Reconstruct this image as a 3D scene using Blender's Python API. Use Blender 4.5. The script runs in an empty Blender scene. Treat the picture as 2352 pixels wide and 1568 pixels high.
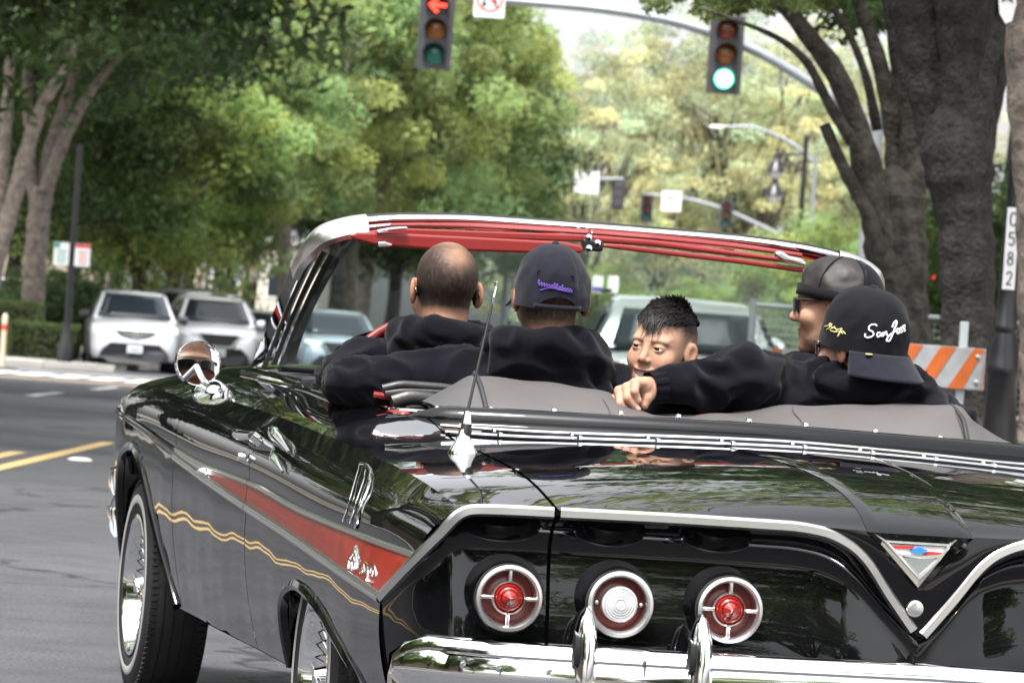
import bpy, bmesh, math, random
import numpy as np
from mathutils import Vector, Matrix, noise as mnoise
from mathutils.bvhtree import BVHTree

sc = bpy.context.scene
col = sc.collection
# ------------------------------------------------------------------ camera
PW, PH, FPX, HC = 2352.0, 1568.0, 11000.0, 1.0
ROLL, PITCH, HEAD = math.radians(4.0), math.radians(0.094), math.radians(11.5)
cam = bpy.data.cameras.new('camera')
cam.sensor_width = 36.0
cam.lens = 36.0 * FPX / PW
cam.clip_end = 3000.0
cam.clip_start = 0.1
cam.dof.use_dof = True
cam.dof.focus_distance = 10.0
cam.dof.aperture_fstop = 15.5
camo = bpy.data.objects.new('camera', cam)
col.objects.link(camo)
camo.location = (0, 0, HC)
camo.rotation_euler = (Matrix.Rotation(math.radians(90) + PITCH, 3, 'X') @ Matrix.Rotation(ROLL, 3, 'Z')).to_euler()
sc.camera = camo
# ------------------------------------------------------------------ sky and sun (bright, thin overcast)
SUN_EL, SUN_AZ = math.radians(66), math.radians(-158)     # azimuth from +Y towards +X
wd = bpy.data.worlds.new('World')
sc.world = wd
wd.use_nodes = True
wn = wd.node_tree
bg = wn.nodes['Background']
sky = wn.nodes.new('ShaderNodeTexSky')
sky.sky_type = 'NISHITA'
sky.sun_disc = False
sky.sun_elevation = SUN_EL
sky.sun_rotation = SUN_AZ
sky.dust_density = 4.0
sky.air_density = 1.0
hs = wn.nodes.new('ShaderNodeHueSaturation')
hs.inputs['Saturation'].default_value = 0.16
wn.links.new(sky.outputs[0], hs.inputs['Color'])
wn.links.new(hs.outputs[0], bg.inputs[0])
bg.inputs[1].default_value = 0.15
sun = bpy.data.lights.new('sun', 'SUN')
sun.energy = 2.4
sun.angle = math.radians(12)
sun.color = (1.0, 0.96, 0.9)
suno = bpy.data.objects.new('sun', sun)
col.objects.link(suno)
sd = Vector((math.sin(SUN_AZ) * math.cos(SUN_EL), math.cos(SUN_AZ) * math.cos(SUN_EL), math.sin(SUN_EL)))
suno.rotation_euler = sd.to_track_quat('Z', 'Y').to_euler()
suno.location = (0, 0, 60)
sc.view_settings.view_transform = 'Standard'
sc.view_settings.look = 'None'
sc.view_settings.gamma = 1.0
sc.view_settings.exposure = 1.58
sc.cycles.use_denoising = True
sc.cycles.max_bounces = 9
sc.cycles.transparent_max_bounces = 24
sc.cycles.sample_clamp_indirect = 6.0

rnd = random.Random(7)
PI = math.pi
# ------------------------------------------------------------------ photo pixel -> ray; the car's own frame
CR, SR = math.cos(ROLL), math.sin(ROLL)
CAM = np.array([0, 0, HC])
CO = np.array([0.79, 9.1, 0.0])
CX = np.array([math.cos(HEAD), math.sin(HEAD), 0.0])
CY = np.array([-math.sin(HEAD), math.cos(HEAD), 0.0])
CZ = np.array([0, 0, 1.0])
def ray(px, py):
    dx, dy = px - PW / 2, py - PH / 2
    a, b = dx * CR + dy * SR, -dx * SR + dy * CR
    x, y, z = a / FPX, 1.0, -b / FPX
    return np.array([x, y * math.cos(PITCH) - z * math.sin(PITCH), y * math.sin(PITCH) + z * math.cos(PITCH)])
def tocar(p):
    q = np.asarray(p) - CO
    return np.array([q @ CX, q @ CY, q[2]])
CCAM = tocar(CAM)
def dcar(d):
    return np.array([d @ CX, d @ CY, d[2]])
def on(px, py, axis, val):
    d = dcar(ray(px, py))
    return CCAM + d * ((val - CCAM[axis]) / d[axis])
def ground(px, py, z=0.0):
    d = ray(px, py)
    return CAM + d * ((z - HC) / d[2])
def atd(px, py, Y):
    d = ray(px, py)
    return CAM + d * (Y / d[1])
def cast(bvh, px, py, lift=0.0):
    """the point of a surface (car frame) that a pixel's direction meets"""
    d = Vector(dcar(ray(px, py))).normalized()
    h = bvh.ray_cast(Vector(CCAM), d)
    if h[0] is None:
        return None
    n = h[1] if h[1].dot(d) < 0 else -h[1]
    return np.array(h[0] + n * lift)

# ------------------------------------------------------------------ mesh helpers
def mk(name, verts, faces, mat=None, parent=None, smooth=True, mats=None, mi=None, colr=None):
    me = bpy.data.meshes.new(name)
    v = np.asarray(verts, dtype=float).reshape(-1, 3)
    me.from_pydata(v.tolist(), [], [tuple(int(i) for i in f) for f in faces])
    if mats:
        for m in mats: me.materials.append(m)
        if mi is not None: me.polygons.foreach_set('material_index', np.asarray(mi, dtype=np.int32))
    elif mat: me.materials.append(mat)
    if smooth: me.polygons.foreach_set('use_smooth', np.ones(len(me.polygons), dtype=bool))
    if colr is not None:
        a = me.color_attributes.new('Col', 'FLOAT_COLOR', 'POINT')
        c = np.ones((len(v), 4)); c[:, :3] = colr
        a.data.foreach_set('color', c.ravel())
    me.update()
    o = bpy.data.objects.new(name, me)
    col.objects.link(o)
    if parent is not None: o.parent = parent
    return o
class G:
    """collects geometry for one mesh"""
    def __init__(s): s.v = []; s.f = []; s.m = []
    def add(s, verts, faces, m=0):
        b = len(s.v)
        s.v.extend([tuple(map(float, p)) for p in verts])
        s.f.extend([tuple(int(i) + b for i in f) for f in faces])
        s.m.extend([m] * len(faces))
        return s
    def box(s, c, d, R=None, m=0):
        c = np.asarray(c, float); d = np.asarray(d, float) / 2
        p = np.array([[x, y, z] for x in (-1, 1) for y in (-1, 1) for z in (-1, 1)]) * d
        if R is not None: p = p @ np.asarray(R).T
        return s.add(p + c, [(0, 1, 3, 2), (4, 6, 7, 5), (0, 4, 5, 1), (2, 3, 7, 6), (0, 2, 6, 4), (1, 5, 7, 3)], m)
    def tube(s, pts, r, n=10, m=0, cap=True, squash=None):
        v, f = tube(pts, r, n, cap); return s.add(v, f, m)
    def lathe(s, prof, c=(0, 0, 0), axis='z', n=24, m=0, R=None):
        v, f = lathe(prof, n)
        v = np.array(v)
        if axis == 'x': v = v[:, [2, 0, 1]]
        if axis == 'y': v = v[:, [0, 2, 1]]
        if R is not None: v = v @ np.asarray(R).T
        return s.add(v + np.asarray(c, float), f, m)
    def grid(s, P, m=0, closeu=False):
        v, f = grid(P, closeu); return s.add(v, f, m)
    def make(s, name, mat, parent=None, smooth=True, bevel=0, mats=None):
        o = mk(name, s.v, s.f, mat, parent, smooth, mats, s.m if mats else None)
        if bevel:
            b = o.modifiers.new('edge', 'BEVEL'); b.width = bevel; b.segments = 2; b.limit_method = 'ANGLE'; b.angle_limit = math.radians(40)
            b.harden_normals = False
        if smooth: autosmooth(o)
        return o
def autosmooth(o, ang=38):
    me = o.data
    bm = bmesh.new(); bm.from_mesh(me)
    lim = math.radians(ang)
    for e in bm.edges:
        if len(e.link_faces) == 2 and e.link_faces[0].normal.angle(e.link_faces[1].normal, 0) > lim: e.smooth = False
    bm.to_mesh(me); bm.free()
def tube(pts, r, n=10, cap=True):
    P = np.asarray(pts, float); k = len(P)
    r = np.full(k, r) if np.isscalar(r) else np.asarray(r, float)
    T = np.gradient(P, axis=0); T /= np.linalg.norm(T, axis=1)[:, None] + 1e-12
    up = np.array([0, 0, 1.0]) if abs(T[0][2]) < .9 else np.array([1.0, 0, 0])
    a = np.cross(T[0], up); a /= np.linalg.norm(a)
    V = []
    for i in range(k):
        a = a - T[i] * (a @ T[i]); a /= np.linalg.norm(a) + 1e-12
        b = np.cross(T[i], a)
        for j in range(n):
            t = 2 * PI * j / n
            V.append(P[i] + r[i] * (math.cos(t) * a + math.sin(t) * b))
    F = [(i * n + j, i * n + (j + 1) % n, (i + 1) * n + (j + 1) % n, (i + 1) * n + j) for i in range(k - 1) for j in range(n)]
    if cap:
        F.append(tuple(range(n))[::-1]); F.append(tuple((k - 1) * n + j for j in range(n)))
    return V, F
def lathe(prof, n=24):
    V = []; F = []
    k = len(prof)
    for (r, z) in prof:
        for j in range(n):
            t = 2 * PI * j / n
            V.append((r * math.cos(t), r * math.sin(t), z))
    for i in range(k - 1):
        for j in range(n):
            F.append((i * n + j, i * n + (j + 1) % n, (i + 1) * n + (j + 1) % n, (i + 1) * n + j))
    return V, F
def grid(P, closeu=False):
    P = np.asarray(P, float); m, n = P.shape[:2]
    idx = np.arange(m * n).reshape(m, n)
    if closeu: idx = np.vstack([idx, idx[:1]])
    F = np.stack([idx[:-1, :-1], idx[1:, :-1], idx[1:, 1:], idx[:-1, 1:]], -1).reshape(-1, 4)
    return P.reshape(-1, 3), F
def solid(P, t, axis=None):
    """a sheet given thickness along its own normals; returns verts, faces"""
    P = np.asarray(P, float); m, n = P.shape[:2]
    du = np.gradient(P, axis=0); dv = np.gradient(P, axis=1)
    N = np.cross(du, dv); N /= np.linalg.norm(N, axis=2)[:, :, None] + 1e-12
    Q = P - N * t
    v1, f1 = grid(P); v2, f2 = grid(Q)
    F = [tuple(f) for f in f1] + [tuple(i + m * n for i in f[::-1]) for f in f2]
    b = [(0, j) for j in range(n)] + [(i, n - 1) for i in range(1, m)] + [(m - 1, j) for j in range(n - 2, -1, -1)] + [(i, 0) for i in range(m - 2, 0, -1)]
    b = [i * n + j for i, j in b]
    for a, c in zip(b, b[1:] + b[:1]): F.append((a, c, c + m * n, a + m * n))
    return np.vstack([v1, v2]), F
def cr(pts, n):
    """smooth curve through points (monotone parameter by chord)"""
    P = np.asarray(pts, float)
    if len(P) < 3:
        t = np.linspace(0, 1, n)[:, None]; return P[0] * (1 - t) + P[-1] * t
    s = np.r_[0, np.cumsum(np.linalg.norm(np.diff(P, axis=0), axis=1) ** .7)]; s /= s[-1]
    t = np.linspace(0, 1, n)
    return np.stack([herm(s, P[:, k], t) for k in range(P.shape[1])], 1)
def herm(x, y, t):
    """monotone cubic through (x,y)"""
    x = np.asarray(x, float); y = np.asarray(y, float); t = np.asarray(t, float)
    h = np.diff(x); d = np.diff(y) / h
    m = np.zeros_like(y)
    m[1:-1] = np.where(d[:-1] * d[1:] > 0, 2 * d[:-1] * d[1:] / (d[:-1] + d[1:] + 1e-15), 0)
    m[0], m[-1] = d[0], d[-1]
    k = np.clip(np.searchsorted(x, t) - 1, 0, len(h) - 1)
    u = np.clip((t - x[k]) / h[k], 0, 1)
    return (1 + 2 * u) * (1 - u) ** 2 * y[k] + u * (1 - u) ** 2 * h[k] * m[k] + u * u * (3 - 2 * u) * y[k + 1] + u * u * (u - 1) * h[k] * m[k + 1]
def sstep(a, b, x):
    t = np.clip((np.asarray(x, float) - a) / (b - a), 0, 1); return t * t * (3 - 2 * t)
def rotz(a): c, s = math.cos(a), math.sin(a); return np.array([[c, -s, 0], [s, c, 0], [0, 0, 1.0]])
def rotx(a): c, s = math.cos(a), math.sin(a); return np.array([[1.0, 0, 0], [0, c, -s], [0, s, c]])
def roty(a): c, s = math.cos(a), math.sin(a); return np.array([[c, 0, s], [0, 1.0, 0], [-s, 0, c]])
def outline(pts, t, frame=None):
    """closed outline in (x,z) pulled to a plate of thickness t along y"""
    n = len(pts)
    V = [(p[0], 0, p[1]) for p in pts] + [(p[0], t, p[1]) for p in pts]
    F = [tuple(range(n)), tuple(range(2 * n - 1, n - 1, -1))] + [(i, i + n, (i + 1) % n + n, (i + 1) % n) for i in range(n)]
    return np.array(V), F
def empty(name, loc=(0, 0, 0), rz=0.0, label=None, cat=None, group=None):
    o = bpy.data.objects.new(name, None); col.objects.link(o)
    o.location = loc; o.rotation_euler = (0, 0, rz)
    o.empty_display_size = 0.1
    return tag(o, label, cat, group)
def tag(o, label=None, cat=None, group=None, kind=None):
    if label: o['label'] = label
    if cat: o['category'] = cat
    if group: o['group'] = group
    if kind: o['kind'] = kind
    return o
def copy_tree(o, parent=None):
    c = o.copy(); col.objects.link(c); c.parent = parent
    for ch in list(o.children): copy_tree(ch, c)
    return c

# ------------------------------------------------------------------ signed distance bodies -> mesh (surface nets)
def nets(f, lo, hi, h):
    lo = np.asarray(lo, float); hi = np.asarray(hi, float)
    n = np.ceil((hi - lo) / h).astype(int) + 1
    ax = [lo[i] + h * np.arange(n[i]) for i in range(3)]
    X, Y, Z = np.meshgrid(*ax, indexing='ij')
    v = f(X, Y, Z)
    s = v < 0
    off = [(i, j, k) for i in (0, 1) for j in (0, 1) for k in (0, 1)]
    sl = lambda A, o: A[o[0]:n[0] - 1 + o[0], o[1]:n[1] - 1 + o[1], o[2]:n[2] - 1 + o[2]]
    cnt = sum(sl(s, o).astype(np.int8) for o in off)
    act = (cnt > 0) & (cnt < 8)
    idx = np.full(act.shape, -1, dtype=np.int64); na = int(act.sum()); idx[act] = np.arange(na)
    vals = {o: sl(v, o)[act] for o in off}
    acc = np.zeros((na, 3)); num = np.zeros(na)
    for o in off:
        for a in range(3):
            if o[a] == 0:
                q = list(o); q[a] = 1; q = tuple(q)
                va, vb = vals[o], vals[q]
                m = (va < 0) != (vb < 0)
                t = va[m] / (va[m] - vb[m])
                p = np.tile(np.array(o, float), (m.sum(), 1)); p[:, a] += t
                acc[m] += p; num[m] += 1
    cells = np.argwhere(act)
    V = lo + h * (cells + acc / num[:, None])
    F = []
    for a in range(3):
        b, c = (a + 1) % 3, (a + 2) % 3
        sa = [slice(None)] * 3; sb = [slice(None)] * 3
        sa[a] = slice(0, n[a] - 1); sb[a] = slice(1, n[a])
        d = s[tuple(sa)].astype(np.int8) - s[tuple(sb)].astype(np.int8)
        E = np.argwhere(d != 0)
        E = E[(E[:, b] > 0) & (E[:, c] > 0) & (E[:, b] < n[b] - 1) & (E[:, c] < n[c] - 1)]
        sg = d[tuple(E.T)]
        def cell(db, dc):
            q = E.copy(); q[:, b] -= db; q[:, c] -= dc; return idx[tuple(q.T)]
        quad = np.stack([cell(1, 1), cell(0, 1), cell(0, 0), cell(1, 0)], 1)
        quad[sg < 0] = quad[sg < 0][:, ::-1]
        F.append(quad)
    F = np.vstack(F)
    F = F[(F >= 0).all(1)]
    return V, F
def relax(V, F, it=2, k=.5):
    V = V.copy(); n = len(V)
    e = np.vstack([F[:, [0, 1]], F[:, [1, 2]], F[:, [2, 3]], F[:, [3, 0]]])
    for _ in range(it):
        acc = np.zeros_like(V); cnt = np.zeros(n)
        np.add.at(acc, e[:, 0], V[e[:, 1]]); np.add.at(cnt, e[:, 0], 1)
        np.add.at(acc, e[:, 1], V[e[:, 0]]); np.add.at(cnt, e[:, 1], 1)
        V += k * (acc / np.maximum(cnt, 1)[:, None] - V)
    return V
def ell(X, Y, Z, c, r, R=None):
    p = np.stack([X - c[0], Y - c[1], Z - c[2]], -1)
    if R is not None: p = p @ np.asarray(R)
    r = np.asarray(r, float)
    k0 = np.linalg.norm(p / r, axis=-1); k1 = np.linalg.norm(p / (r * r), axis=-1)
    return k0 * (k0 - 1) / (k1 + 1e-9)
def caps(X, Y, Z, a, b, ra, rb):
    a = np.asarray(a, float); b = np.asarray(b, float); d = b - a
    t = np.clip(((X - a[0]) * d[0] + (Y - a[1]) * d[1] + (Z - a[2]) * d[2]) / (d @ d + 1e-12), 0, 1)
    return np.sqrt((X - a[0] - t * d[0]) ** 2 + (Y - a[1] - t * d[1]) ** 2 + (Z - a[2] - t * d[2]) ** 2) - (ra + (rb - ra) * t)
def smin(a, b, k):
    h = np.clip(.5 + .5 * (b - a) / k, 0, 1); return b + (a - b) * h - k * h * (1 - h)
def smax(a, b, k): return -smin(-a, -b, k)
def vnoise(V, s, seed=0):
    return np.array([mnoise.noise(Vector((p[0] * s + seed, p[1] * s - seed, p[2] * s + 2 * seed))) for p in V])
def normals(V, F):
    N = np.zeros_like(V)
    n = np.cross(V[F[:, 2]] - V[F[:, 0]], V[F[:, 3]] - V[F[:, 1]])
    for k in range(4): np.add.at(N, F[:, k], n)
    return N / (np.linalg.norm(N, axis=1)[:, None] + 1e-12)

# ------------------------------------------------------------------ materials
def mat(name, rgb, rough=.5, metal=0.0, coat=0.0, spec=.5, sheen=0.0, emit=None, est=1.0, noise=None, bump=None, attr=None, trans=0.0, nscale=None):
    """noise=(scale, amount): gentle tone variation; bump=(scale, strength, distance); attr: colour from the mesh"""
    m = bpy.data.materials.new(name); m.use_nodes = True
    nt = m.node_tree; b = nt.nodes['Principled BSDF']
    b.inputs['Base Color'].default_value = (*rgb, 1)
    b.inputs['Roughness'].default_value = rough; b.inputs['Metallic'].default_value = metal
    b.inputs['Coat Weight'].default_value = coat; b.inputs['Coat Roughness'].default_value = .02
    b.inputs['Specular IOR Level'].default_value = spec
    b.inputs['Sheen Weight'].default_value = sheen
    b.inputs['Transmission Weight'].default_value = trans
    if emit: b.inputs['Emission Color'].default_value = (*emit, 1); b.inputs['Emission Strength'].default_value = est
    tc = nt.nodes.new('ShaderNodeTexCoord')
    src = None
    if attr:
        at = nt.nodes.new('ShaderNodeAttribute'); at.attribute_name = 'Col'; src = at.outputs['Color']
    if noise:
        n = nt.nodes.new('ShaderNodeTexNoise'); n.inputs['Scale'].default_value = noise[0]; n.inputs['Detail'].default_value = 6
        n.inputs['Roughness'].default_value = .65
        nt.links.new(tc.outputs['Object'], n.inputs['Vector'])
        mr = nt.nodes.new('ShaderNodeMapRange'); mr.inputs[1].default_value = .3; mr.inputs[2].default_value = .7
        mr.inputs[3].default_value = 1 - noise[1]; mr.inputs[4].default_value = 1 + noise[1]
        nt.links.new(n.outputs[0], mr.inputs[0])
        mx = nt.nodes.new('ShaderNodeMix'); mx.data_type = 'RGBA'; mx.blend_type = 'MULTIPLY'; mx.inputs[0].default_value = 1
        if src: nt.links.new(src, mx.inputs[6])
        else: mx.inputs[6].default_value = (*rgb, 1)
        nt.links.new(mr.outputs[0], mx.inputs[7]); src = mx.outputs[2]
    if src: nt.links.new(src, b.inputs['Base Color'])
    if bump:
        n2 = nt.nodes.new('ShaderNodeTexNoise'); n2.inputs['Scale'].default_value = bump[0]; n2.inputs['Detail'].default_value = 4
        nt.links.new(tc.outputs['Object'], n2.inputs['Vector'])
        bp = nt.nodes.new('ShaderNodeBump'); bp.inputs['Strength'].default_value = bump[1]; bp.inputs['Distance'].default_value = bump[2]
        nt.links.new(n2.outputs[0], bp.inputs['Height']); nt.links.new(bp.outputs[0], b.inputs['Normal'])
    return m
def glassmat(name, tint=(.9, .97, .95), refl=1.0, dark=0.0):
    m = bpy.data.materials.new(name); m.use_nodes = True; nt = m.node_tree; nt.nodes.clear()
    o = nt.nodes.new('ShaderNodeOutputMaterial'); t = nt.nodes.new('ShaderNodeBsdfTransparent'); t.inputs[0].default_value = (*tint, 1)
    g = nt.nodes.new('ShaderNodeBsdfGlossy'); g.inputs['Roughness'].default_value = .01
    fr = nt.nodes.new('ShaderNodeFresnel'); fr.inputs[0].default_value = 1.45
    mu = nt.nodes.new('ShaderNodeMath'); mu.operation = 'MULTIPLY'; mu.inputs[1].default_value = refl; mu.use_clamp = True
    x = nt.nodes.new('ShaderNodeMixShader')
    nt.links.new(fr.outputs[0], mu.inputs[0]); nt.links.new(mu.outputs[0], x.inputs[0]); nt.links.new(t.outputs[0], x.inputs[1]); nt.links.new(g.outputs[0], x.inputs[2])
    nt.links.new(x.outputs[0], o.inputs[0])
    return m
def leafmat(name, rgb, var=.35, trans=.35):
    m = bpy.data.materials.new(name); m.use_nodes = True; nt = m.node_tree; nt.nodes.clear()
    o = nt.nodes.new('ShaderNodeOutputMaterial')
    at = nt.nodes.new('ShaderNodeAttribute'); at.attribute_name = 'Col'
    mx = nt.nodes.new('ShaderNodeMix'); mx.data_type = 'RGBA'; mx.blend_type = 'MULTIPLY'; mx.inputs[0].default_value = 1
    mx.inputs[6].default_value = (*rgb, 1); nt.links.new(at.outputs['Color'], mx.inputs[7])
    d = nt.nodes.new('ShaderNodeBsdfPrincipled'); d.inputs['Roughness'].default_value = .5; d.inputs['Specular IOR Level'].default_value = .35
    t = nt.nodes.new('ShaderNodeBsdfTranslucent')
    hsv = nt.nodes.new('ShaderNodeHueSaturation'); hsv.inputs['Value'].default_value = 1.7; hsv.inputs['Saturation'].default_value = 1.05; hsv.inputs['Hue'].default_value = .485
    nt.links.new(mx.outputs[2], d.inputs['Base Color']); nt.links.new(mx.outputs[2], hsv.inputs['Color']); nt.links.new(hsv.outputs[0], t.inputs[0])
    x = nt.nodes.new('ShaderNodeMixShader'); x.inputs[0].default_value = trans
    nt.links.new(d.outputs[0], x.inputs[1]); nt.links.new(t.outputs[0], x.inputs[2]); nt.links.new(x.outputs[0], o.inputs[0])
    return m
M = {}
M['paint'] = mat('black_paint', (.003, .003, .0038), .02, spec=.44, bump=(2.6, .035, .02))
M['chrome'] = mat('chrome', (.86, .87, .88), .05, 1.0)
M['satin'] = mat('brushed_trim', (.62, .65, .66), .22, 1.0)
M['bezel'] = mat('satin_bezel', (.72, .71, .70), .28, 1.0)
M['black'] = mat('black_trim', (.008, .008, .009), .45)
M['rubber'] = mat('rubber', (.014, .014, .015), .72, noise=(30, .25), bump=(140, .25, .002))
M['well'] = mat('dark_underbody', (.006, .006, .006), .8)
M['redins'] = mat('red_metallic_insert', (.17, .011, .004), .25, spec=.2, noise=(16, .35))
M['redlens'] = mat('red_lens', (.24, .007, .004), .10, coat=1.0)
M['reddark'] = mat('red_reflector_ring', (.13, .010, .004), .3, coat=.3)
M['whitelens'] = mat('clear_lens', (.48, .48, .49), .2, coat=.6)
M['redvinyl'] = mat('red_vinyl', (.19, .011, .010), .38, coat=.2, bump=(60, .12, .002))
M['vinyl'] = mat('grey_vinyl', (.060, .055, .055), .62, noise=(5, .12), bump=(260, .2, .001))
M['vinyldk'] = mat('dark_grey_vinyl', (.045, .043, .045), .6, noise=(6, .15), bump=(260, .2, .001))
M['leather'] = mat('black_leather', (.012, .012, .013), .4, bump=(90, .3, .002))
M['glass'] = glassmat('windscreen_glass', (.84, .95, .92), 2.6)
M['mirror'] = mat('mirror_glass', (.93, .94, .95), .01, 1.0)
M['hood'] = mat('black_fleece', (.0026, .0026, .0052), .95, spec=.09, sheen=.06, noise=(45, .3), bump=(420, .4, .0015))
M['capnavy'] = mat('navy_cap_cloth', (.0075, .008, .015), .88, spec=.15, sheen=.08, noise=(60, .2), bump=(600, .3, .001))
M['capblack'] = mat('black_cap_cloth', (.0038, .0038, .006), .88, spec=.15, sheen=.04, noise=(60, .2), bump=(600, .3, .001))
M['leathercap'] = mat('black_mesh_cap_cloth', (.011, .009, .009), .55, spec=.4, bump=(500, .35, .001))
M['skin'] = mat('skin', (.5, .3, .2), .60, attr=True, spec=.26, noise=(38, .16), bump=(190, .35, .0012))
M['skin'].node_tree.nodes['Principled BSDF'].inputs['Subsurface Weight'].default_value = .08
M['skin'].node_tree.nodes['Principled BSDF'].inputs['Subsurface Scale'].default_value = .01
M['hair'] = mat('black_hair', (.0045, .0036, .0034), .5, spec=.25)
M['sclera'] = mat('eye_white', (.62, .58, .55), .2)
M['iris'] = mat('dark_iris', (.010, .006, .004), .1)
M['teeth'] = mat('teeth', (.62, .57, .50), .25)
M['mouth'] = mat('mouth_inside', (.06, .012, .010), .6)
M['shades'] = mat('black_sunglasses', (.005, .005, .006), .06, coat=1.0)
M['whitewall'] = mat('dull_white_rubber', (.36, .36, .36), .6)
M['white'] = mat('white_thread', (.75, .75, .76), .7)
M['gold'] = mat('gold_thread', (.52, .46, .20), .6)
M['purple'] = mat('purple_thread', (.085, .04, .26), .7)
M['blue'] = mat('blue_enamel', (.02, .16, .50), .3)
M['red'] = mat('red_enamel', (.36, .02, .012), .35)
M['steel'] = mat('galvanised_steel', (.25, .27, .29), .5, .4, noise=(3, .15))
M['pole'] = mat('black_pole_paint', (.012, .012, .014), .35, noise=(8, .2))
M['sigbody'] = mat('signal_housing', (.045, .045, .055), .5, noise=(6, .15))
M['sigdark'] = mat('signal_visor', (.012, .012, .012), .6)
M['signwhite'] = mat('sign_white', (.72, .73, .74), .45, noise=(4, .05))
M['signred'] = mat('sign_red', (.50, .05, .04), .45)
M['signgreen'] = mat('sign_green', (.03, .30, .22), .45)
M['ink'] = mat('black_print', (.012, .012, .012), .6)
# ================================================================== SETTING
def asphalt():
    m = bpy.data.materials.new('asphalt'); m.use_nodes = True; nt = m.node_tree; b = nt.nodes['Principled BSDF']
    tc = nt.nodes.new('ShaderNodeTexCoord')
    def nz(scale, det=5, rough=.6):
        n = nt.nodes.new('ShaderNodeTexNoise'); n.inputs['Scale'].default_value = scale; n.inputs['Detail'].default_value = det; n.inputs['Roughness'].default_value = rough
        nt.links.new(tc.outputs['Object'], n.inputs['Vector']); return n
    big, mid, fine = nz(.35), nz(3.0), nz(70, 3, .85)
    def rng(n, a, b2, lo=.3, hi=.7):
        r = nt.nodes.new('ShaderNodeMapRange'); r.inputs[1].default_value = lo; r.inputs[2].default_value = hi; r.inputs[3].default_value = a; r.inputs[4].default_value = b2
        nt.links.new(n.outputs[0], r.inputs[0]); return r
    m1 = nt.nodes.new('ShaderNodeMath'); m1.operation = 'MULTIPLY'; m2 = nt.nodes.new('ShaderNodeMath'); m2.operation = 'MULTIPLY'
    nt.links.new(rng(big, .8, 1.2).outputs[0], m1.inputs[0]); nt.links.new(rng(mid, .82, 1.18).outputs[0], m1.inputs[1])
    nt.links.new(m1.outputs[0], m2.inputs[0]); nt.links.new(rng(fine, .35, 1.9).outputs[0], m2.inputs[1])
    # dark cracks sealed with tar
    vo = nt.nodes.new('ShaderNodeTexVoronoi'); vo.feature = 'DISTANCE_TO_EDGE'; vo.inputs['Scale'].default_value = .16
    dist = nt.nodes.new('ShaderNodeVectorMath'); dist.operation = 'ADD'
    wob = nz(.9, 4); sc2 = nt.nodes.new('ShaderNodeVectorMath'); sc2.operation = 'SCALE'; sc2.inputs['Scale'].default_value = 1.6
    nt.links.new(wob.outputs[1], sc2.inputs[0]); nt.links.new(tc.outputs['Object'], dist.inputs[0]); nt.links.new(sc2.outputs[0], dist.inputs[1]); nt.links.new(dist.outputs[0], vo.inputs['Vector'])
    crk = rng(vo, .35, 1.0, .002, .006)
    m3 = nt.nodes.new('ShaderNodeMath'); m3.operation = 'MULTIPLY'
    nt.links.new(m2.outputs[0], m3.inputs[0]); nt.links.new(crk.outputs[0], m3.inputs[1])
    mx = nt.nodes.new('ShaderNodeMix'); mx.data_type = 'RGBA'; mx.blend_type = 'MULTIPLY'; mx.inputs[0].default_value = 1; mx.inputs[6].default_value = (.050, .051, .057, 1)
    nt.links.new(m3.outputs[0], mx.inputs[7]); nt.links.new(mx.outputs[2], b.inputs['Base Color'])
    b.inputs['Roughness'].default_value = .85; b.inputs['Specular IOR Level'].default_value = .3
    bp = nt.nodes.new('ShaderNodeBump'); bp.inputs['Strength'].default_value = .35; bp.inputs['Distance'].default_value = .006
    nt.links.new(fine.outputs[0], bp.inputs['Height']); nt.links.new(bp.outputs[0], b.inputs['Normal'])
    return m
M['asphalt'] = asphalt()
M['concrete'] = mat('concrete', (.30, .29, .27), .85, noise=(1.2, .2), bump=(60, .3, .004))
M['soil'] = mat('planting_soil', (.10, .085, .06), .95, noise=(.8, .4))
M['yellowpaint'] = mat('yellow_road_paint', (.46, .32, .14), .7, noise=(7, .18))
M['whitepaint'] = mat('white_road_paint', (.62, .62, .62), .7, noise=(7, .18))
def sheet(name, x0, x1, y0, y1, z, m, parent=None, nx=1, ny=1):
    P = np.array([[(x0 + (x1 - x0) * i / nx, y0 + (y1 - y0) * j / ny, z) for j in range(ny + 1)] for i in range(nx + 1)])
    return mk(name, *grid(P), m, parent, smooth=False)
gr = sheet('ground', -900, 900, -600, 1500, -.02, M['soil']); tag(gr, kind='structure')
road = sheet('road', -9.2, 3.1, -120, 700, 0.0, M['asphalt']); tag(road, kind='structure')
cross = sheet('cross_street', -200, 200, 75.5, 92.5, -.004, M['asphalt']); tag(cross, kind='structure')
def markings():
    sheet('yellow_line', -3.32, -3.20, -60, 39.5, .004, M['yellowpaint'], road)
    sheet('yellow_line', -3.60, -3.48, -60, 35.0, .004, M['yellowpaint'], road)
    for y in (60, 69, 78.5):
        sheet('lane_dash', -6.05, -5.9, y, y + 4.0, .004, M['whitepaint'], road)
    sheet('stop_line', -8.8, -3.5, 76.2, 76.9, .004, M['yellowpaint'], road)
    for i in range(19):
        x = -9.0 + i * .62
        sheet('crosswalk_bar', x, x + .45, 80.5, 84.5, .004, M['whitepaint'], road)
    sheet('crosswalk_line', -9.1, 3.0, 88.2, 88.9, .004, M['whitepaint'], road)
    for k in range(4):
        c = [(-3.0, 34.0), (-3.0, 46.0), (-3.4, 52.0), (-3.4, 62.0)][k]
        mk('lane_button', *lathe([(.09, .0), (.085, .008), (.05, .018), (0, .02)], 12), M['whitepaint'], road).location = (c[0], c[1], .002)
markings()
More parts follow.
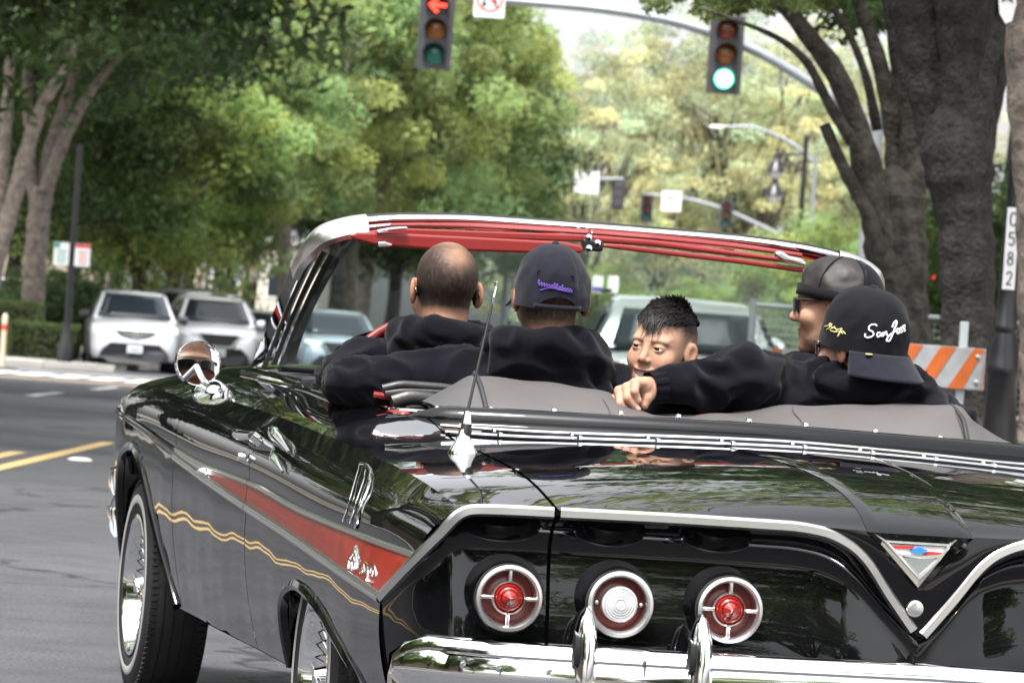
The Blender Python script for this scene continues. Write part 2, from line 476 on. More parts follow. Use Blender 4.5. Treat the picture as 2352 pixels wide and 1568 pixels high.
def kerbed(name, x0, x1, y0, y1, kerb):
    """a raised pavement with its kerb stones as pieces along the given sides"""
    o = G().box(((x0 + x1) / 2, (y0 + y1) / 2, .06), (x1 - x0, y1 - y0, .135)).make(name, M['concrete'], smooth=False)
    tag(o, kind='structure')
    k = G().box((0, 0, 0), (.15, 2.98, .16)).make('kerb_stone', M['concrete'], o, bevel=.015)
    me = k.data; first = True
    for side, a, b in kerb:
        n = int((b - a) / 3)
        for i in range(n):
            q = k if first else k.copy()
            if not first: col.objects.link(q)
            first = False
            if side in 'lr':
                q.location = (x0 - .077 if side == 'l' else x1 + .077, a + 1.5 + 3 * i, .055)
            else:
                q.location = (a + 1.5 + 3 * i, y0 - .077 if side == 'f' else y1 + .077, .055); q.rotation_euler = (0, 0, PI / 2)
    return o
kerbed('pavement', 3.25, 9.5, -60, 75, [('l', 9, 63)])
kerbed('pavement', -15, -9.35, -60, 75, [('r', 27, 75)])
kerbed('pavement', -30, -9.35, 92.8, 400, [('f', -21, -9), ('r', 93, 141)])
kerbed('pavement', 3.25, 12, 92.8, 400, [('f', 3.3, 12)])

# ------------------------------------------------------------------ trees
M['bark'] = mat('grey_bark', (.058, .050, .043), .9, noise=(11, .9), bump=(34, 1.0, .035))
M['barkpale'] = mat('pale_bark', (.17, .14, .118), .9, noise=(8, .6), bump=(16, .9, .04))
M['barkdark'] = mat('dark_bark', (.030, .027, .024), .9, noise=(11, .9), bump=(34, 1.0, .035))
M['leafgreen'] = leafmat('green_leaves', (.150, .205, .080), trans=.5)
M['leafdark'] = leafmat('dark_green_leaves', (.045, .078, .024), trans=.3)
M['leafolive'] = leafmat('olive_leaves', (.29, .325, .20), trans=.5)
M['leafbright'] = leafmat('bright_green_leaves', (.160, .225, .080), trans=.5)
def limb(g, a, b, r0, r1, rg, bend=.12, n=7):
    a = np.asarray(a, float); b = np.asarray(b, float); L = np.linalg.norm(b - a)
    o = np.array([rg.uniform(-1, 1), rg.uniform(-1, 1), rg.uniform(-.3, .3)]) * bend * L
    t = np.linspace(0, 1, n)[:, None]
    P = a * (1 - t) + b * t + o * (4 * t * (1 - t)) * .6
    P[1:-1] += np.array([[rg.uniform(-1, 1), rg.uniform(-1, 1), 0] for _ in range(n - 2)]) * .012 * L
    r = r0 + (r1 - r0) * t[:, 0]
    g.tube(P, r, 8)
    return P
def tree_meshes(seed, H, R, trunk_h, r0, nclus, nleaf, lsize, fork=5, lean=0.0, crown_lo=.3, spread=.55, droop=.15, cl=1.0):
    """trunk with limbs, and a crown of small leaf faces in clumps round the limb ends"""
    rg = random.Random(seed); ng = np.random.default_rng(seed)
    g = G()
    base = np.array([0, 0, -.1]); top = np.array([lean, rg.uniform(-.1, .1), trunk_h])
    P = np.array([base + (top - base) * t + np.array([.06 * math.sin(5 * t + seed), .06 * math.cos(4 * t), 0]) for t in np.linspace(0, 1, 9)])
    rr = r0 * (1 + .55 * np.exp(-np.linspace(0, 1, 9) * 9)) * (1 - .22 * np.linspace(0, 1, 9)); rr[-1] *= 1.08
    g.tube(P, rr, 14)
    tips = []
    for k in range(fork):
        a = 2 * PI * (k + rg.uniform(-.25, .25)) / fork
        rad = R * spread * rg.uniform(.55, 1.0); h = trunk_h + (H - trunk_h) * rg.uniform(.35, .62)
        e = np.array([lean + rad * math.cos(a), rad * math.sin(a), h])
        st = top - (top - base) * rg.uniform(0, .12)
        L = limb(g, st, e, r0 * rg.uniform(.42, .6), r0 * .22, rg, .10)
        for j in range(4):
            s = L[rg.randint(3, 6)]
            a2 = a + rg.uniform(-1.1, 1.1); rd = R * rg.uniform(.25, .5)
            e2 = s + np.array([rd * math.cos(a2), rd * math.sin(a2), (H - s[2]) * rg.uniform(.15, .75)])
            L2 = limb(g, s, e2, r0 * .19, r0 * .06, rg, .15, 5)
            tips.append(e2); tips.append(L2[3])
        tips.append(e)
    tips = np.array(tips)
    # clump centres: an uneven ellipsoidal shell drawn towards limb ends
    cz = trunk_h * .7 + (H - trunk_h * .7) * .5; hz = (H - trunk_h * .7) * .5
    C = []
    while len(C) < nclus:
        d = ng.normal(size=3); d /= np.linalg.norm(d)
        u = ng.uniform(.35, 1.0) ** .5
        lump = 1 + .28 * mnoise.noise(Vector(d * 1.7 + seed))
        c = np.array([lean, 0, cz]) + d * np.array([R, R, hz]) * u * lump
        if c[2] < trunk_h * crown_lo + 1.2: continue
        if ng.uniform() < .6:
            t = tips[np.argmin(((tips - c) ** 2).sum(1))]; c = c + (t - c) * ng.uniform(.05, .35)
        if ng.uniform() < .12: continue
        C.append(c)
    C = np.array(C)
    cs = cl * R * ng.uniform(.13, .26, len(C))
    k = ng.integers(0, len(C), nleaf)
    off = ng.normal(size=(nleaf, 3)); off *= (ng.uniform(0, 1, nleaf) ** (1 / 3) / np.linalg.norm(off, axis=1))[:, None]
    pos = C[k] + off * cs[k][:, None] * np.array([1.15, 1.15, .62]); pos[:, 2] -= droop * R * .1 * np.abs(off[:, 0])
    N = ng.normal(size=(nleaf, 3)) * .8 + np.array([0, 0, .9]); N /= np.linalg.norm(N, axis=1)[:, None]
    A = np.cross(N, ng.normal(size=(nleaf, 3))); A /= np.linalg.norm(A, axis=1)[:, None]; B = np.cross(N, A)
    s = lsize * ng.uniform(.6, 1.35, nleaf)[:, None]
    # a leaf spray: pointed, folded along its rib
    V = np.stack([pos - A * s, pos + B * s * .42 + N * s * .16, pos + A * s * 1.1 - N * s * .18, pos - B * s * .42 + N * s * .16], 1).reshape(-1, 3)
    i4 = np.arange(nleaf)[:, None] * 4
    F = np.vstack([i4 + np.array([0, 1, 2]), i4 + np.array([0, 2, 3])])
    ct = ng.uniform(.4, 1.75, len(C)); cw = ng.uniform(-.12, .16, len(C))
    tone = ct[k] * ng.uniform(.7, 1.3, nleaf)
    colr = np.stack([tone * (1 + cw[k] * 1.2), tone, tone * (1 - cw[k])], 1)
    colr = np.repeat(colr, 4, 0)
    def m_leaf(nm, mt):
        me = bpy.data.meshes.new(nm); nv = len(V); nf = len(F)
        me.vertices.add(nv); me.vertices.foreach_set('co', V.ravel())
        me.loops.add(nf * 3); me.loops.foreach_set('vertex_index', F.astype(np.int32).ravel())
        me.polygons.add(nf); me.polygons.foreach_set('loop_start', np.arange(nf, dtype=np.int32) * 3)
        me.update(calc_edges=True)
        a = me.color_attributes.new('Col', 'FLOAT_COLOR', 'POINT'); cc = np.ones((nv, 4)); cc[:, :3] = colr; a.data.foreach_set('color', cc.ravel())
        me.materials.append(mt); return me
    tm = bpy.data.meshes.new('trunk')
    tm.from_pydata(g.v, [], g.f); tm.polygons.foreach_set('use_smooth', np.ones(len(tm.polygons), dtype=bool))
    return tm, m_leaf
TREES = {}
def kind_tree(key, bark, leaf, **kw):
    tm, ml = tree_meshes(**kw); tm.materials.append(M[bark]); TREES[key] = (tm, ml('crown', M[leaf]))
kind_tree('street', 'barkpale', 'leafgreen', seed=3, H=9.5, R=4.3, trunk_h=2.9, r0=.20, nclus=170, nleaf=40000, lsize=.098, fork=5, crown_lo=.72, cl=.8)
kind_tree('street2', 'bark', 'leafgreen', seed=11, H=10.5, R=4.8, trunk_h=2.4, r0=.22, nclus=190, nleaf=44000, lsize=.098, fork=6, crown_lo=.85, cl=.78)
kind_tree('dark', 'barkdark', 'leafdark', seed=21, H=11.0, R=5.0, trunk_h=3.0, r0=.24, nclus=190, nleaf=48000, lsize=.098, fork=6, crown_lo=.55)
kind_tree('bright', 'bark', 'leafbright', seed=31, H=8.5, R=4.2, trunk_h=2.2, r0=.2, nclus=150, nleaf=38000, lsize=.098, fork=6, crown_lo=.1)
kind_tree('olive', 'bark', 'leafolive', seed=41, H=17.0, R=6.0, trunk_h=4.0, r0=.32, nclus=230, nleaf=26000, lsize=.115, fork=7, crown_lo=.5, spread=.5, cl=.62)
def tree(key, x, y, label, group, s=1.0, rz=0.0, sz=None, name='street_tree', z=0.0):
    e = empty(name, (x, y, z), rz, label, 'tree', group)
    e.scale = (s, s, sz or s)
    for nm, me in zip(('trunk', 'crown'), TREES[key]):
        o = bpy.data.objects.new(nm, me); col.objects.link(o); o.parent = e
    return e
def px_x(px, Y): return atd(px, 790, Y)[0]
gl = 'green street trees along the far pavement'
tree('street2', px_x(395, 122), 122, 'green street tree with several thin stems behind the silver parked SUV', gl, 1.0, 4.1)
tree('bright', px_x(300, 116), 116, 'light green bushy tree behind the twin parking signs', gl, 1.0, 1.1)
tree('street', px_x(640, 138), 138, 'green street tree with twin dark stems in front of the beige building', gl, 1.2, 3.0, 1.5)
tree('street2', px_x(760, 150), 150, 'large green tree behind the windscreen post of the convertible', gl, 1.3, 0.4, 1.6)
tree('street', px_x(800, 160), 160, 'large green tree behind the red arrow traffic light', gl, 1.55, 5.0)
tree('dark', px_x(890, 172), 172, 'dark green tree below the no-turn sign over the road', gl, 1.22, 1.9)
tree('street2', px_x(985, 188), 188, 'green tree whose branches hide the end of the far signal arm', gl, 1.12, 2.7)
tree('street2', px_x(560, 168), 168, 'green tree filling the gap above the beige building', gl, 1.4, 1.5, 1.9)
tree('street', px_x(820, 185), 185, 'tall green tree standing behind the large trees beyond the crossing', gl, 1.7, 2.2)
gd = 'dark trees filling the far corner behind the hedge'
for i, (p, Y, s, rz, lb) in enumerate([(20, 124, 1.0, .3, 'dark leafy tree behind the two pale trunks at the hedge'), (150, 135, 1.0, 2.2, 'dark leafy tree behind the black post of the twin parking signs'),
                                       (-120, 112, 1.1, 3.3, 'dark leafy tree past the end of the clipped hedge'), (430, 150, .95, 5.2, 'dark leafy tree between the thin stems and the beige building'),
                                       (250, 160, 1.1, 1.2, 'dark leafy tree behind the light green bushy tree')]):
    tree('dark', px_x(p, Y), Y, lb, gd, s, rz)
go = 'tall olive green trees at the end of the street'
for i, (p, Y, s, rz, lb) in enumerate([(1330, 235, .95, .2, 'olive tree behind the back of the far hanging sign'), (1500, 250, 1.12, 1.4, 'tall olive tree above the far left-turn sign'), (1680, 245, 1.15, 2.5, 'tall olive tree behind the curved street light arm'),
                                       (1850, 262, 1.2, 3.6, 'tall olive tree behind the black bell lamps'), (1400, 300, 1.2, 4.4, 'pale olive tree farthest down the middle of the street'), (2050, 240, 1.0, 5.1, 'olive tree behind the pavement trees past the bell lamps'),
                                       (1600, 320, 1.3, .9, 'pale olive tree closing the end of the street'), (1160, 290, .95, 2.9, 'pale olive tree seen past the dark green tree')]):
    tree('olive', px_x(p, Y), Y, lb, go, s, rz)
gb = 'bright green bushes along the pavement'
tree('bright', px_x(1885, 125), 125, 'bright green low tree under the black bell lamps', gb, .56, .4)
tree('bright', px_x(1985, 120), 120, 'bright green low tree behind the forked trunk on the pavement', gb, .62, 2.4)
tree('bright', px_x(1600, 205), 205, 'bright green low tree below the far signal arm', gb, .55, 4.4)
tree('bright', px_x(1350, 215), 215, 'bright green low tree seen over the windscreen rail', gb, .6, 1.4)
# mostly unseen avenue trees, added for the car's paint and bumper to mirror
ga = 'avenue trees whose crowns meet over the road'
kind_tree('arch', 'barkdark', 'leafgreen', seed=51, H=14.0, R=7.2, trunk_h=5.6, r0=.30, nclus=150, nleaf=18000, lsize=.115, fork=7, cl=.55, crown_lo=.82)
tree('dark', -8.4, 63, 'dark avenue tree with a crown hanging over the red arrow signal', ga, 1.3, .8)
tree('dark', -13.5, 50, 'dark avenue tree beside the oncoming lane short of the crossing', ga, 1.2, 2.9)
for i, (x, y, s, rz, k) in enumerate([(-12.5, 33, 1.45, 2.1, 'arch'), (-10.8, 47, 1.2, 3.9, 'arch'), (8.5, 36, 1.45, 1.7, 'arch'), (6.6, 52, 1.15, .4, 'arch'), (6.8, 66, 1.1, 2.4, 'arch'), (-17, 20, 1.0, 1.4, 'dark'), (-17, 9, .95, 5.6, 'street2'),
                                      (-13.5, -3, .95, 3.3, 'dark'), (-12.5, -16, 1.0, 4.2, 'street2'), (8.5, -10, .95, 5.1, 'street2'), (7.5, -26, 1.0, .2, 'dark'), (-4, -42, 1.0, 2.2, 'street2'), (6, -44, 1.0, 3.1, 'dark')]):
    tree(k, x, y, 'unseen avenue tree beside or behind the photographer, added for the reflections', ga, s, rz)
for i in range(9):  # unseen row added to darken what the car door mirrors
    tree('bright', -18.5 - 1.5 * (i % 2), -12 + 7 * i, 'unseen low leafy tree added along the opposite pavement for the reflection in the car door', 'unseen low trees added along the opposite pavement', .85 + .1 * (i % 3), i * 1.3)
# ------------------------------------------------------------------ pavement trees on the near side, shaped limb by limb
def W3(px, py, Y): return atd(px, py, Y)
def px_limb(g, pts, Y, dy=0.0, n=14):
    """pts: (px, py, width in px); distance Y from where the trunk stands on the pavement"""
    P = np.array([W3(p[0], p[1], Y + dy * i / max(1, len(pts) - 1)) for i, p in enumerate(pts)])
    r = np.array([p[2] * (.86 if p[2] < 100 and Y < 40 else 1) for p in pts]) / FPX * Y / 2
    k = 5 * len(pts)
    Q = cr(np.c_[P, r], k)
    # knots and swellings of the bark
    rr = Q[:, 3] * (1 + .05 * np.sin(np.arange(k) * 1.7 + pts[0][0]) + .03 * np.sin(np.arange(k) * .6))
    g.tube(Q[:, :3], rr, n)
def leaf_cloud(name, parent, mt, C, R, nleaf, ls, seed, flat=.6):
    ng = np.random.default_rng(seed); C = np.asarray(C); k = ng.integers(0, len(C), nleaf)
    off = ng.normal(size=(nleaf, 3)); off *= (ng.uniform(0, 1, nleaf) ** (1 / 3) / np.linalg.norm(off, axis=1))[:, None]
    rr = R * ng.uniform(.6, 1.3, len(C))
    pos = C[k] + off * rr[k][:, None] * np.array([1, 1, flat])
    N = ng.normal(size=(nleaf, 3)) * .8 + np.array([0, 0, .8]); N /= np.linalg.norm(N, axis=1)[:, None]
    A = np.cross(N, ng.normal(size=(nleaf, 3))); A /= np.linalg.norm(A, axis=1)[:, None]; B = np.cross(N, A)
    s = ls * ng.uniform(.6, 1.3, nleaf)[:, None]
    V = np.stack([pos - A * s, pos + B * s * .42 + N * s * .16, pos + A * s * 1.1 - N * s * .18, pos - B * s * .42 + N * s * .16], 1).reshape(-1, 3)
    i4 = np.arange(nleaf)[:, None] * 4
    F = np.vstack([i4 + np.array([0, 1, 2]), i4 + np.array([0, 2, 3])])
    ct = ng.uniform(.7, 1.3, len(C)); tone = np.repeat(ct[k] * ng.uniform(.7, 1.3, nleaf), 4)
    return mk(name, V, F, mt, parent, smooth=False, colr=np.stack([tone, tone, tone], 1))
def tree_near():
    gp = 'old trees on the near pavement'
    # forked tree
    Y = 29.0; b = W3(2065, 790, Y)
    e = empty('pavement_tree', (b[0], Y, 0), 0, 'old grey tree forking low into several leaning limbs beside the black cap', 'tree', gp)
    g = G()
    z0 = [(2075, 1075, 205), (2074, 900, 166), (2066, 780, 150), (2060, 640, 138), (2056, 540, 148), (2052, 470, 150), (2056, 420, 110), (2060, 380, 40)]
    px_limb(g, z0, Y, n=18)
    px_limb(g, [(2040, 640, 50), (2016, 520, 84), (2003, 441, 88), (1969, 294, 66), (1919, 168, 58), (1851, 76, 50), (1788, -10, 44), (1720, -110, 36)], Y - .15)
    px_limb(g, [(1960, 330, 34), (1902, 235, 30), (1850, 140, 22), (1790, 90, 17), (1704, 52, 12), (1610, 20, 7)], Y - .35)
    px_limb(g, [(2025, 580, 26), (1998, 500, 40), (1972, 450, 38), (1930, 370, 34), (1893, 285, 30)], Y - .25)
    px_limb(g, [(2065, 480, 100), (2058, 357, 60), (2036, 210, 48), (2008, 105, 42), (1965, -15, 36)], Y + .1)
    px_limb(g, [(2080, 480, 100), (2075, 330, 52), (2066, 180, 44), (2050, 60, 40), (2030, -80, 36)], Y + .3)
    px_limb(g, [(2066, 660, 30), (2090, 490, 84), (2098, 350, 70), (2090, 200, 62), (2080, 60, 58), (2085, -100, 50)], Y + .0)
    px_limb(g, [(2015, 300, 30), (1990, 180, 24), (1940, 60, 18), (1880, -20, 14)], Y + .4)
    g.v = [(v[0] - b[0], v[1] - Y, v[2]) for v in g.v]
    g.make('trunk', M['bark'], e)
    rg = np.random.default_rng(5)
    C = []
    for i in range(150):
        px, py = rg.uniform(1430, 2400), rg.uniform(-1500, -170)
        C.append(W3(px, py, rg.uniform(24, 37)))
    FR = [W3(px, -25 + 62 * rg.uniform(0, 1) - .10 * abs(px - 1690), rg.uniform(28, 31)) for px in rg.uniform(1470, 1900, 70)]
    for i in range(10): C.append(W3(rg.uniform(1930, 2280), rg.uniform(-40, 60), rg.uniform(33, 38)))
    C = np.array(C) - np.array([b[0], Y, 0])
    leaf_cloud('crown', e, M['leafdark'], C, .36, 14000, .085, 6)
    leaf_cloud('low_sprays', e, M['leafgreen'], np.array(FR) - np.array([b[0], Y, 0]), .085, 3600, .032, 61)
    # big dark trunk
    Y = 26.0; b = W3(2225, 790, Y)
    e = empty('pavement_tree', (b[0], Y, 0), 0, 'massive dark rough-barked tree trunk between the forked tree and the black lamp post', 'tree', gp)
    g = G()
    px_limb(g, [(2240, 1150, 230), (2232, 950, 175), (2226, 790, 140), (2222, 640, 126), (2216, 480, 130), (2204, 400, 158), (2196, 330, 165), (2196, 270, 120), (2198, 225, 40)], Y, n=20)
    px_limb(g, [(2205, 600, 50), (2176, 480, 76), (2152, 330, 92), (2128, 180, 104), (2098, 30, 110), (2060, -120, 100)], Y + .1)
    px_limb(g, [(2222, 640, 30), (2216, 470, 100), (2218, 330, 124), (2222, 180, 132), (2216, 30, 138), (2210, -130, 120)], Y + .02)
    px_limb(g, [(2238, 440, 70), (2262, 260, 84), (2290, 120, 92), (2310, -40, 90)], Y + .2)
    px_limb(g, [(2252, 300, 40), (2270, 170, 44), (2300, 60, 40), (2338, -30, 36)], Y - .4)
    g.v = [(v[0] - b[0], v[1] - Y, v[2]) for v in g.v]
    g.make('trunk', M['barkdark'], e)
    C = [W3(rg.uniform(2050, 2900), rg.uniform(-1800, -120), rg.uniform(22, 31)) for i in range(90)]
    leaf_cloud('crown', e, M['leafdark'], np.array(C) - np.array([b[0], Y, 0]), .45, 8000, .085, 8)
    # pale-sided trunk by the lamp post
    Y = 23.0; b = W3(2395, 900, Y)
    e = empty('pavement_tree', (b[0], Y, 0), 0, 'pale grey tree trunk on the pavement beyond the black lamp post', 'tree', gp)
    g = G()
    px_limb(g, [(2400, 1200, 130), (2397, 900, 116), (2392, 600, 110), (2378, 330, 112), (2368, 150, 116), (2366, 40, 120), (2350, -120, 112)], Y, n=18)
    g.v = [(v[0] - b[0], v[1] - Y, v[2]) for v in g.v]
    g.make('trunk', M['barkpale'], e)
    C = [W3(rg.uniform(2250, 3000), rg.uniform(-2000, -250), rg.uniform(20, 27)) for i in range(60)]
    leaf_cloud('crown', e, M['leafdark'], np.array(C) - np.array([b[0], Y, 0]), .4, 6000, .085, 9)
tree_near()
def tree_far():
    gp = 'green street trees along the far pavement'
    rg = np.random.default_rng(15)
    def finish(e, g, b, Y, C, bark, leaf, n, ls, seed):
        g.v = [(v[0] - b[0], v[1] - Y, v[2]) for v in g.v]; g.make('trunk', M[bark], e)
        leaf_cloud('crown', e, M[leaf], np.array(C) - np.array([b[0], Y, 0]), 1.0, n, ls, seed)
    Y = 103.5; b = W3(75, 780, Y)
    e = empty('street_tree', (b[0], Y, 0), 0, 'street tree with a straight pale trunk rising from the clipped hedge', 'tree', gp); g = G()
    px_limb(g, [(76, 850, 66), (76, 765, 56), (78, 650, 52), (84, 560, 52), (90, 490, 50), (100, 430, 56)], Y)
    px_limb(g, [(104, 440, 34), (140, 340, 30), (190, 240, 24), (250, 158, 18), (308, 100, 14), (380, 40, 10)], Y - .3)
    px_limb(g, [(98, 440, 40), (120, 330, 34), (150, 240, 28), (170, 170, 22), (185, 60, 16)], Y + .2)
    px_limb(g, [(86, 470, 34), (70, 380, 28), (66, 280, 24), (60, 160, 18)], Y + .1)
    C = [W3(rg.uniform(-120, 520), rg.uniform(-420, 110), Y + rg.uniform(-4, 4)) for i in range(130)] + [W3(rg.uniform(200, 560), rg.uniform(60, 170), Y + rg.uniform(-2, 4)) for i in range(14)]
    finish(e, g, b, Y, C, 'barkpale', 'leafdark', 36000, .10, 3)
    Y = 99.0; b = W3(-30, 790, Y)
    e = empty('street_tree', (b[0], Y, 0), 0, 'street tree with a leaning pale trunk beside the straight one at the hedge', 'tree', gp); g = G()
    px_limb(g, [(-40, 850, 60), (-30, 700, 50), (-8, 590, 44), (25, 483, 40), (55, 370, 36), (84, 277, 32), (113, 215, 28), (160, 140, 20), (200, 40, 14)], Y)
    px_limb(g, [(-10, 560, 34), (2, 430, 32), (12, 300, 30), (20, 180, 24), (22, 40, 18)], Y + .3)
    C = [W3(rg.uniform(-350, 230), rg.uniform(-420, 130), Y + rg.uniform(-4, 4)) for i in range(110)]
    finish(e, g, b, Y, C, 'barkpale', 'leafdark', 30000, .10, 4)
tree_far()

# ------------------------------------------------------------------ street furniture
def sig_glow(name, rgb, st): return mat(name, rgb, .4, emit=rgb, est=st)
M['litgreen'] = sig_glow('lit_green_lens', (.04, .62, .40), 1.6)
M['burnout'] = sig_glow('white_burn_out', (.80, 1.0, .93), 4.0)
M['litred'] = sig_glow('lit_red_lens', (1.0, .05, .03), 1.5)
M['offred'] = mat('unlit_red_lens', (.16, .025, .012), .25, coat=.6)
M['offamber'] = mat('unlit_amber_lens', (.26, .085, .018), .25, coat=.6)
M['offgreen'] = mat('unlit_green_lens', (.02, .15, .11), .25, coat=.6)
def traffic_light(px, py, Y, h, label, group, lit, rz=0.0, back=False, plate=True):
    """three-lens signal; h = housing height in metres; lens centres a third apart"""
    p = W3(px, py, Y)
    e = empty('traffic_light', (p[0], Y, p[2] - h / 2), rz, label, 'traffic light', group)
    w = h * .34
    if plate:
        G().box((0, .05, h / 2), (w * 1.40, .02, h * 1.08)).make('backplate', M['sigbody'], e, smooth=False, bevel=.02)
    for k in range(3):
        zc = h * (5 / 6 - k / 3)
        s = G().box((0, .14 if not back else -.04, zc), (w, .17, h / 3 - .012)).make('lamp_section', M['sigbody'], e, smooth=False, bevel=.02)
        if back:
            G().lathe([(w * .36, -.135), (w * .34, -.145), (0, -.15)], (0, 0, zc), 'y', 16).make('door_dome', M['sigbody'], s)
            continue
        m = M.get(lit[k])
        r = h / 3 * .40
        if lit[k] == 'arrow':
            G().lathe([(r, .02), (r * .9, .03), (0, .025)], (0, 0, zc), 'y', 20).make('lens', M['sigdark'], s)
            a = [(-r * .95, 0), (-r * .1, r * .82), (r * .18, r * .62), (-r * .32, r * .18), (r * .92, r * .18), (r * .92, -r * .18), (-r * .32, -r * .18), (r * .18, -r * .62), (-r * .1, -r * .82)]
            v, f = outline(a, .012); mk('arrow', v + np.array([0, .0, zc]), f, M['litred'], s, smooth=False)
        else:
            G().lathe([(0, -.005), (r * .6, .005), (r, .03), (r, .05)], (0, 0, zc), 'y', 20).make('lens', m, s)
            if lit[k] == 'litgreen': G().lathe([(0, -.016), (r * .5, -.012), (r * .78, .004)], (0, 0, zc), 'y', 20).make('burnt_out_disc', M['burnout'], s)  # overexposed centre of the lit lamp, put in as a white glowing disc
        # visor: an open tunnel over the lens
        t = np.linspace(-.75, PI + .75, 17)
        P = np.array([[(1.12 * r * math.cos(a), y, zc + 1.12 * r * math.sin(a)) for a in t] for y in (.05, -.10 - 0.0)])
        P[1, :, 1] -= .10 * np.sin(np.clip(t, 0, PI))
        v, f = solid(P, .008); mk('visor', v, f, M['sigdark'], s)
    return e
gs = 'traffic lights over the crossing'
YS = 82.0
traffic_light(1001, 68, YS, 1.26, 'hanging traffic light showing a lit red left arrow', gs, ('arrow', 'offamber', 'offgreen'), math.radians(-2))
traffic_light(1667, 125, YS, 1.26, 'hanging traffic light with its round green lamp lit', gs, ('offred', 'offamber', 'litgreen'), math.radians(3))
def mast(name, label, pts, Y, r, pole, group=None, matl='steel'):
    """pts: px points of the arm; pole px for the upright"""
    base = W3(pole[0], pole[1], Y)
    e = empty(name, (base[0], Y, 0), 0, label, 'signal mast', group)
    P = cr(np.array([W3(x, y, Y) for x, y in pts]), 26) - np.array([base[0], Y, 0])
    rr = np.linspace(r * .55, r, 26)
    G().tube(P, rr, 12).make('arm', M[matl], e)
    ze = P[-1][2]
    G().tube([(P[-1][0], 0, 0), (P[-1][0], 0, ze + .35)], [r * 1.5, r * 1.25], 14).make('upright', M[matl], e)
    G().lathe([(r * 2.2, 0), (r * 2.2, .04), (r * 1.6, .07), (r * 1.55, .25)], (P[-1][0], 0, .13), n=14).make('base_plate', M[matl], e)
    return e
mast('signal_mast', 'grey curved steel arm reaching over the crossing with signals and sign', [(930, -22), (1160, 2), (1330, 16), (1500, 40), (1680, 92), (1870, 196), (2010, 300)], YS - .35 + .5, .105, (2010, 300))
def plate(name, px, py, Y, w, h, label, cat, group=None, rz=0.0):
    p = W3(px, py, Y)
    e = empty(name, (p[0], Y, p[2]), rz, label, cat, group)
    e.rotation_euler = (0, 0, rz)
    o = G().box((0, 0, 0), (w, .012, h)).make('panel', M['signwhite'], e, smooth=False, bevel=.004)
    return e, o
def flat(name, pts, m, parent, y=-.009, t=.003):
    v, f = outline(pts, t); return mk(name, v + np.array([0, y, 0]), f, m, parent, smooth=False)
def ring(r0, r1, n=40, cx=0, cz=0):
    V = []; F = []
    for r in (r0, r1):
        V += [(cx + r * math.cos(2 * PI * i / n), 0, cz + r * math.sin(2 * PI * i / n)) for i in range(n)]
    F = [(i, (i + 1) % n, n + (i + 1) % n, n + i) for i in range(n)]
    return np.array(V), F
# prohibition sign on the arm
e, o = plate('turn_ban_sign', 1125, 0, YS - .1, .53, .61, 'square white sign with a red circle and slash over black arrows', 'sign')
v, f = ring(.195, .235); mk('red_ring', v + np.array([0, -.010, .02]), f, M['signred'], o, smooth=False)
flat('slash', [(-.145, .185), (-.115, .215), (.165, -.125), (.135, -.155)], M['signred'], o, y=-.012)
for s, zz in ((-1, -.06), (1, -.02)):
    flat('arrow', [(s * .09 - .022, .16), (s * .09 + .022, .16), (s * .09 + .022, zz), (s * .09 + .06, zz), (s * .09, zz - .09), (s * .09 - .06, zz), (s * .09 - .022, zz)], M['ink'], o, y=-.0085, t=.002)
# farther crossing
gf = 'traffic lights at the farther crossing'
YF = 190.0
traffic_light(1420, 447, YF, 1.05, 'grey traffic light seen from behind on the far signal arm', gf, None, 0, back=True)
traffic_light(1485, 478, YF + 3, 1.05, 'dark traffic light with no lamp lit next to the far left-turn sign', gf, ('offred', 'offred', 'offgreen'))
traffic_light(1668, 492, YF + 3, 1.05, 'dark traffic light with dull amber lamp on the end of the far sloping arm', gf, ('offred', 'offamber', 'offgreen'))
mast('signal_mast', 'pale horizontal signal arm carrying a sign back at the farther crossing', [(1432, 411), (1380, 411), (1300, 409), (1180, 410)], YF, .10, (1180, 410), 'far signal arms')
mast('signal_mast', 'pale sloping signal arm with a left-turn sign at the farther crossing', [(1475, 447), (1540, 450), (1600, 462), (1660, 480), (1712, 502), (1790, 540)], YF + 3.3, .10, (1790, 540), 'far signal arms')
e, o = plate('street_name_sign', 1348, 418, YF - .15, .95, .92, 'large pale sign seen on the far horizontal signal arm', 'sign')
e, o = plate('lane_sign', 1542, 462, YF + 3.1, .80, .82, 'white far sign with a bent left-turn arrow', 'sign')
flat('arrow', [(.10, -.25), (.16, -.25), (.16, .14), (-.06, .14), (-.06, .2), (-.2, .11), (-.06, .02), (-.06, .08), (.10, .08)], M['ink'], o)
# curved street light
Yc = 165.0
b = W3(1868, 420, Yc)
e = empty('street_light', (b[0], Yc, 0), 0, 'tall grey street light with a long curved arm', 'street light')
P = cr(np.array([W3(x, y, Yc) for x, y in ((1660, 291), (1720, 292), (1780, 310), (1838, 345), (1866, 372))]), 20) - np.array([b[0], Yc, 0])
G().tube(P, np.linspace(.05, .09, 20), 10).make('arm', M['steel'], e)
G().tube([(0.03, 0, 0), (0.03, 0, P[-1][2] + .3)], [.09, .075], 12).make('pole', M['steel'], e)
G().lathe([(0, .5), (.04, .48), (.07, .3), (.075, .05), (.06, 0), (0, 0)], P[0] + np.array([.02, 0, -.03]), n=12, R=roty(-PI / 2)).make('lamp_head', M['signwhite'], e)
G().tube([(-.22, 0, P[-1][2] - .2), (-.22, 0, P[-1][2] - .9), (.03, 0, P[-1][2] - 1.0)], .02, 6).make('cable_conduit', M['pole'], e)
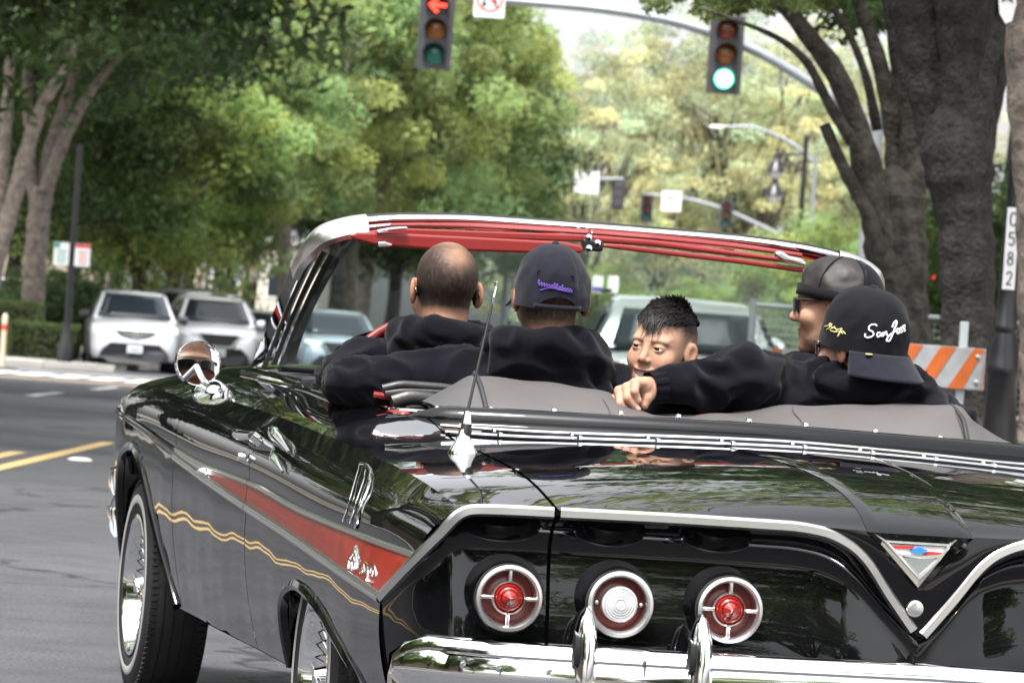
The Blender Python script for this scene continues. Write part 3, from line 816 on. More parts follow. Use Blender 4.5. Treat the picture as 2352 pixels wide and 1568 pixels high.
# black pole with bell lamps
Yb = 150.0
b = W3(1848, 380, Yb)
e = empty('bell_lamp_post', (b[0], Yb, 0), 0, 'black ornamental post with two bell shaped lamps on a bracket', 'street light')
zt = W3(1848, 312, Yb)[2]
G().tube([(0, 0, 0), (0, 0, zt)], [.13, .075], 12).make('pole', M['pole'], e)
xb = W3(1785, 350, Yb)[0] - b[0]; zb = W3(1800, 352, Yb)[2]
G().tube([(0, 0, zb), (xb, 0, zb)], .035, 8).tube([(0, 0, zb - .55), (xb * .5, 0, zb - .25), (xb, 0, zb)], .02, 8).make('bracket', M['pole'], e)
for py in (385, 440):
    zz = W3(1785, py, Yb)[2]
    L = G().lathe([(.03, .42), (.09, .4), (.11, .25), (.2, .12), (.30, -.08), (.32, -.12), (.27, -.13)], (xb, 0, zz), n=18).make('bell_shade', M['pole'], e)
    G().lathe([(.2, -.1), (.24, -.2), (.14, -.34), (0, -.38)], (xb, 0, zz), n=16).make('glass_bowl', M['whitelens'], L)
G().tube([(xb, 0, zb + .2), (xb, 0, W3(1785, 470, Yb)[2])], .028, 8).make('hanger', M['pole'], e)
# black numbered lamp post on the near pavement
Yl = 25.0
b = W3(2296, 960, Yl)
e = empty('lamp_post', (b[0], Yl, 0), 0, 'black ornamental lamp post with the vertical number plate C582', 'lamp post')
prof = []
def zz(py): return W3(2296, py, Yl)[2]
k = FPX / Yl
for py, wpx in ((-250, 30), (100, 34), (470, 40), (660, 46), (742, 50), (748, 58), (756, 58), (764, 50), (800, 66), (835, 72), (842, 78), (856, 78), (862, 70), (960, 76), (1080, 82), (1120, 100), (1330, 110)):
    prof.append((wpx / k / 2, zz(py)))
prof.append((.12, .02)); prof = prof[::-1]
G().lathe([p for p in prof], n=20).make('pole', M['pole'], e)
pm = G().box((-.008, -.055, zz(570)), (27 / k * 1.05, .006, 188 / k)).make('number_plate', M['signwhite'], e, smooth=False, bevel=.002)
def glyph(ch, s=1.0):
    """centre lines of the plate's characters in a unit box"""
    if ch == 'C': return [[(.42, .3), (.2, .48), (-.1, .48), (-.35, .25), (-.38, 0), (-.35, -.25), (-.1, -.48), (.2, -.48), (.42, -.3)]]
    if ch == '5': return [[(.35, .48), (-.28, .48), (-.33, .05), (0, .14), (.3, .05), (.38, -.18), (.25, -.42), (-.05, -.5), (-.36, -.36)]]
    if ch == '8': return [[(0, .04), (-.26, .14), (-.3, .33), (0, .5), (.3, .33), (.26, .14), (0, .04), (-.33, -.1), (-.36, -.32), (0, -.5), (.36, -.32), (.33, -.1), (0, .04)]]
    if ch == '2': return [[(-.34, .26), (-.15, .48), (.15, .48), (.35, .28), (.25, .02), (-.34, -.48), (.38, -.48)]]
for i, ch in enumerate('C582'):
    zc = zz(570) + 188 / k * (.36 - .24 * i)
    g = G()
    for st in glyph(ch):
        P = cr([(p[0] * .036 - .008, -.0585, p[1] * .068 + zc) for p in st], 26); g.tube(P, .0042, 6)
    g.make('number', M['ink'], pm)
# striped barricade on the pavement
Yq = 23.6
b = W3(2170, 895, Yq)
M['orange'] = mat('orange_stripe', (.46, .10, .012), .5, noise=(10, .2))
M['barwhite'] = mat('barricade_white', (.30, .31, .32), .5, noise=(9, .22))
M['plastic'] = mat('pale_barrier_frame', (.42, .47, .48), .55)
e = empty('road_barricade', (b[0], Yq, 0), math.radians(4), 'orange and white striped barricade board beside the black lamp post', 'barricade')
k = FPX / Yq
zc = W3(2160, 842, Yq)[2]; hh = 96 / k
bd = G().box((-.12, 0, zc), (.62, .025, hh)).make('board', M['barwhite'], e, smooth=False, bevel=.004)
for i in range(-2, 3):
    x = i * .165 - .08
    pts = [(x - .075, -hh / 2), (x, -hh / 2), (x + .12, hh / 2), (x + .045, hh / 2)]
    pts = [(min(max(p[0], -.42), .18), p[1] * .98 + zc) for p in pts]
    flat('stripe', pts, M['orange'], bd, y=-.0165)
for sx in (-.36, .08):
    G().box((sx, .03, zc / 2 + .1), (.04, .03, zc + .26)).make('leg', M['plastic'], e, smooth=False, bevel=.004)
for sx in (-.36, .15):
    for dz in (-.3, .3): G().lathe([(0, -.026), (.012, -.022), (.014, -.013)], (sx, 0, zc + dz * hh), 'y', 10).make('bolt', M['satin'], bd)
# wire fence panel and second board, seen through the windscreen
Yw = 33.0
b = W3(1760, 840, Yw)
e = empty('fence_panel', (b[0], Yw, 0), .12, 'temporary galvanised fence panel seen through the windscreen', 'fence')
h = W3(1760, 688, Yw)[2]
for x in (-.12, 1.9): G().tube([(x, 0, 0), (x, 0, h)], .025, 8).make('post', M['steel'], e)
for zq in (h - .04, h * .52, .15): G().tube([(-.12, 0, zq), (1.9, 0, zq)], .018, 8).make('rail', M['steel'], e)
g = G()
for i in range(34): g.tube([(-.06 + i * .058, 0, .15), (-.06 + i * .058, 0, h - .04)], .003, 4, cap=False)
for i in range(26): g.tube([(-.1, .004, .18 + i * .05), (1.88, .004, .18 + i * .05)], .003, 4, cap=False)
tag(g.make('wire_mesh', M['steel'], e, smooth=False), kind='stuff')
b = W3(1828, 830, 30)
e = empty('road_barricade', (b[0], 30, 0), 0, 'pale striped barricade board seen through the windscreen behind the sunglasses', 'barricade')
bd = G().box((0, 0, W3(1828, 832, 30)[2]), (.5, .025, .16)).make('board', M['barwhite'], e, smooth=False, bevel=.004)
for i in range(-1, 2):
    zq = W3(1828, 832, 30)[2]; flat('stripe', [(i * .16 - .06, zq - .078), (i * .16, zq - .078), (i * .16 + .07, zq + .078), (i * .16 + .01, zq + .078)], M['orange'], bd, y=-.0165)
for sx in (-.2, .2): G().box((sx, .03, .5), (.04, .03, 1.0)).make('leg', M['plastic'], e, smooth=False)
# walk signals glimpsed between the trunks
for py, mm, lb in ((527, 'litgreen', 'small signal with a lit green lamp glimpsed between the pavement trunks'), (634, 'litred', 'small signal with a lit red lamp glimpsed between the pavement trunks')):
    Yp = 84.0; p = W3(2143, py, Yp)
    e = empty('crossing_signal', (p[0], Yp, 0), 0, lb, 'traffic light')
    hb = G().box((0, 0, p[2]), (.36, .2, .42)).make('housing', M['sigdark'], e, smooth=False, bevel=.02)
    G().lathe([(0, -.125), (.06, -.12), (.075, -.1)], (0, 0, p[2]), 'y', 14).make('lens', M[mm], hb)
    G().tube([(.0, .12, 0), (.0, .12, p[2] + .25)], .05, 8).make('pole', M['pole'], e)
# pairs of parking signs on black posts
def sign_post(pxp, Y, y0, label, wpx, k0, ptop):
    b = W3(pxp, 700, Y)
    e = empty('parking_sign_post', (b[0], Y, 0), 0, label, 'sign post', 'twin parking sign posts')
    G().tube([(0, 0, 0), (0, 0, W3(pxp, ptop, Y)[2])], [.075, .055], 10).make('post', M['pole'], e)
    G().lathe([(.17, 0), (.16, .35), (.1, .5), (.08, .8)], (0, 0, .1), n=14).make('post_base', M['pole'], e)
    for s, mt in ((-1, 'signgreen'), (1, 'signred')):
        x = s * .215; z = W3(pxp, y0, Y)[2]
        o = G().box((x, -.09, z), (.31, .012, .46)).make('sign_panel', M['signwhite'], e, smooth=False, bevel=.004)
        if s > 0: G().box((x, -.098, z + .185), (.30, .004, .08)).make('band', M[mt], o, smooth=False)
        else:
            G().box((x - .09, -.098, z + .17), (.11, .004, .1)).make('band', M[mt], o, smooth=False)
        for q in range(4): G().box((x + .01, -.098, z + .06 - .075 * q), (.2 - .03 * (q % 2), .003, .028)).make('print_line', M['signred' if s > 0 else 'signgreen'], o, smooth=False)
    return e
sign_post(158, 97.5, 584, 'black post with a green-marked and a red-topped parking sign beside the hedge', 34, 0, 330)
sign_post(564, 137, 628, 'black post with twin parking signs in front of the beige building', 25, 0, 520)
# pedestrian signal by the beige building
p = W3(514, 560, 150); e = empty('traffic_light', (p[0], 150, 0), 0, 'small dark traffic light on a thin grey post by the beige building', 'traffic light', gf)
for i in range(3): G().box((0, 0, p[2] + .33 - .33 * i), (.34, .25, .32)).make('lamp_section', M['sigdark'], e, smooth=False, bevel=.03)
G().tube([(-.45, .1, 0), (-.45, .1, p[2] + .6)], .06, 8).make('pole', M['steel'], e)
# marker post at the road edge
M['markred'] = mat('reflective_red', (.55, .06, .03), .4)
M['markcream'] = mat('marker_cream', (.62, .48, .36), .6)
p = ground(5, 842); p = W3(4, 842, 91.0)
e = empty('marker_post', (p[0], 91, 0), 0, 'short cream marker post with a red band at the road edge', 'post')
G().lathe([(.055, 0), (.05, .78), (.05, .95), (.03, 1.0), (0, 1.01)], n=12).make('post', M['markcream'], e)
G().lathe([(.056, .70), (.056, .80)], n=12).make('band', M['markred'], e)
# hedges
def hedge(x0, x1, Y, d, h, label, seed):
    e = empty('hedge', ((x0 + x1) / 2, Y, .12), 0, label, 'hedge', 'clipped hedges by the kerb')
    w = x1 - x0
    ng = np.random.default_rng(seed)
    G().box((0, 0, h * .45), (w * .92, d * .8, h * .88)).make('twig_core', M['barkdark'], e, smooth=False)
    n = int(5200 * w * h)
    p = ng.uniform(-.5, .5, (n, 3)); a = ng.integers(0, 3, n)
    for i in range(3): p[a == i, i] = np.sign(p[a == i, i]) * (.5 - abs(ng.normal(0, .03, (a == i).sum())))
    p = p * np.array([w, d, h]) + np.array([0, 0, h / 2]); p += np.array([[mnoise.noise(Vector(q * 2.5)) * .05] * 3 for q in p])
    N = ng.normal(size=(n, 3)) + np.array([0, -.3, .6]); N /= np.linalg.norm(N, axis=1)[:, None]
    A = np.cross(N, ng.normal(size=(n, 3))); A /= np.linalg.norm(A, axis=1)[:, None]; B = np.cross(N, A); s = .035 * ng.uniform(.7, 1.5, n)[:, None]
    V = np.stack([p - A * s, p + B * s * .5, p + A * s, p - B * s * .5], 1).reshape(-1, 3)
    F = np.arange(n * 4).reshape(-1, 4); tn = np.repeat(ng.uniform(.7, 1.35, n), 4)
    mk('leaves', V, F, M['leafgreen'], e, smooth=False, colr=np.stack([tn, tn, tn], 1))
hedge(px_x(-40, 101), px_x(14, 101) + .5, 103, 1.2, 1.15, 'low clipped hedge beside the cream marker post', 1)
hedge(px_x(18, 100), px_x(172, 100), 100.5, 1.3, .74, 'low clipped hedge in front of the pale tree trunk', 2)
hedge(px_x(180, 100), px_x(226, 100), 102, 1.2, .8, 'clipped hedge end beside the silver parked SUV', 3)
def bush(px, Y, r, h, label, seed, mt='leafdark'):
    x = px_x(px, Y)
    e = empty('bush', (x, Y, .1), 0, label, 'bush', 'bushes behind the parked vehicles')
    ng = np.random.default_rng(seed)
    C = ng.normal(size=(26, 3)); C = C / np.linalg.norm(C, axis=1)[:, None] * np.array([r, r, h * .5]) * ng.uniform(.4, .95, 26)[:, None] + np.array([0, 0, h * .52])
    C[:, 2] = np.maximum(C[:, 2], .15)
    leaf_cloud('leaves', e, M[mt], C, r * .42, 5200, .075, seed)
    g = G(); rg = random.Random(seed)
    for i in range(5): limb(g, (0, 0, -.1), (rg.uniform(-.6, .6) * r, rg.uniform(-.6, .6) * r, h * .7), .03, .012, rg)
    g.make('stems', M['barkdark'], e)
bush(140, 106, 1.3, 1.9, 'dark round bush beside the pale tree trunk', 11)
bush(40, 108, 1.2, 2.0, 'dark bush at the far end of the clipped hedge', 12)
bush(180, 108, 1.0, 1.7, 'dark bush between the sign post and the silver parked SUV', 13)
bush(460, 150, 1.5, 2.4, 'round green bush in front of the beige building', 14, 'leafgreen')
bush(540, 150, 1.5, 1.7, 'clipped green bush under the parking signs by the beige building', 15, 'leafbright')
bush(330, 140, 2.0, 2.2, 'wide green bush behind the parked vehicles', 16, 'leafgreen')
bush(1880, 150, 2.4, 3.2, 'leafy green bush beneath the bell lamps', 17, 'leafbright')
bush(1700, 165, 2.4, 3.0, 'leafy green bush seen through the top of the windscreen', 18, 'leafgreen')
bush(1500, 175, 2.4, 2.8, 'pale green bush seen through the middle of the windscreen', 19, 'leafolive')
# ------------------------------------------------------------------ buildings
M['stucco'] = mat('beige_stucco', (.48, .43, .37), .9, noise=(.6, .1), bump=(20, .2, .01))
M['stucco2'] = mat('warm_stucco', (.33, .27, .22), .9, noise=(.6, .12), bump=(20, .2, .01))
M['roofgrey'] = mat('grey_roof', (.16, .16, .17), .8, noise=(2, .2))
M['winglass'] = mat('dark_window_glass', (.02, .025, .03), .08, coat=.6)
def building(x0, x1, Y, d, h, label, wins, m='stucco', roof=1.4):
    cx = (x0 + x1) / 2; w = x1 - x0
    e = empty('building', (cx, Y, 0), 0, label, 'building', 'low buildings along the street')
    G().box((0, d / 2, h / 2), (w, d, h)).make('wall', M[m], e, smooth=False)
    r = G()
    r.add([(-w / 2 - .4, -.5, h), (w / 2 + .4, -.5, h), (w / 2 + .4, d + .4, h), (-w / 2 - .4, d + .4, h), (-w / 2 - .4, d / 2, h + roof), (w / 2 + .4, d / 2, h + roof)],
          [(0, 1, 5, 4), (2, 3, 4, 5), (0, 4, 3), (1, 2, 5), (0, 3, 2, 1)])
    ro = r.make('roof', M['roofgrey'], e, smooth=False)
    G().box((0, -.5, h - .08), (w + .8, .06, .22)).make('fascia', M['signwhite'], ro, smooth=False)
    for (x, z, ww, hw) in wins:
        f = G().box((x, -.03, z), (ww + .16, .08, hw + .16)).make('window_frame', M['signwhite'], e, smooth=False, bevel=.01)
        for s in (-1, 1): G().box((x + s * ww / 4, -.075, z), (ww / 2 - .05, .02, hw)).make('pane', M['winglass'], f, smooth=False)
    return e
building(px_x(430, 225), px_x(720, 225), 225, 14, 5.4, 'low beige building with a grey roof behind the parking signs', [(-1.4, 3.4, 1.2, 1.4), (1.2, 3.4, 1.2, 1.4), (-1.4, 1.3, 1.2, 1.3), (1.3, 1.3, 1.2, 1.3)])
building(px_x(-420, 190), px_x(200, 190), 190, 16, 6.5, 'tan building hidden behind the dark trees past the hedge', [(-4, 4.4, 1.4, 1.5), (-1, 4.4, 1.4, 1.5), (2, 4.4, 1.4, 1.5), (-4, 1.6, 1.4, 1.5), (2, 1.6, 1.4, 1.5)], 'stucco2')
tree('dark', px_x(2345, 60), 60, 'dark tree in the gap behind the black lamp post', None, .36, 2.6)
building(13.0, 24.0, 22, 40, 6.0, 'tan building set back behind the massive dark trunk', [(-3, 3.8, 1.5, 1.6), (2, 3.8, 1.5, 1.6)], 'stucco2')
building(-34.0, -18.0, -8, 50, 7.0, 'beige building across the road from the convertible', [(-3, 3.8, 1.5, 1.6), (2, 3.8, 1.5, 1.6)], 'stucco2')
building(-14.0, 14.0, -115, 14, 7.0, 'beige building closing the street behind the photographer', [(-8, 4.4, 1.6, 1.6), (-3, 4.4, 1.6, 1.6), (3, 4.4, 1.6, 1.6), (8, 4.4, 1.6, 1.6)], 'stucco')
# banners on the far pavement
for px, mt, lb in ((1372, 'purple', 'small white banner with a purple band on a far post'), (1408, 'signwhite', 'small plain white banner on a far post')):
    p = W3(px, 662, 120); e = empty('street_banner', (p[0], 120, 0), 0, lb, 'banner')
    G().tube([(0, .05, 0), (0, .05, p[2] + .3)], .03, 8).make('post', M['pole'], e)
    o = G().box((0, 0, p[2] + .1), (.26, .02, .42)).make('cloth', M['signwhite'], e, smooth=False)
    if mt == 'purple': G().box((0, -.015, p[2] - .02), (.24, .006, .12)).make('band', M['purple'], o, smooth=False)
# white notice with a dark star, taped high on the pale trunk
p = W3(2302, 25, 22.6); e = empty('taped_notice', (p[0], 22.4, p[2]), 0, 'white notice with a dark star shape high by the lamp post', 'notice')
v, f = outline([(-.05, .10), (.02, .16), (.045, .02), (.03, -.06), (.0, -.075), (-.03, -.03)], .006); mk('sheet', v, f, M['signwhite'], e, smooth=False)
st = [(.045 * (1 if i % 2 == 0 else .42) * math.sin(i * PI / 5), .06 + .045 * (1 if i % 2 == 0 else .42) * math.cos(i * PI / 5)) for i in range(10)]
flat('star', st, M['ink'], e, y=-.005)
# ================================================================== OTHER VEHICLES
M['silver'] = mat('silver_car_paint', (.66, .68, .70), .28, .15, coat=1.0)
M['whitecar'] = mat('white_car_paint', (.82, .83, .84), .25, coat=1.0)
M['greycar'] = mat('grey_car_paint', (.30, .32, .33), .3, .35, coat=1.0)
M['bluecar'] = mat('pale_blue_car_paint', (.30, .36, .42), .28, .3, coat=1.0)
M['darkplastic'] = mat('dark_bumper_plastic', (.022, .023, .028), .55)
M['carglass'] = mat('car_window_glass', (.016, .022, .028), .05, spec=.45)
M['lampclear'] = mat('headlamp_lens', (.62, .64, .66), .12, .3, coat=1.0)
M['rimalloy'] = mat('alloy_rim', (.45, .46, .47), .3, .9)
M['plateink'] = mat('plate_print', (.06, .08, .2), .6)
def wheel_small(parent, x, y, r=.35, w=.22):
    s = 1 if x > 0 else -1
    t = G().lathe([(r * .6, -w / 2), (r * .9, -w / 2), (r, -w / 2 + .03), (r, w / 2 - .03), (r * .9, w / 2), (r * .6, w / 2)], (x, y, r), 'x', 24).make('wheel', M['rubber'], parent)
    rm = G().lathe([(r * .62, w * .36), (r * .6, w * .42), (r * .2, w * .3), (0, w * .32)] if s > 0 else [(0, -w * .32), (r * .2, -w * .3), (r * .6, -w * .42), (r * .62, -w * .36)], (x, y, r), 'x', 24)
    rm.make('rim', M['rimalloy'], t)
    g = G()
    for k in range(5):
        a = 2 * PI * k / 5
        g.box((x + s * w * .43, y + r * .36 * math.cos(a), r + r * .36 * math.sin(a)), (.02, r * .42, .045), rotx(a))
    g.make('spokes', M['rimalloy'], t, smooth=False)
def suv(name, loc, rz, paint, label, cat, group, L=4.57, w=.92, H=1.66, face='a', front=True, boxy=0.0):
    """body faces local -y; panels, glass, lamps, grille and wheels are parts"""
    e = empty(name, loc, rz, label, cat, group)
    pm = M[paint]
    st = [(0.0, .70, .42, .70), (.04, .79, .30, .80), (.16, .87, .24, .91), (.5, .97, .22, .99), (1.1, 1.0, .22, 1.06), (2.4, 1.0, .22, 1.08), (3.7, 1.0, .23, 1.1), (4.25, .98, .26, 1.1), (4.48, .92, .3, 1.05), (4.57, .82, .42, .95)]
    ys = [s[0] * L / 4.57 for s in st]
    yy = np.linspace(0, L, 44)
    hw = herm(ys, [s[1] * w for s in st], yy); zb = herm(ys, [s[2] for s in st], yy); zt = herm(ys, [s[3] * H / 1.66 for s in st], yy)
    prof = [(0, 0), (.7, 0), (.93, .03), (.985, .14), (1.0, .35), (1.0, .6), (.985, .82), (.95, .93), (.86, .985), (.6, 1.03), (0, 1.06)]
    ring_ = prof + [(-a, b) for a, b in prof[-2:0:-1]]
    P = np.array([[(a * hw[i], yy[i], zb[i] + b * (zt[i] - zb[i])) for a, b in ring_] for i in range(len(yy))])
    v, f = grid(np.concatenate([P, P[:, :1]], 1)); F = [tuple(q) for q in f]
    g = G().add(v, F); n = len(ring_) + 1
    g.f.append(tuple(range(n - 1))); g.m.append(0); g.f.append(tuple((len(yy) - 1) * n + i for i in range(n - 2, -1, -1))); g.m.append(0)
    body = g.make('body', pm, e)
    # cabin
    k = L / 4.57; hz = H / 1.66
    gy = np.array([1.05, 1.45, 1.85, 2.2, 2.9, 3.7, 4.15, 4.42]) * k
    gz = np.array([1.05, 1.34, 1.58, 1.645, 1.66, 1.63, 1.5, 1.12]) * hz + boxy * np.array([0, 0, .02, .02, .02, .03, .1, 0])
    gt = np.array([.86, .75, .67, .66, .66, .65, .66, .8]) * w / .92
    gb = np.array([.84, .86, .87, .87, .87, .86, .84, .80]) * w / .92
    R = []
    for i in range(len(gy)):
        z0 = 1.02 * hz
        R.append([(gb[i], gy[i], z0), (gb[i] * .6 + gt[i] * .4, gy[i], z0 + (gz[i] - z0) * .5), (gt[i], gy[i], z0 + (gz[i] - z0) * .93), (gt[i] * .85, gy[i], gz[i]), (0, gy[i], gz[i] + .02),
                  (-gt[i] * .85, gy[i], gz[i]), (-gt[i], gy[i], z0 + (gz[i] - z0) * .93), (-gb[i] * .6 - gt[i] * .4, gy[i], z0 + (gz[i] - z0) * .5), (-gb[i], gy[i], z0)])
    R = np.array(R)
    Rd = np.stack([np.stack([herm(gy, R[:, j, c], np.linspace(gy[0], gy[-1], 26)) for c in range(3)], -1) for j in range(9)], 1)
    G().grid(Rd).make('cabin', pm, e)
    def quad(name, a, b, c, d, m, par, n=(6, 6), off=(0, 0, 0), bow=0.0):
        a, b, c, d = map(np.array, (a, b, c, d))
        Pq = np.array([[(a * (1 - s) + b * s) * (1 - t) + (d * (1 - s) + c * s) * t + np.array([0, -bow * 4 * s * (1 - s), 0]) + np.array(off) for s in np.linspace(0, 1, n[0])] for t in np.linspace(0, 1, n[1])])
        v, f = solid(Pq, .006); return mk(name, v, f, m, par)
    ws = quad('windscreen', (-.76 * w / .92, 1.10 * k, 1.075 * hz), (.76 * w / .92, 1.10 * k, 1.075 * hz), (.60 * w / .92, 1.80 * k, 1.55 * hz), (-.60 * w / .92, 1.80 * k, 1.55 * hz), M['carglass'], e, off=(0, -.03, .035), bow=.05)
    quad('rear_window', (-.66 * w / .92, 4.46 * k, 1.12 * hz), (.66 * w / .92, 4.46 * k, 1.12 * hz), (.56 * w / .92, 4.22 * k, 1.50 * hz), (-.56 * w / .92, 4.22 * k, 1.50 * hz), M['carglass'], e, off=(0, .03, .02))
    for s in (-1, 1):
        for (ya, yb, yc, yd) in ((1.55, 2.45, 2.45, 2.02), (2.53, 3.45, 3.4, 2.53), (3.52, 4.2, 4.0, 3.48)):
            quad('side_window', (s * .885 * w / .92, ya * k, 1.1 * hz), (s * .885 * w / .92, yb * k, 1.1 * hz), (s * .70 * w / .92, yc * k, 1.53 * hz), (s * .70 * w / .92, yd * k, 1.53 * hz), M['carglass'], e)
        mi = G(); mi.lathe([(0, -.1), (.07, -.08), (.095, 0), (.09, .09), (0, .1)], (s * (w + .10), 1.62 * k, 1.12 * hz), 'x', 12).make('wing_mirror', M['darkplastic'] if face == 'a' else pm, e)
        G().box((s * (w - .0), 2.5 * k, .62), (.012, .01, .6)).make('door_seam', M['black'], body, smooth=False)
        G().tube([(s * (.66 * w / .92), 2.0 * k, 1.70 * hz), (s * (.66 * w / .92), 3.6 * k, 1.69 * hz)], .02, 6).make('roof_rail', M['black'], e)
        for y in (.85 * k, 3.5 * k):
            G().lathe([(.41, -.01), (.41, .01), (.0, .012)] if s > 0 else [(0, -.012), (.41, -.01), (.41, .01)], (s * (w - .006), y, .36), 'x', 24).make('wheel_arch', M['darkplastic'], e)
            wheel_small(e, s * (w - .1), y)
    # front end
    def fr(name, pts, y, m, par, t=.03, slope=.0):
        V = [(p[0], y + slope * (p[1] - .6) + .35 * max(0, abs(p[0]) / w - .55) ** 1.3, p[1]) for p in pts]; n = len(V)
        V2 = [(a, b + t, c) for a, b, c in V]
        return mk(name, V + V2, [tuple(range(n)), tuple(range(2 * n - 1, n - 1, -1))] + [(i, i + n, (i + 1) % n + n, (i + 1) % n) for i in range(n)], m, par, smooth=False)
    fr('lower_bumper', [(-.66, .44), (-.5, .58), (.5, .58), (.66, .44), (.72, .30), (.5, .2), (-.5, .2), (-.72, .30)], -.035, M['darkplastic'], e, .08)
    if face == 'a':
        gl_ = fr('grille', [(-.42, .84), (.42, .84), (.30, .72), (.1, .68), (-.1, .68), (-.30, .72)], -.02, M['darkplastic'], e, .06, .1)
        for s in (-1, 1): fr('chrome_wing', [(s * .03, .70), (s * .05, .78), (s * .40, .815), (s * .38, .79)], -.03, M['satin'], gl_, .01, .1)
        G().lathe([(0, -.05), (.06, -.045), (.07, -.03)], (0, 0, .77), 'y', 14).make('badge', M['chrome'], gl_)
    else:
        gl_ = fr('grille', [(-.44, .88), (.44, .88), (.36, .60), (-.36, .60)], -.03, M['ink'], e, .07, .08)
        fr('chrome_v', [(-.5, .86), (-.44, .86), (-.26, .62), (.26, .62), (.44, .86), (.5, .86), (.3, .585), (-.3, .585)], -.045, M['satin'], gl_, .012, .08)
    for s in (-1, 1):
        fr('headlight', [(s * .42, .80), (s * .50, .86), (s * .84, .93), (s * .86, .85), (s * .62, .76)], -.02, M['lampclear'], e, .06, .25)
        G().lathe([(0, -.01), (.05, 0), (.06, .04)], (s * .68, .09, .44), 'y', 12).make('fog_lamp', M['lampclear'], e)
        fr('tail_light', [(s * .62, .95), (s * .86, .98), (s * .86, .80), (s * .66, .82)], L - .06, M['redlens'], e, .06, 0)
    pl = G().box((0, -.055, .47), (.31, .012, .155)).make('number_plate', M['signwhite'], e, smooth=False)
    for i in range(6): G().box((-.1 + i * .04, -.0625, .46), (.022, .003, .06)).make('plate_mark', M['plateink'], pl, smooth=False)
    G().box((0, L + .005, .8), (.34, .012, .16)).make('rear_plate', M['signwhite'], e, smooth=False)
    return e
gv = 'vehicles along the far kerb facing the crossing'
x1 = px_x(312, 97.5); suv('parked_suv', (x1, 97.3, 0), math.radians(7), 'silver', 'silver SUV with a dark lower bumper at the head of the far kerb line', 'suv', gv)
x2 = px_x(508, 107); suv('parked_suv', (x2 - .02, 106.5, 0), math.radians(8), 'whitecar', 'white SUV with a black grille and chrome V beside the silver one', 'suv', gv, L=4.69, w=.93, H=1.72, face='b')
x3 = px_x(598, 120); suv('parked_car', (x3, 119, 0), math.radians(8), 'whitecar', 'white car mostly hidden behind the white SUV', 'car', gv, L=4.6, w=.9, H=1.55, face='a')
x4 = px_x(285, 118); suv('parked_van', (x4 - .3, 117, 0), math.radians(-35), 'silver', 'pale silver van standing behind the silver SUV', 'van', gv, L=4.8, w=.96, H=1.92, face='a', boxy=.6)
x5 = px_x(20, 128); suv('parked_car', (x5, 126, 0), math.radians(70), 'bluecar', 'pale blue car behind the trees past the hedge', 'car', gv, L=4.6, w=.9, H=1.75, face='a')
gw = 'traffic ahead seen through the windscreen'
suv('grey_suv', (px_x(1545, 46), 51, 0), PI + .03, 'greycar', 'grey SUV driving ahead, seen through the windscreen', 'suv', gw, L=4.7, w=1.0, H=1.62)
suv('blue_van', (px_x(790, 104), 104, 0), math.radians(9), 'bluecar', 'pale blue vehicle seen through the windscreen', 'van', gw, L=5.0, w=.95, H=1.6, face='b')
suv('parked_car', (px_x(1700, 70), 74, 0), PI, 'silver', 'silver car farther ahead beside the fence panel', 'car', gw, L=4.5, w=.9, H=1.45)
# ================================================================== THE CONVERTIBLE (x right, y forward, z up; origin under the rear bumper)
car = empty('convertible_car', tuple(CO), HEAD, 'glossy black open convertible with red side spears and three round tail lights a side', 'car')
cry = [0, .35, .95, 1.5, 2.15, 2.9, 3.6, 4.2, 4.6, 4.97]
def c_x(y): return herm(cry, [-.875, -.90, -.915, -.925, -.928, -.925, -.92, -.905, -.89, -.862], y)
def c_z(y): return herm(cry, [.695, .738, .773, .795, .815, .829, .838, .843, .842, .822], y)
def b_z(y): return c_z(y) - herm([0, .3, .95, 1.9, 3.1, 4.2, 4.97], [.006, .030, .032, .037, .026, .012, .008], y)
def b_x(y): return c_x(y) - herm([0, .3, 4.0, 4.97], [.018, .030, .030, .022], y)
uy = [.06, .53, 1.24, 1.92, 2.7, 3.26, 4.5, 4.97]
def u_x(y): return herm(uy, [-.945, -.972, -.985, -.987, -.987, -.985, -.972, -.935], y)
def u_z(y): return herm(uy, [.601, .614, .631, .657, .669, .689, .743, .752], y)
ly = [.2, .69, 1.31, 2.0, 2.64, 3.26, 4.45, 4.97]
def l_x(y): return herm(ly, [-.985, -.99, -.99, -.99, -.99, -.988, -.974, -.937], y)
def l_z(y): return herm(ly, [.513, .54, .573, .605, .637, .671, .731, .741], y)
SILL = .285
RA = [(.44, .285), (.50, .335), (.72, .40), (.96, .455), (1.18, .474), (1.33, .455), (1.42, .41), (1.45, .34), (1.46, .285)]
FA = [(3.40, .285), (3.44, .33), (3.57, .42), (3.8, .545), (4.0, .625), (4.22, .664), (4.42, .645), (4.58, .58), (4.66, .45), (4.70, .285)]
def bot(y):
    y = np.asarray(y, float); z = np.full(y.shape, SILL)
    for A in (RA, FA):
        a = np.array(A); k = (y > a[0, 0]) & (y < a[-1, 0])
        z[k] = np.maximum(z[k], herm(a[:, 0], a[:, 1], y[k]))
    return z
def low_x(y, z):
    t = np.clip((l_z(y) - z) / (l_z(y) - .26), 0, 1.2)
    return l_x(y) + .055 * t ** 1.7 - .006 * np.sin(PI * np.clip(t, 0, 1)) + np.clip(t * 3, 0, 1) * (.0011 * np.sin(6.1 * y + 5 * z) + .0006 * np.sin(13.7 * y - 9 * z + 1) + .00025 * np.sin(31 * y + 17 * z))
zcy = [-.09, -.05, -.02, .03, .12, .25, .45, .7, 1.0, 1.5, 2.05, 2.565, 3.56, 3.9, 4.4, 4.97]
zcz = [.700, .716, .730, .748, .771, .793, .812, .827, .841, .866, .876, .90, .919, .925, .91, .85]
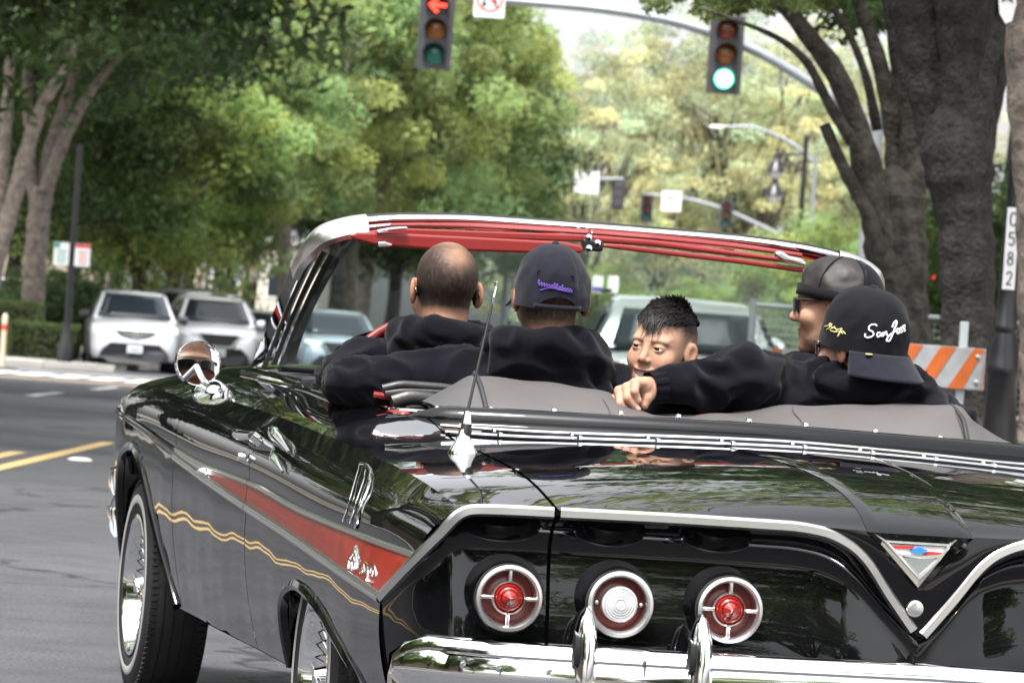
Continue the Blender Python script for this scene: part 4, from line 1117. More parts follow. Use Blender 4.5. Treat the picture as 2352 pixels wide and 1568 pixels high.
def top(x, y):
    x = np.asarray(x, float); y = np.asarray(y, float)
    u = np.abs(x) / np.abs(c_x(y)); ze = c_z(y); zc = herm(zcy, zcz, y)
    b = sstep(1.0, 1.5, y)
    q = (1 - u ** 1.7) * (1 - b) + (1 - u ** 6) * b
    return ze + (zc - ze) * q
ALLV, ALLF = [], []
def reg(v, f):
    b = sum(len(q) for q in ALLV); ALLV.append(np.asarray(v, float)); ALLF.extend([[int(i) + b for i in q] for q in f])
class Panel(G):
    def patch(s, P, mirror=False):
        P = np.asarray(P, float)
        if mirror: P = P * np.array([-1, 1, 1]); P = P[::-1]
        v, f = grid(P); s.add(v, f); return s
def side_patches(y0, y1, n, lown):
    """strips of the left side between two stations; y0=None: the swept rear end"""
    out = []
    def yy(yr, k): return np.linspace(yr if y0 is None else y0, y1, k)
    # facet under the crease
    a = yy(0.0, n); b = yy(.005, n)
    out.append(np.stack([np.stack([c_x(a) * (1 - t) + b_x(b) * t, a * (1 - t) + b * t, c_z(a) * (1 - t) + b_z(b) * t], -1) for t in np.linspace(0, 1, 4)], 0))
    # convex upper side
    a = yy(.005, n); b = yy(.06, n); R = []
    for t in np.linspace(0, 1, 12):
        y = a * (1 - t) + b * t
        x = b_x(a) * (1 - t) + u_x(b) * t - .016 * np.sin(PI * t ** .85)
        z = b_z(a) * (1 - t) + u_z(b) * t
        R.append(np.stack([x, y, z], -1))
    out.append(np.array(R))
    # spear floor, set in a little
    a = yy(.06, n); b = yy(.2, n); R = []
    for t in np.linspace(0, 1, 6):
        y = a * (1 - t) + b * t
        R.append(np.stack([u_x(a) * (1 - t) + l_x(b) * t + .004 * math.sin(PI * t), y, u_z(a) * (1 - t) + l_z(b) * t], -1))
    out.append(np.array(R))
    # lower side
    a = yy(.2, lown); R = []
    for t in np.linspace(0, 1, 14):
        z = l_z(a) * (1 - t) + bot(a) * t
        R.append(np.stack([low_x(a, z), a, z], -1))
    # turned-in lower flange
    zb = bot(a); R.append(np.stack([low_x(a, zb) + .008, a, zb - .006], -1)); R.append(np.stack([low_x(a, zb) + .06, a, zb - .004], -1))
    out.append(np.array(R))
    return [p.transpose(1, 0, 2) for p in out]
def top_patch(y0, y1, n, x1f, m=14):
    y = np.linspace(y0, y1, n); R = []
    for t in np.linspace(0, 1, m):
        x = c_x(y) * (1 - t) + x1f(y) * t
        R.append(np.stack([x, y, top(x, y)], -1))
    return np.array(R).transpose(1, 0, 2)
GAPX = -.70
def strip_y(x): return 1.15 - .30 * (1 - (np.asarray(x, float) / .7) ** 2)
GAP = .0035
def panel(name, y0, y1, n, lown, tops, both=True):
    for mir in ((False, True) if both else (False,)):
        g = Panel()
        for P in side_patches(y0, y1, n, lown) + tops: g.patch(P, mir)
        o = g.make(name, M['paint'], car)
        reg(g.v, g.f)
        yield o
qt = [top_patch(0.0, 1.15, 46, lambda y: np.full_like(y, GAPX - GAP)), top_patch(1.15, 1.967, 30, lambda y: herm([1.15, 1.3, 1.42, 1.5, 1.967], [GAPX - GAP, GAPX - .004, -.72, -.755, -.762], y))]
quarter = list(panel('quarter_panel', None, 1.970 - GAP, 70, 150, qt))
doors = list(panel('door', 1.970 + GAP, 3.275 - GAP, 40, 40, [top_patch(1.97 + GAP, 3.275 - GAP, 36, lambda y: np.full_like(y, -.76))]))
fenders = list(panel('front_fender', 3.275 + GAP, 4.97, 60, 150, [top_patch(3.275 + GAP, 3.62, 12, lambda y: np.full_like(y, -.755)), top_patch(3.62, 4.97, 40, lambda y: np.full_like(y, -.66))]))
# hood and cowl
P = []
for y in np.linspace(3.62, 4.97, 40):
    x = np.linspace(-.657, .657, 60); P.append(np.stack([x, np.full_like(x, y), top(x, np.full_like(x, y)) + .006 * np.exp(-(x / .05) ** 2)], -1))
g = Panel().patch(np.array(P)[:, ::-1]); g.make('hood', M['paint'], car); reg(g.v, g.f)
# tulip panel between the lid and the cockpit
xs = np.linspace(-.70, .70, 90)
def cock_y(x):
    t = np.clip((np.abs(x) - .60) / .16, 0, 1); return 1.5 + .10 * (1 - np.sqrt(1 - np.minimum(t, .98) ** 2))
P = np.array([np.stack([xs, strip_y(xs) * (1 - t) + cock_y(xs) * t, top(xs, strip_y(xs) * (1 - t) + cock_y(xs) * t)], -1) for t in np.linspace(0, 1, 16)])
g = Panel().patch(P[:, ::-1]); g.make('tulip_panel', M['paint'], car); reg(g.v, g.f)
# brow line round the rear
BR = np.array([(-.985, .2, .513), (-.968, .13, .553), (-.945, .06, .60), (-.91, .02, .65), (-.885, .0, .684), (-.872, -.003, .692), (-.855, -.006, .6965), (-.80, -.012, .699), (-.70, -.025, .701), (-.43, -.05, .7045), (-.27, -.062, .7045),
               (-.20, -.066, .698), (-.15, -.068, .680), (-.115, -.070, .654), (-.06, -.072, .583), (0, -.074, .508)])
BL = cr(BR, 120)
brow = np.vstack([BL, (BL[:-1] * np.array([-1, 1, 1]))[::-1]])
# trunk lid
LX = np.linspace(GAPX + GAP, -GAPX - GAP, 150)
by = np.interp(LX, brow[:, 0], brow[:, 1]); bz = np.interp(LX, brow[:, 0], brow[:, 2])
ytop = np.minimum(by, herm([-.87, -.43, 0, .43, .87], [-.003, -.05, -.074, -.05, -.003], LX))
R = []
zedge = top(LX, ytop)
for t in np.linspace(0, 1, 14)[:-1]:
    zz_ = bz * (1 - t) + zedge * t
    R.append(np.stack([LX, by * (1 - t) + ytop * t - .010 * math.sin(PI * t) * np.clip((zedge - bz) / .1, 0, 1), zz_], -1))
for t in np.linspace(0, 1, 54) ** 1.25:
    y = ytop * (1 - t) + (strip_y(LX) - GAP) * t
    R.append(np.stack([LX, y, top(LX, y)], -1))
g = Panel().patch(np.array(R)[:, ::-1]); lid = g.make('trunk_lid', M['paint'], car); reg(g.v, g.f)
# raised centre band of the lid, running down to a point
def band_half(y): return herm([-.08, .0, .3, .9], [.104, .102, .115, .16], y)
R = []
rows = []
for z in np.linspace(.602, .705, 9): rows.append(('v', z))
for y in np.linspace(-.066, .86, 44): rows.append(('d', y))
for k_, val in rows:
    s = np.linspace(-1, 1, 17); e_ = np.clip((1 - np.abs(s)) / .06, 0, 1)
    if k_ == 'v':
        hw = .004 + .100 * (val - .602) / .103; x = s * hw - .012
        yb = np.interp(x, LX, ytop) - .010 * math.sin(PI * np.clip((val - .51) / .195, 0, 1)) - .004
        R.append(np.stack([x, yb - .007 * e_, np.full_like(x, val)], -1))
    else:
        x = s * band_half(val) - .012; y = np.full_like(x, val); R.append(np.stack([x, y - .006 * e_ * (val < -.02), top(x, y) + .001 + .004 * e_ * sstep(.86, .5, np.array(val))], -1))
g = Panel().patch(np.array(R)[:, ::-1]); g.make('centre_ridge', M['paint'], lid); reg(g.v, g.f)
# rear cove: quarter ends and the lid's own face
def cove_rows(B):
    s = np.clip((B[:, 2] - .50) / .17, .12, 1); out = []
    vv = [0, .05, .12, .2, .32, .45, .6, .8, 1.0]; dd = [0, .03, .052, .060, .055, .045, .035, .03, .03]
    for v in np.linspace(0, 1, 26):
        d = herm(vv, dd, v) * s
        z = B[:, 2] + (.36 - B[:, 2]) * v
        # follow the bow of the rear rather than the swept-forward ends
        tk = .055 * np.clip((B[:, 2] - z) / (B[:, 2] - .26), 0, 1.2) ** 1.7 * sstep(.80, .985, np.abs(B[:, 0]))
        out.append(np.stack([B[:, 0] - np.sign(B[:, 0]) * tk, B[:, 1] + d, z], -1))
    return np.array(out)
for a, b, nm, par in ((-1.1, GAPX - GAP, 'rear_panel', car), (GAPX + GAP, -GAPX - GAP, 'rear_panel', car), (-GAPX + GAP, 1.1, 'rear_panel', car)):
    B = brow[(brow[:, 0] > a) & (brow[:, 0] < b)]
    ends = []
    if a > -1: B = np.vstack([[a, np.interp(a, brow[:, 0], brow[:, 1]), np.interp(a, brow[:, 0], brow[:, 2])], B])
    if b < 1: B = np.vstack([B, [b, np.interp(b, brow[:, 0], brow[:, 1]), np.interp(b, brow[:, 0], brow[:, 2])]])
    g = Panel().patch(cove_rows(B)); g.make(nm, M['paint'], par); reg(g.v, g.f)
BODY = BVHTree.FromPolygons([tuple(v) for v in np.vstack(ALLV)], ALLF)
# dark lining behind the panel gaps
y = np.linspace(.25, 4.8, 60)
g = G()
for s in (1, -1):
    P = np.array([np.stack([s * (herm([0, 1], [0.0, 0.0], y) * 0 + (c_x(y) * (1 - t) + l_x(y) * t) * (1 - .2 * (t > .9)) + .03), y, c_z(y) * (1 - t) + bot(y) * t - .012], -1) for t in (0, .3, .6, .95)])
    g.grid(P)
P = np.array([[(x, yq, float(top(np.array(x), np.array(yq))) - .022) for x in np.linspace(-.84, .84, 20)] for yq in np.linspace(.04, 1.3, 14)]); g.grid(P)
P = np.array([[(x, .14, z) for x in np.linspace(-.9, .9, 10)] for z in (.36, .66)]); g.grid(P)
g.box((0, 2.5, .30), (1.7, 4.2, .04))
g.make('inner_shell', M['well'], car)
def sweep(P, N, prof, close=False):
    P = np.asarray(P, float); N = np.asarray(N, float); T = np.gradient(P, axis=0); T /= np.linalg.norm(T, axis=1)[:, None] + 1e-12
    N = N - T * (N * T).sum(1)[:, None]; N /= np.linalg.norm(N, axis=1)[:, None] + 1e-12; B = np.cross(T, N)
    return np.array([[P[i] + a * B[i] + b * N[i] for a, b in prof] for i in range(len(P))])
def band(name, P, N, w, h, m, parent):
    """raised half-round strip"""
    prof = [(-w / 2, -.002), (-w / 2, h * .55), (-w * .28, h), (w * .28, h), (w / 2, h * .55), (w / 2, -.002)]
    return G().grid(sweep(P, N, prof)).make(name, M[m], parent)
def bnorm(P):
    return np.array([BODY.find_nearest(Vector(p))[1][:] for p in P]) * np.sign([[BODY.find_nearest(Vector(p))[1][0] * -1] for p in P]) if False else None
# side spears
for mir in (1, -1):
    S = np.array([mir, 1, 1])
    def line(fx, fz, y0, y1, n): y = np.linspace(y0, y1, n); return np.stack([fx(y), y, fz(y)], -1) * S
    side = np.array([-1.0 * mir, 0, 0.05])
    par = quarter[0 if mir == 1 else 1]
    for (a, b, par) in ((.07, 1.966, quarter[0 if mir > 0 else 1]), (1.974, 3.271, doors[0 if mir > 0 else 1]), (3.279, 4.95, fenders[0 if mir > 0 else 1])):
        n = 50
        P = line(u_x, u_z, a, b, n); band('upper_molding', P, np.tile(side, (n, 1)), .013 if a < 3.2 else .006, .007, 'satin' if a < 3.2 else 'chrome', par)
        P = line(l_x, l_z, max(a, .2), b, n); band('lower_molding', P, np.tile(side, (n, 1)), .021 if a < 3.2 else .006, .008, 'satin' if a < 3.2 else 'chrome', par)
        # insert: red behind, brushed ahead of the arrow badge
        def ins(y0, y1, m, nm):
            R = []
            for t in np.linspace(.0, 1.0, 7):
                yy_ = np.linspace(max(y0, .06 + .14 * t), y1, 44)
                R.append(np.stack([u_x(yy_) * (1 - t) + l_x(yy_) * t - .0015 - .003 * math.sin(PI * t), yy_, u_z(yy_) * (1 - t) + l_z(yy_) * t], -1) * S)
            R = np.array(R).transpose(1, 0, 2)
            G().grid(R if mir > 0 else R[::-1]).make(nm, M[m], par)
        if a < 1: ins(.0, 1.966, 'redins', 'red_insert')
        elif a < 3: ins(1.974, 2.58, 'redins', 'red_insert'); ins(2.585, 3.271, 'satin', 'brushed_insert')
        else: ins(3.279, 4.9, 'vinyldk', 'dark_insert')
    # crease highlight bead
# brow trim round the rear, split at the lid gaps
nb = len(brow)
for a, b, par in ((-1.1, GAPX - .002, quarter[0]), (GAPX + .002, -.0005, lid), (.0005, -GAPX - .002, lid), (-GAPX + .002, 1.1, quarter[1])):
    B = brow[(brow[:, 0] > a) & (brow[:, 0] < b)]
    B = cr(np.vstack([B[0], B[::2], B[-1]])[1:-1] if len(B) > 6 else B, 90)
    N = np.stack([B[:, 0] * .35 * np.clip((np.abs(B[:, 0]) - .8) * 8, 0, 1), np.full(len(B), -1.0), np.full(len(B), .42)], -1)
    prof = [(-.010, -.008), (-.011, .004), (-.003, .009), (.009, .005), (.010, -.006)]
    G().grid(sweep(B, N, prof)).make('brow_molding', M['bezel'], par)
    # bright upper edge
    B2 = B + np.array([0, -.006, 0]) + N / np.linalg.norm(N, axis=1)[:, None] * .004
# tail lights
def ybase(x): return float(np.interp(x, brow[:, 0], brow[:, 1]))
def tail_light(x, z, kind):
    yf = herm([-.8, -.37, .37, .8], [-.035, -.072, -.072, -.035], np.array(x)) + .0
    e = bpy.data.objects.new('tail_light', None); col.objects.link(e); e.parent = car; e.location = (x, float(yf), z); e.rotation_euler = (0, 0, math.radians(-4.5 if x < 0 else 4.5) * abs(x) / .8); e.empty_display_size = .05
    R = .0635
    G().lathe([(R * 1.32, .12), (R * 1.22, .075), (R * 1.10, .045), (R * 1.05, .012), (R * 1.0, .004)], axis='y', n=48).make('pod', M['paint'], e)
    G().lathe([(R * 1.01, .012), (R * 1.01, -.004), (R * .97, -.012), (R * .88, -.014), (R * .80, -.008), (R * .775, .010), (R * .775, .03)], axis='y', n=56).make('bezel', M['bezel'], e)
    G().lathe([(R * .78, .024), (R * .52, .016), (0, .016)], axis='y', n=48).make('reflector_ring', M['reddark'], e)
    if kind == 'r':
        G().lathe([(R * .50, .02), (R * .50, .000), (R * .45, -.004), (R * .43, .004)], axis='y', n=40).make('inner_ring', M['bezel'], e)
        ln = G().lathe([(R * .44, .012), (R * .43, -.002), (R * .33, -.010), (R * .22, -.014), (R * .1, -.026), (0, -.031)], axis='y', n=40).make('lens', M['redlens'], e)
        for rr, yq in ((.37, -.0085), (.27, -.0125)): G().lathe([(R * rr * 1.04, yq - .001), (R * rr, yq - .0028), (R * rr * .95, yq - .002)], axis='y', n=36).make('lens_ridge', M['redlens'], ln)
        for a in (0, 90, 180, 270):
            c = math.radians(a)
            G().box((R * .66 * math.cos(c), -.002, R * .66 * math.sin(c)), (R * .36, .012, R * .115), roty(-c)).make('cross_bar', M['bezel'], e, bevel=.003)
    else:
        ln = G().lathe([(R * .54, .016), (R * .53, -.002), (R * .44, -.008), (R * .2, -.012), (0, -.013)], axis='y', n=44).make('lens', M['whitelens'], e)
        for q in range(5):
            rr = .46 - q * .075; G().lathe([(R * rr * 1.03, -.0065 - q * .0011), (R * rr, -.0092 - q * .0011), (R * rr * .94, -.0075 - q * .0011)], axis='y', n=40).make('lens_ridge', M['whitelens'], ln)
        for s in (-1, 1): G().lathe([(0, .006), (.004, .008), (.0045, .02)], (s * R * .66, 0, 0), 'y', 10).make('screw', M['bezel'], e)
for s in (-1, 1):
    for x, z, k in ((.786, .539, 'r'), (.579, .541, 'w'), (.372, .543, 'r')): tail_light(s * x, z, k)
# bumper
bx = np.linspace(-.965, .965, 120)
byy = herm([-.965, -.9, -.75, -.4, 0, .4, .75, .9, .965], [.14, .03, -.055, -.13, -.155, -.13, -.055, .03, .14], bx)
ends = np.clip((.965 - np.abs(bx)) / .05, 0, 1) ** .5
prof = [(.04, .070), (.008, .072), (-.004, .066), (-.012, .054), (-.013, .049), (-.009, .045), (-.022, .038), (-.032, .008), (-.026, -.012), (-.010, -.024), (.0, -.034), (-.004, -.06), (-.012, -.085), (-.004, -.11), (.04, -.12)]
P = np.array([[(bx[i], byy[i] + a, .385 + b * (.35 + .65 * ends[i]) + .012 * (1 - abs(bx[i]))) for a, b in prof] for i in range(len(bx))])
bump = G().grid(P); bump.f.append(tuple(range(len(prof)))); bump.m.append(0); bump.f.append(tuple((len(bx) - 1) * len(prof) + j for j in range(len(prof) - 1, -1, -1))); bump.m.append(0)
bump = bump.make('rear_bumper', M['chrome'], car)
def by_at(x): return float(np.interp(x, bx, byy))
for x in (-.645, -.435, .435, .645):
    c = np.array([x, by_at(x) - .012, 0])
    z = np.array([.28, .33, .38, .43, .47, .50, .520, .530, .534])
    wz = np.array([.026, .027, .027, .026, .023, .018, .012, .006, .001]); dz = np.array([.035, .045, .05, .048, .042, .032, .02, .010, .002])
    zz2 = np.linspace(.28, .534, 30); ww = herm(z, wz, zz2); dd = herm(z, dz, zz2)
    P = np.array([[(c[0] + ww[i] * math.cos(t), c[1] + .018 + (dd[i] if math.sin(t) < 0 else .02) * math.sin(t), zz2[i]) for t in np.linspace(0, 2 * PI, 25)] for i in range(30)])
    G().grid(P).make('bumper_guard', M['chrome'], car)
    xo = c[0] - .030
    G().lathe([(.0, -.006), (.012, -.004), (.016, .006)], (c[0] - .021, c[1] - .012, .455), n=14, R=roty(-PI / 2) @ np.diag([2.2, .8, 1])).make('guard_pad', M['black'], car)
for x in (-.54, .54): G().box((x, by_at(x) - .012, .39), (.0025, .030, .105)).make('bumper_joint', M['black'], car, smooth=False)
for x in (-.86, -.80, -.71): G().lathe([(0, -.003), (.007, -.002), (.008, .004)], (x, by_at(x) - .026, .408), 'y', 12).make('bumper_bolt', M['satin'], car)
# front bumper ends
for s in (-1, 1):
    t = np.linspace(0, 1, 24)
    cx = s * (.80 + .145 * np.sin(t * PI / 2)); cy = 5.20 - .5 * (1 - np.cos(t * PI / 2)) * .8
    R = []
    for i in range(24):
        pr = [(-.01, .09), (.014, .08), (.018, .03), (.004, .0), (.014, -.03), (.012, -.09), (-.01, -.12)]
        nx, ny = s * math.sin(t[i] * PI / 2), math.cos(t[i] * PI / 2)
        R.append([(cx[i] + nx * a, cy[i] + ny * a, .50 + b) for a, b in pr])
    G().grid(R if s < 0 else R[::-1]).make('front_bumper', M['chrome'], car)
    # lamp housing and fender nose
    G().lathe([(0, .16), (.07, .14), (.115, .06), (.125, -.1), (.1, -.3)], (s * .80, 4.93, .645), 'y', 24).make('headlight_pod', M['paint'], car)
    G().lathe([(0, .1), (.05, .09), (.085, .04), (.09, 0)], (s * .80, 5.0, .645), 'y', 20).make('headlight', M['whitelens'], car)
P = np.array([[(x, 4.96 + .05 * math.sin(PI * v), .82 - .34 * v) for x in np.linspace(-.87, .87, 20)] for v in np.linspace(0, 1, 8)]); G().grid(P).make('front_panel', M['paint'], car)
# wheel arch lips and wells
for s in (-1, 1):
    for A, nm in ((RA, 'rear'), (FA, 'front')):
        a = np.array(A); yy2 = np.linspace(a[0, 0], a[-1, 0], 60)
        # even steps along the arch
        P2 = cr(a, 70); P3 = np.stack([low_x(P2[:, 0], P2[:, 1]), P2[:, 0], P2[:, 1]], -1)
        prof = [(-.012, -.01), (-.010, .006), (0, .011), (.012, .007), (.016, -.004), (.012, -.03)]
        N = np.tile(np.array([-1.0, 0, 0]), (70, 1))
        L = sweep(P3, N, prof) * np.array([-s, 1, 1])
        G().grid(L if s < 0 else L[::-1]).make('arch_lip', M['paint'], car)
        c0 = 1.18 if nm == 'rear' else 4.22; yc0 = c0
        W = []
        for xq in (0, .3):
            q = P3.copy(); q[:, 0] += .004 + xq; W.append(q * np.array([-s, 1, 1]))
        G().grid(np.array(W)).make('wheel_well', M['well'], car)
        G().box((s * .60, c0, .45), (.02, 1.3, .5)).make('well_wall', M['well'], car, smooth=False)
# wheels: white-walled tyre, chrome rim, laced wire spokes
def wheel():
    w = bpy.data.objects.new('wheel', None); col.objects.link(w); w.parent = car; w.empty_display_size = .1
    r = .29; hw = .085
    t = G().lathe([(.185, -hw * .85), (.20, -hw), (.235, -hw * 1.06), (.268, -hw), (.284, -hw * .82), (.29, -hw * .6), (.29, hw * .6), (.284, hw * .82), (.268, hw), (.235, hw * 1.06), (.20, hw), (.185, hw * .85)], axis='x', n=64).make('tyre', M['rubber'], w)
    g = G()
    for q in (-.5, -.17, .17, .5): g.lathe([(.2865, hw * q - .002), (.2912, hw * q - .002), (.2912, hw * q + .002), (.2865, hw * q + .002)], axis='x', n=64)
    g.make('tread_groove', M['well'], t)
    g = G(); 
    for k in range(96):
        a = 2 * PI * k / 96
        for sx in (-1, 1): g.box((sx * hw * .80, .285 * math.cos(a), .285 * math.sin(a)), (.026, .006, .012), rotx(a))
    tag(g.make('tread_blocks', M['rubber'], t, smooth=False), kind='stuff')
    G().lathe([(.222, -hw * 1.06), (.228, -hw * 1.08), (.240, -hw * 1.075), (.245, -hw * 1.055)], axis='x', n=64).make('white_wall', M['whitewall'], t)
    G().lathe([(.188, -hw * .96), (.192, -hw * 1.02), (.182, -hw * 1.03), (.172, -hw * .9), (.165, -hw * .5), (.15, -hw * .3), (.15, hw * .6), (.18, hw * .9)], axis='x', n=64).make('rim', M['chrome'], w)
    hb = G().lathe([(0, -hw * 1.0), (.018, -hw * .98), (.024, -hw * .75), (.035, -hw * .5), (.045, -hw * .1), (.045, hw * .4), (0, hw * .4)], axis='x', n=24).make('hub', M['chrome'], w)
    for k in range(2):
        a = PI * k + .4; G().box((-hw * .9, .03 * math.cos(a), .03 * math.sin(a)), (.012, .05, .016), rotx(a)).make('knock_off_ear', M['chrome'], hb, bevel=.003)
    g = G()
    for k in range(36):
        a = 2 * PI * k / 36
        for (xo, ro, xi, ri, da) in ((-.055, .170, -.035, .036, .35), (-.02, .155, .02, .044, -.35)):
            g.tube([(xo, ro * math.cos(a), ro * math.sin(a)), (xi, ri * math.cos(a + da), ri * math.sin(a + da))], .0022, 4, cap=False)
    tag(g.make('spokes', M['chrome'], w), kind='stuff')
    return w
w0 = wheel(); w0.location = (-.865, 4.22, .29); w0.rotation_euler = (0, 0, math.radians(1.5))
w1 = copy_tree(w0, car); w1.location = (-.868, 1.12, .29); w1.rotation_euler = (0, 0, 0)
w2 = copy_tree(w0, car); w2.location = (.865, 4.22, .29); w2.rotation_euler = (0, 0, PI)
w3 = copy_tree(w0, car); w3.location = (.868, 1.12, .29); w3.rotation_euler = (0, 0, PI)
# ------------------------------------------------------------------ chrome round the cockpit
def pxline(pts, plane=None, n=40, lift=.0):
    """photo polyline laid on the body, or on a plane of the car where it stands free"""
    Q = []
    for p in pts:
        q = cast(BODY, p[0], p[1], lift) if plane is None else on(p[0], p[1], *plane)
        if q is not None: Q.append(q)
    return cr(Q, n)
rail = cr(np.array([(-.76, 3.58, .897), (-.76, 3.0, .888), (-.76, 2.565, .878), (-.76, 2.05, .859), (-.757, 1.75, .850), (-.74, 1.60, .846), (-.69, 1.52, .846), (-.60, 1.49, .850), (-.37, 1.49, .861), (0, 1.49, .867)]), 70)
railf = np.vstack([rail, (rail[:-1] * np.array([-1, 1, 1]))[::-1]])
G().tube(railf + np.array([0, 0, .004]), .0055, 8).make('cockpit_molding', M['chrome'], car)
r2 = railf[(railf[:, 1] > 1.95)]
for s in (-1, 1):
    q = r2[np.sign(r2[:, 0]) == s] + np.array([-s * -.030, 0, -.004]); G().tube(q, .0045, 8).make('belt_molding', M['chrome'], car)
    q2 = r2[np.sign(r2[:, 0]) == s] + np.array([-s * .028, 0, -.003]); G().tube(q2, .005, 8).make('window_felt', M['chrome'], car)
# padded black roll and the twin chrome strips behind the cockpit
xr = np.linspace(-.74, .74, 90)
def roll_pt(x, f, dz): yy_ = strip_y(x) * (1 - f) + cock_y(x) * f; return np.stack([x, yy_, top(x, yy_) + dz], -1)
A_ = roll_pt(xr, .62, -.006); rr_ = .030 * np.clip((.745 - np.abs(xr)) / .08, .05, 1) ** .6
G().tube(A_, rr_, 16).make('rear_roll', M['paint'], car)
for f, dz in ((.0, .004), (.16, .008)):
    x = np.linspace(-.70, .70, 80); G().tube(roll_pt(x, f, dz), .0042, 8).make('deck_molding', M['chrome'], car)
for f in (0, .16):
    for x in np.linspace(-.6, .6, 9): G().lathe([(0, .006), (.006, .004), (.007, -.003)], roll_pt(np.array([x]), f, .006)[0], n=10).make('molding_clip', M['chrome'], car)
for x in (-.66, -.54, -.40, -.25, -.12, .04, .17, .33, .48, .6): 
    G().lathe([(0, .012), (.006, .010), (.0075, .004), (.0045, .0), (.0045, -.006)], (x, 1.485, float(np.interp(x, railf[:, 0][50:-50], railf[:, 2][50:-50])) + .008), n=12).make('boot_stud', M['chrome'], car)
# ------------------------------------------------------------------ folded-top cover (boot)
rx = np.array([-.66, -.60, -.545, -.46, -.35, -.25, -.20, -.15, -.08, .0, .1, .25, .42, .565, .60, .66])
rzv = np.array([.868, .905, .934, .932, .927, .918, .897, .880, .878, .888, .905, .925, .940, .944, .912, .862])
bxs = np.linspace(-.66, .66, 110); ridge = herm(rx, rzv, bxs)
R = []
for t in np.linspace(0, 1, 26):
    if t < .55:
        s = t / .55; y = 1.50 + .15 * s; z = .864 - .018 * (bxs / .6) ** 2 * 1.0 + (ridge - .864 + .018 * (bxs / .6) ** 2) * (math.sin(s * PI / 2) ** .85)
    else:
        s = (t - .55) / .45; y = 1.65 + .13 * s; z = ridge - .06 * s ** 2
    wr = .0035 * np.sin(bxs * 19 + 6 * t + 2 * np.sin(bxs * 7)) * math.sin(PI * t) + .0016 * np.sin(bxs * 47 - 11 * t) * math.sin(PI * t)
    R.append(np.stack([bxs, np.full_like(bxs, y), z + wr], -1))
boot = G().grid(np.array(R)[:, ::-1]).make('top_boot', M['vinyl'], car)
# darker end flaps with their welts
for s in (-1, 1):
    P = np.array([[(s * (.545 + (.66 - .545) * u + .004), 1.50 + .15 * v, .862 + (float(herm(rx, rzv, np.array(-(.545 + .115 * u)))) - .862) * math.sin(v * PI / 2) ** .85 + .004) for u in np.linspace(-.05, 1.0, 12)] for v in np.linspace(0, 1, 12)])
    G().grid(P).make('boot_flap', M['vinyldk'], boot)
    P = cr([(s * .548, 1.495, .866), (s * .552, 1.56, .915), (s * .55, 1.645, .942)], 16); G().tube(P, .006, 8).make('welt', M['rubber'], boot)
for s in (-.27, .17):
    P = np.array([(s + .004 * math.sin(9 * t), 1.50 + .15 * t, float(np.interp(s, bxs, (.864 - .018 * (bxs / .6) ** 2) + (ridge - .864 + .018 * (bxs / .6) ** 2) * (math.sin(t * PI / 2) ** .85))) + .001) for t in np.linspace(0.02, 1, 14)]); G().tube(P, .0022, 6).make('seam', M['vinyldk'], boot)
# black folded pads at the boot's end
for pts, r in (([(878, 893), (930, 884), (1000, 889), (1062, 897)], .011), ([(884, 905), (940, 900), (1010, 903), (1066, 912)], .012), ([(900, 925), (950, 914), (1020, 925), (1062, 935)], .022), ([(930, 938), (990, 934), (1050, 944)], .018)):
    G().tube(pxline(pts, (1, 1.68), 20), r, 10).make('folded_pad', M['leather'], car)
G().tube(pxline([(858, 905), (905, 912), (960, 915)], (1, 1.72), 12), .007, 8).make('red_cushion_edge', M['redvinyl'], car)
# ------------------------------------------------------------------ seats, floor, dash
def cushion(name, c, d, m, bev, parent=car):
    return G().box(c, d).make(name, m, parent, bevel=bev)
cushion('rear_seat', (0, 1.80, .668), (1.22, .15, .515), M['redvinyl'], .05)
cushion('rear_seat_cushion', (0, 2.02, .46), (1.22, .5, .16), M['redvinyl'], .05)
for s in (-1, 1): cushion('front_seat', (s * .36, 2.62, .60), (.66, .15, .50), M['redvinyl'], .05); cushion('front_seat_cushion', (s * .36, 2.86, .44), (.66, .5, .16), M['redvinyl'], .05)
for s in (-1, 1):
    G().box((s * .735, 2.5, .62), (.03, 2.1, .46)).make('inner_door_card', M['redvinyl'], car, bevel=.01)
P = []
for t in np.linspace(0, 1, 14):
    yq = 3.20 + .38 * t; zq = .80 + .085 * math.sin(min(1, t * 2.2) * PI / 2) ; P.append([(x, yq + .06 * (1 - (x / .72) ** 2), zq + .0 * x) for x in np.linspace(-.72, .72, 30)])
G().grid(np.array(P)[:, ::-1]).make('dashboard', M['leather'], car)
G().lathe([(0, .1), (.12, .09), (.19, .03), (.20, -.05)], (-.46, 3.28, .83), 'y', 24).make('instrument_hood', M['paint'], car)
# steering wheel
sw = bpy.data.objects.new('steering_wheel', None); col.objects.link(sw); sw.parent = car; sw.location = (-.40, 3.0, .875); sw.rotation_euler = (math.radians(62), 0, 0); sw.empty_display_size = .1
P = [(.205 * math.cos(a), .205 * math.sin(a), 0) for a in np.linspace(0, 2 * PI, 49)]; G().tube(P, .0115, 10, cap=False).make('rim', M['redvinyl'], sw)
P = [(.12 * math.cos(a), .12 * math.sin(a), -.02) for a in np.linspace(PI, 2 * PI, 25)]; G().tube(P, .006, 8).make('horn_ring', M['chrome'], sw)
G().lathe([(0, .02), (.04, .015), (.045, -.05)], n=20).tube([(-.2, 0, 0), (.2, 0, 0)], .012, 8).make('hub', M['redvinyl'], sw)
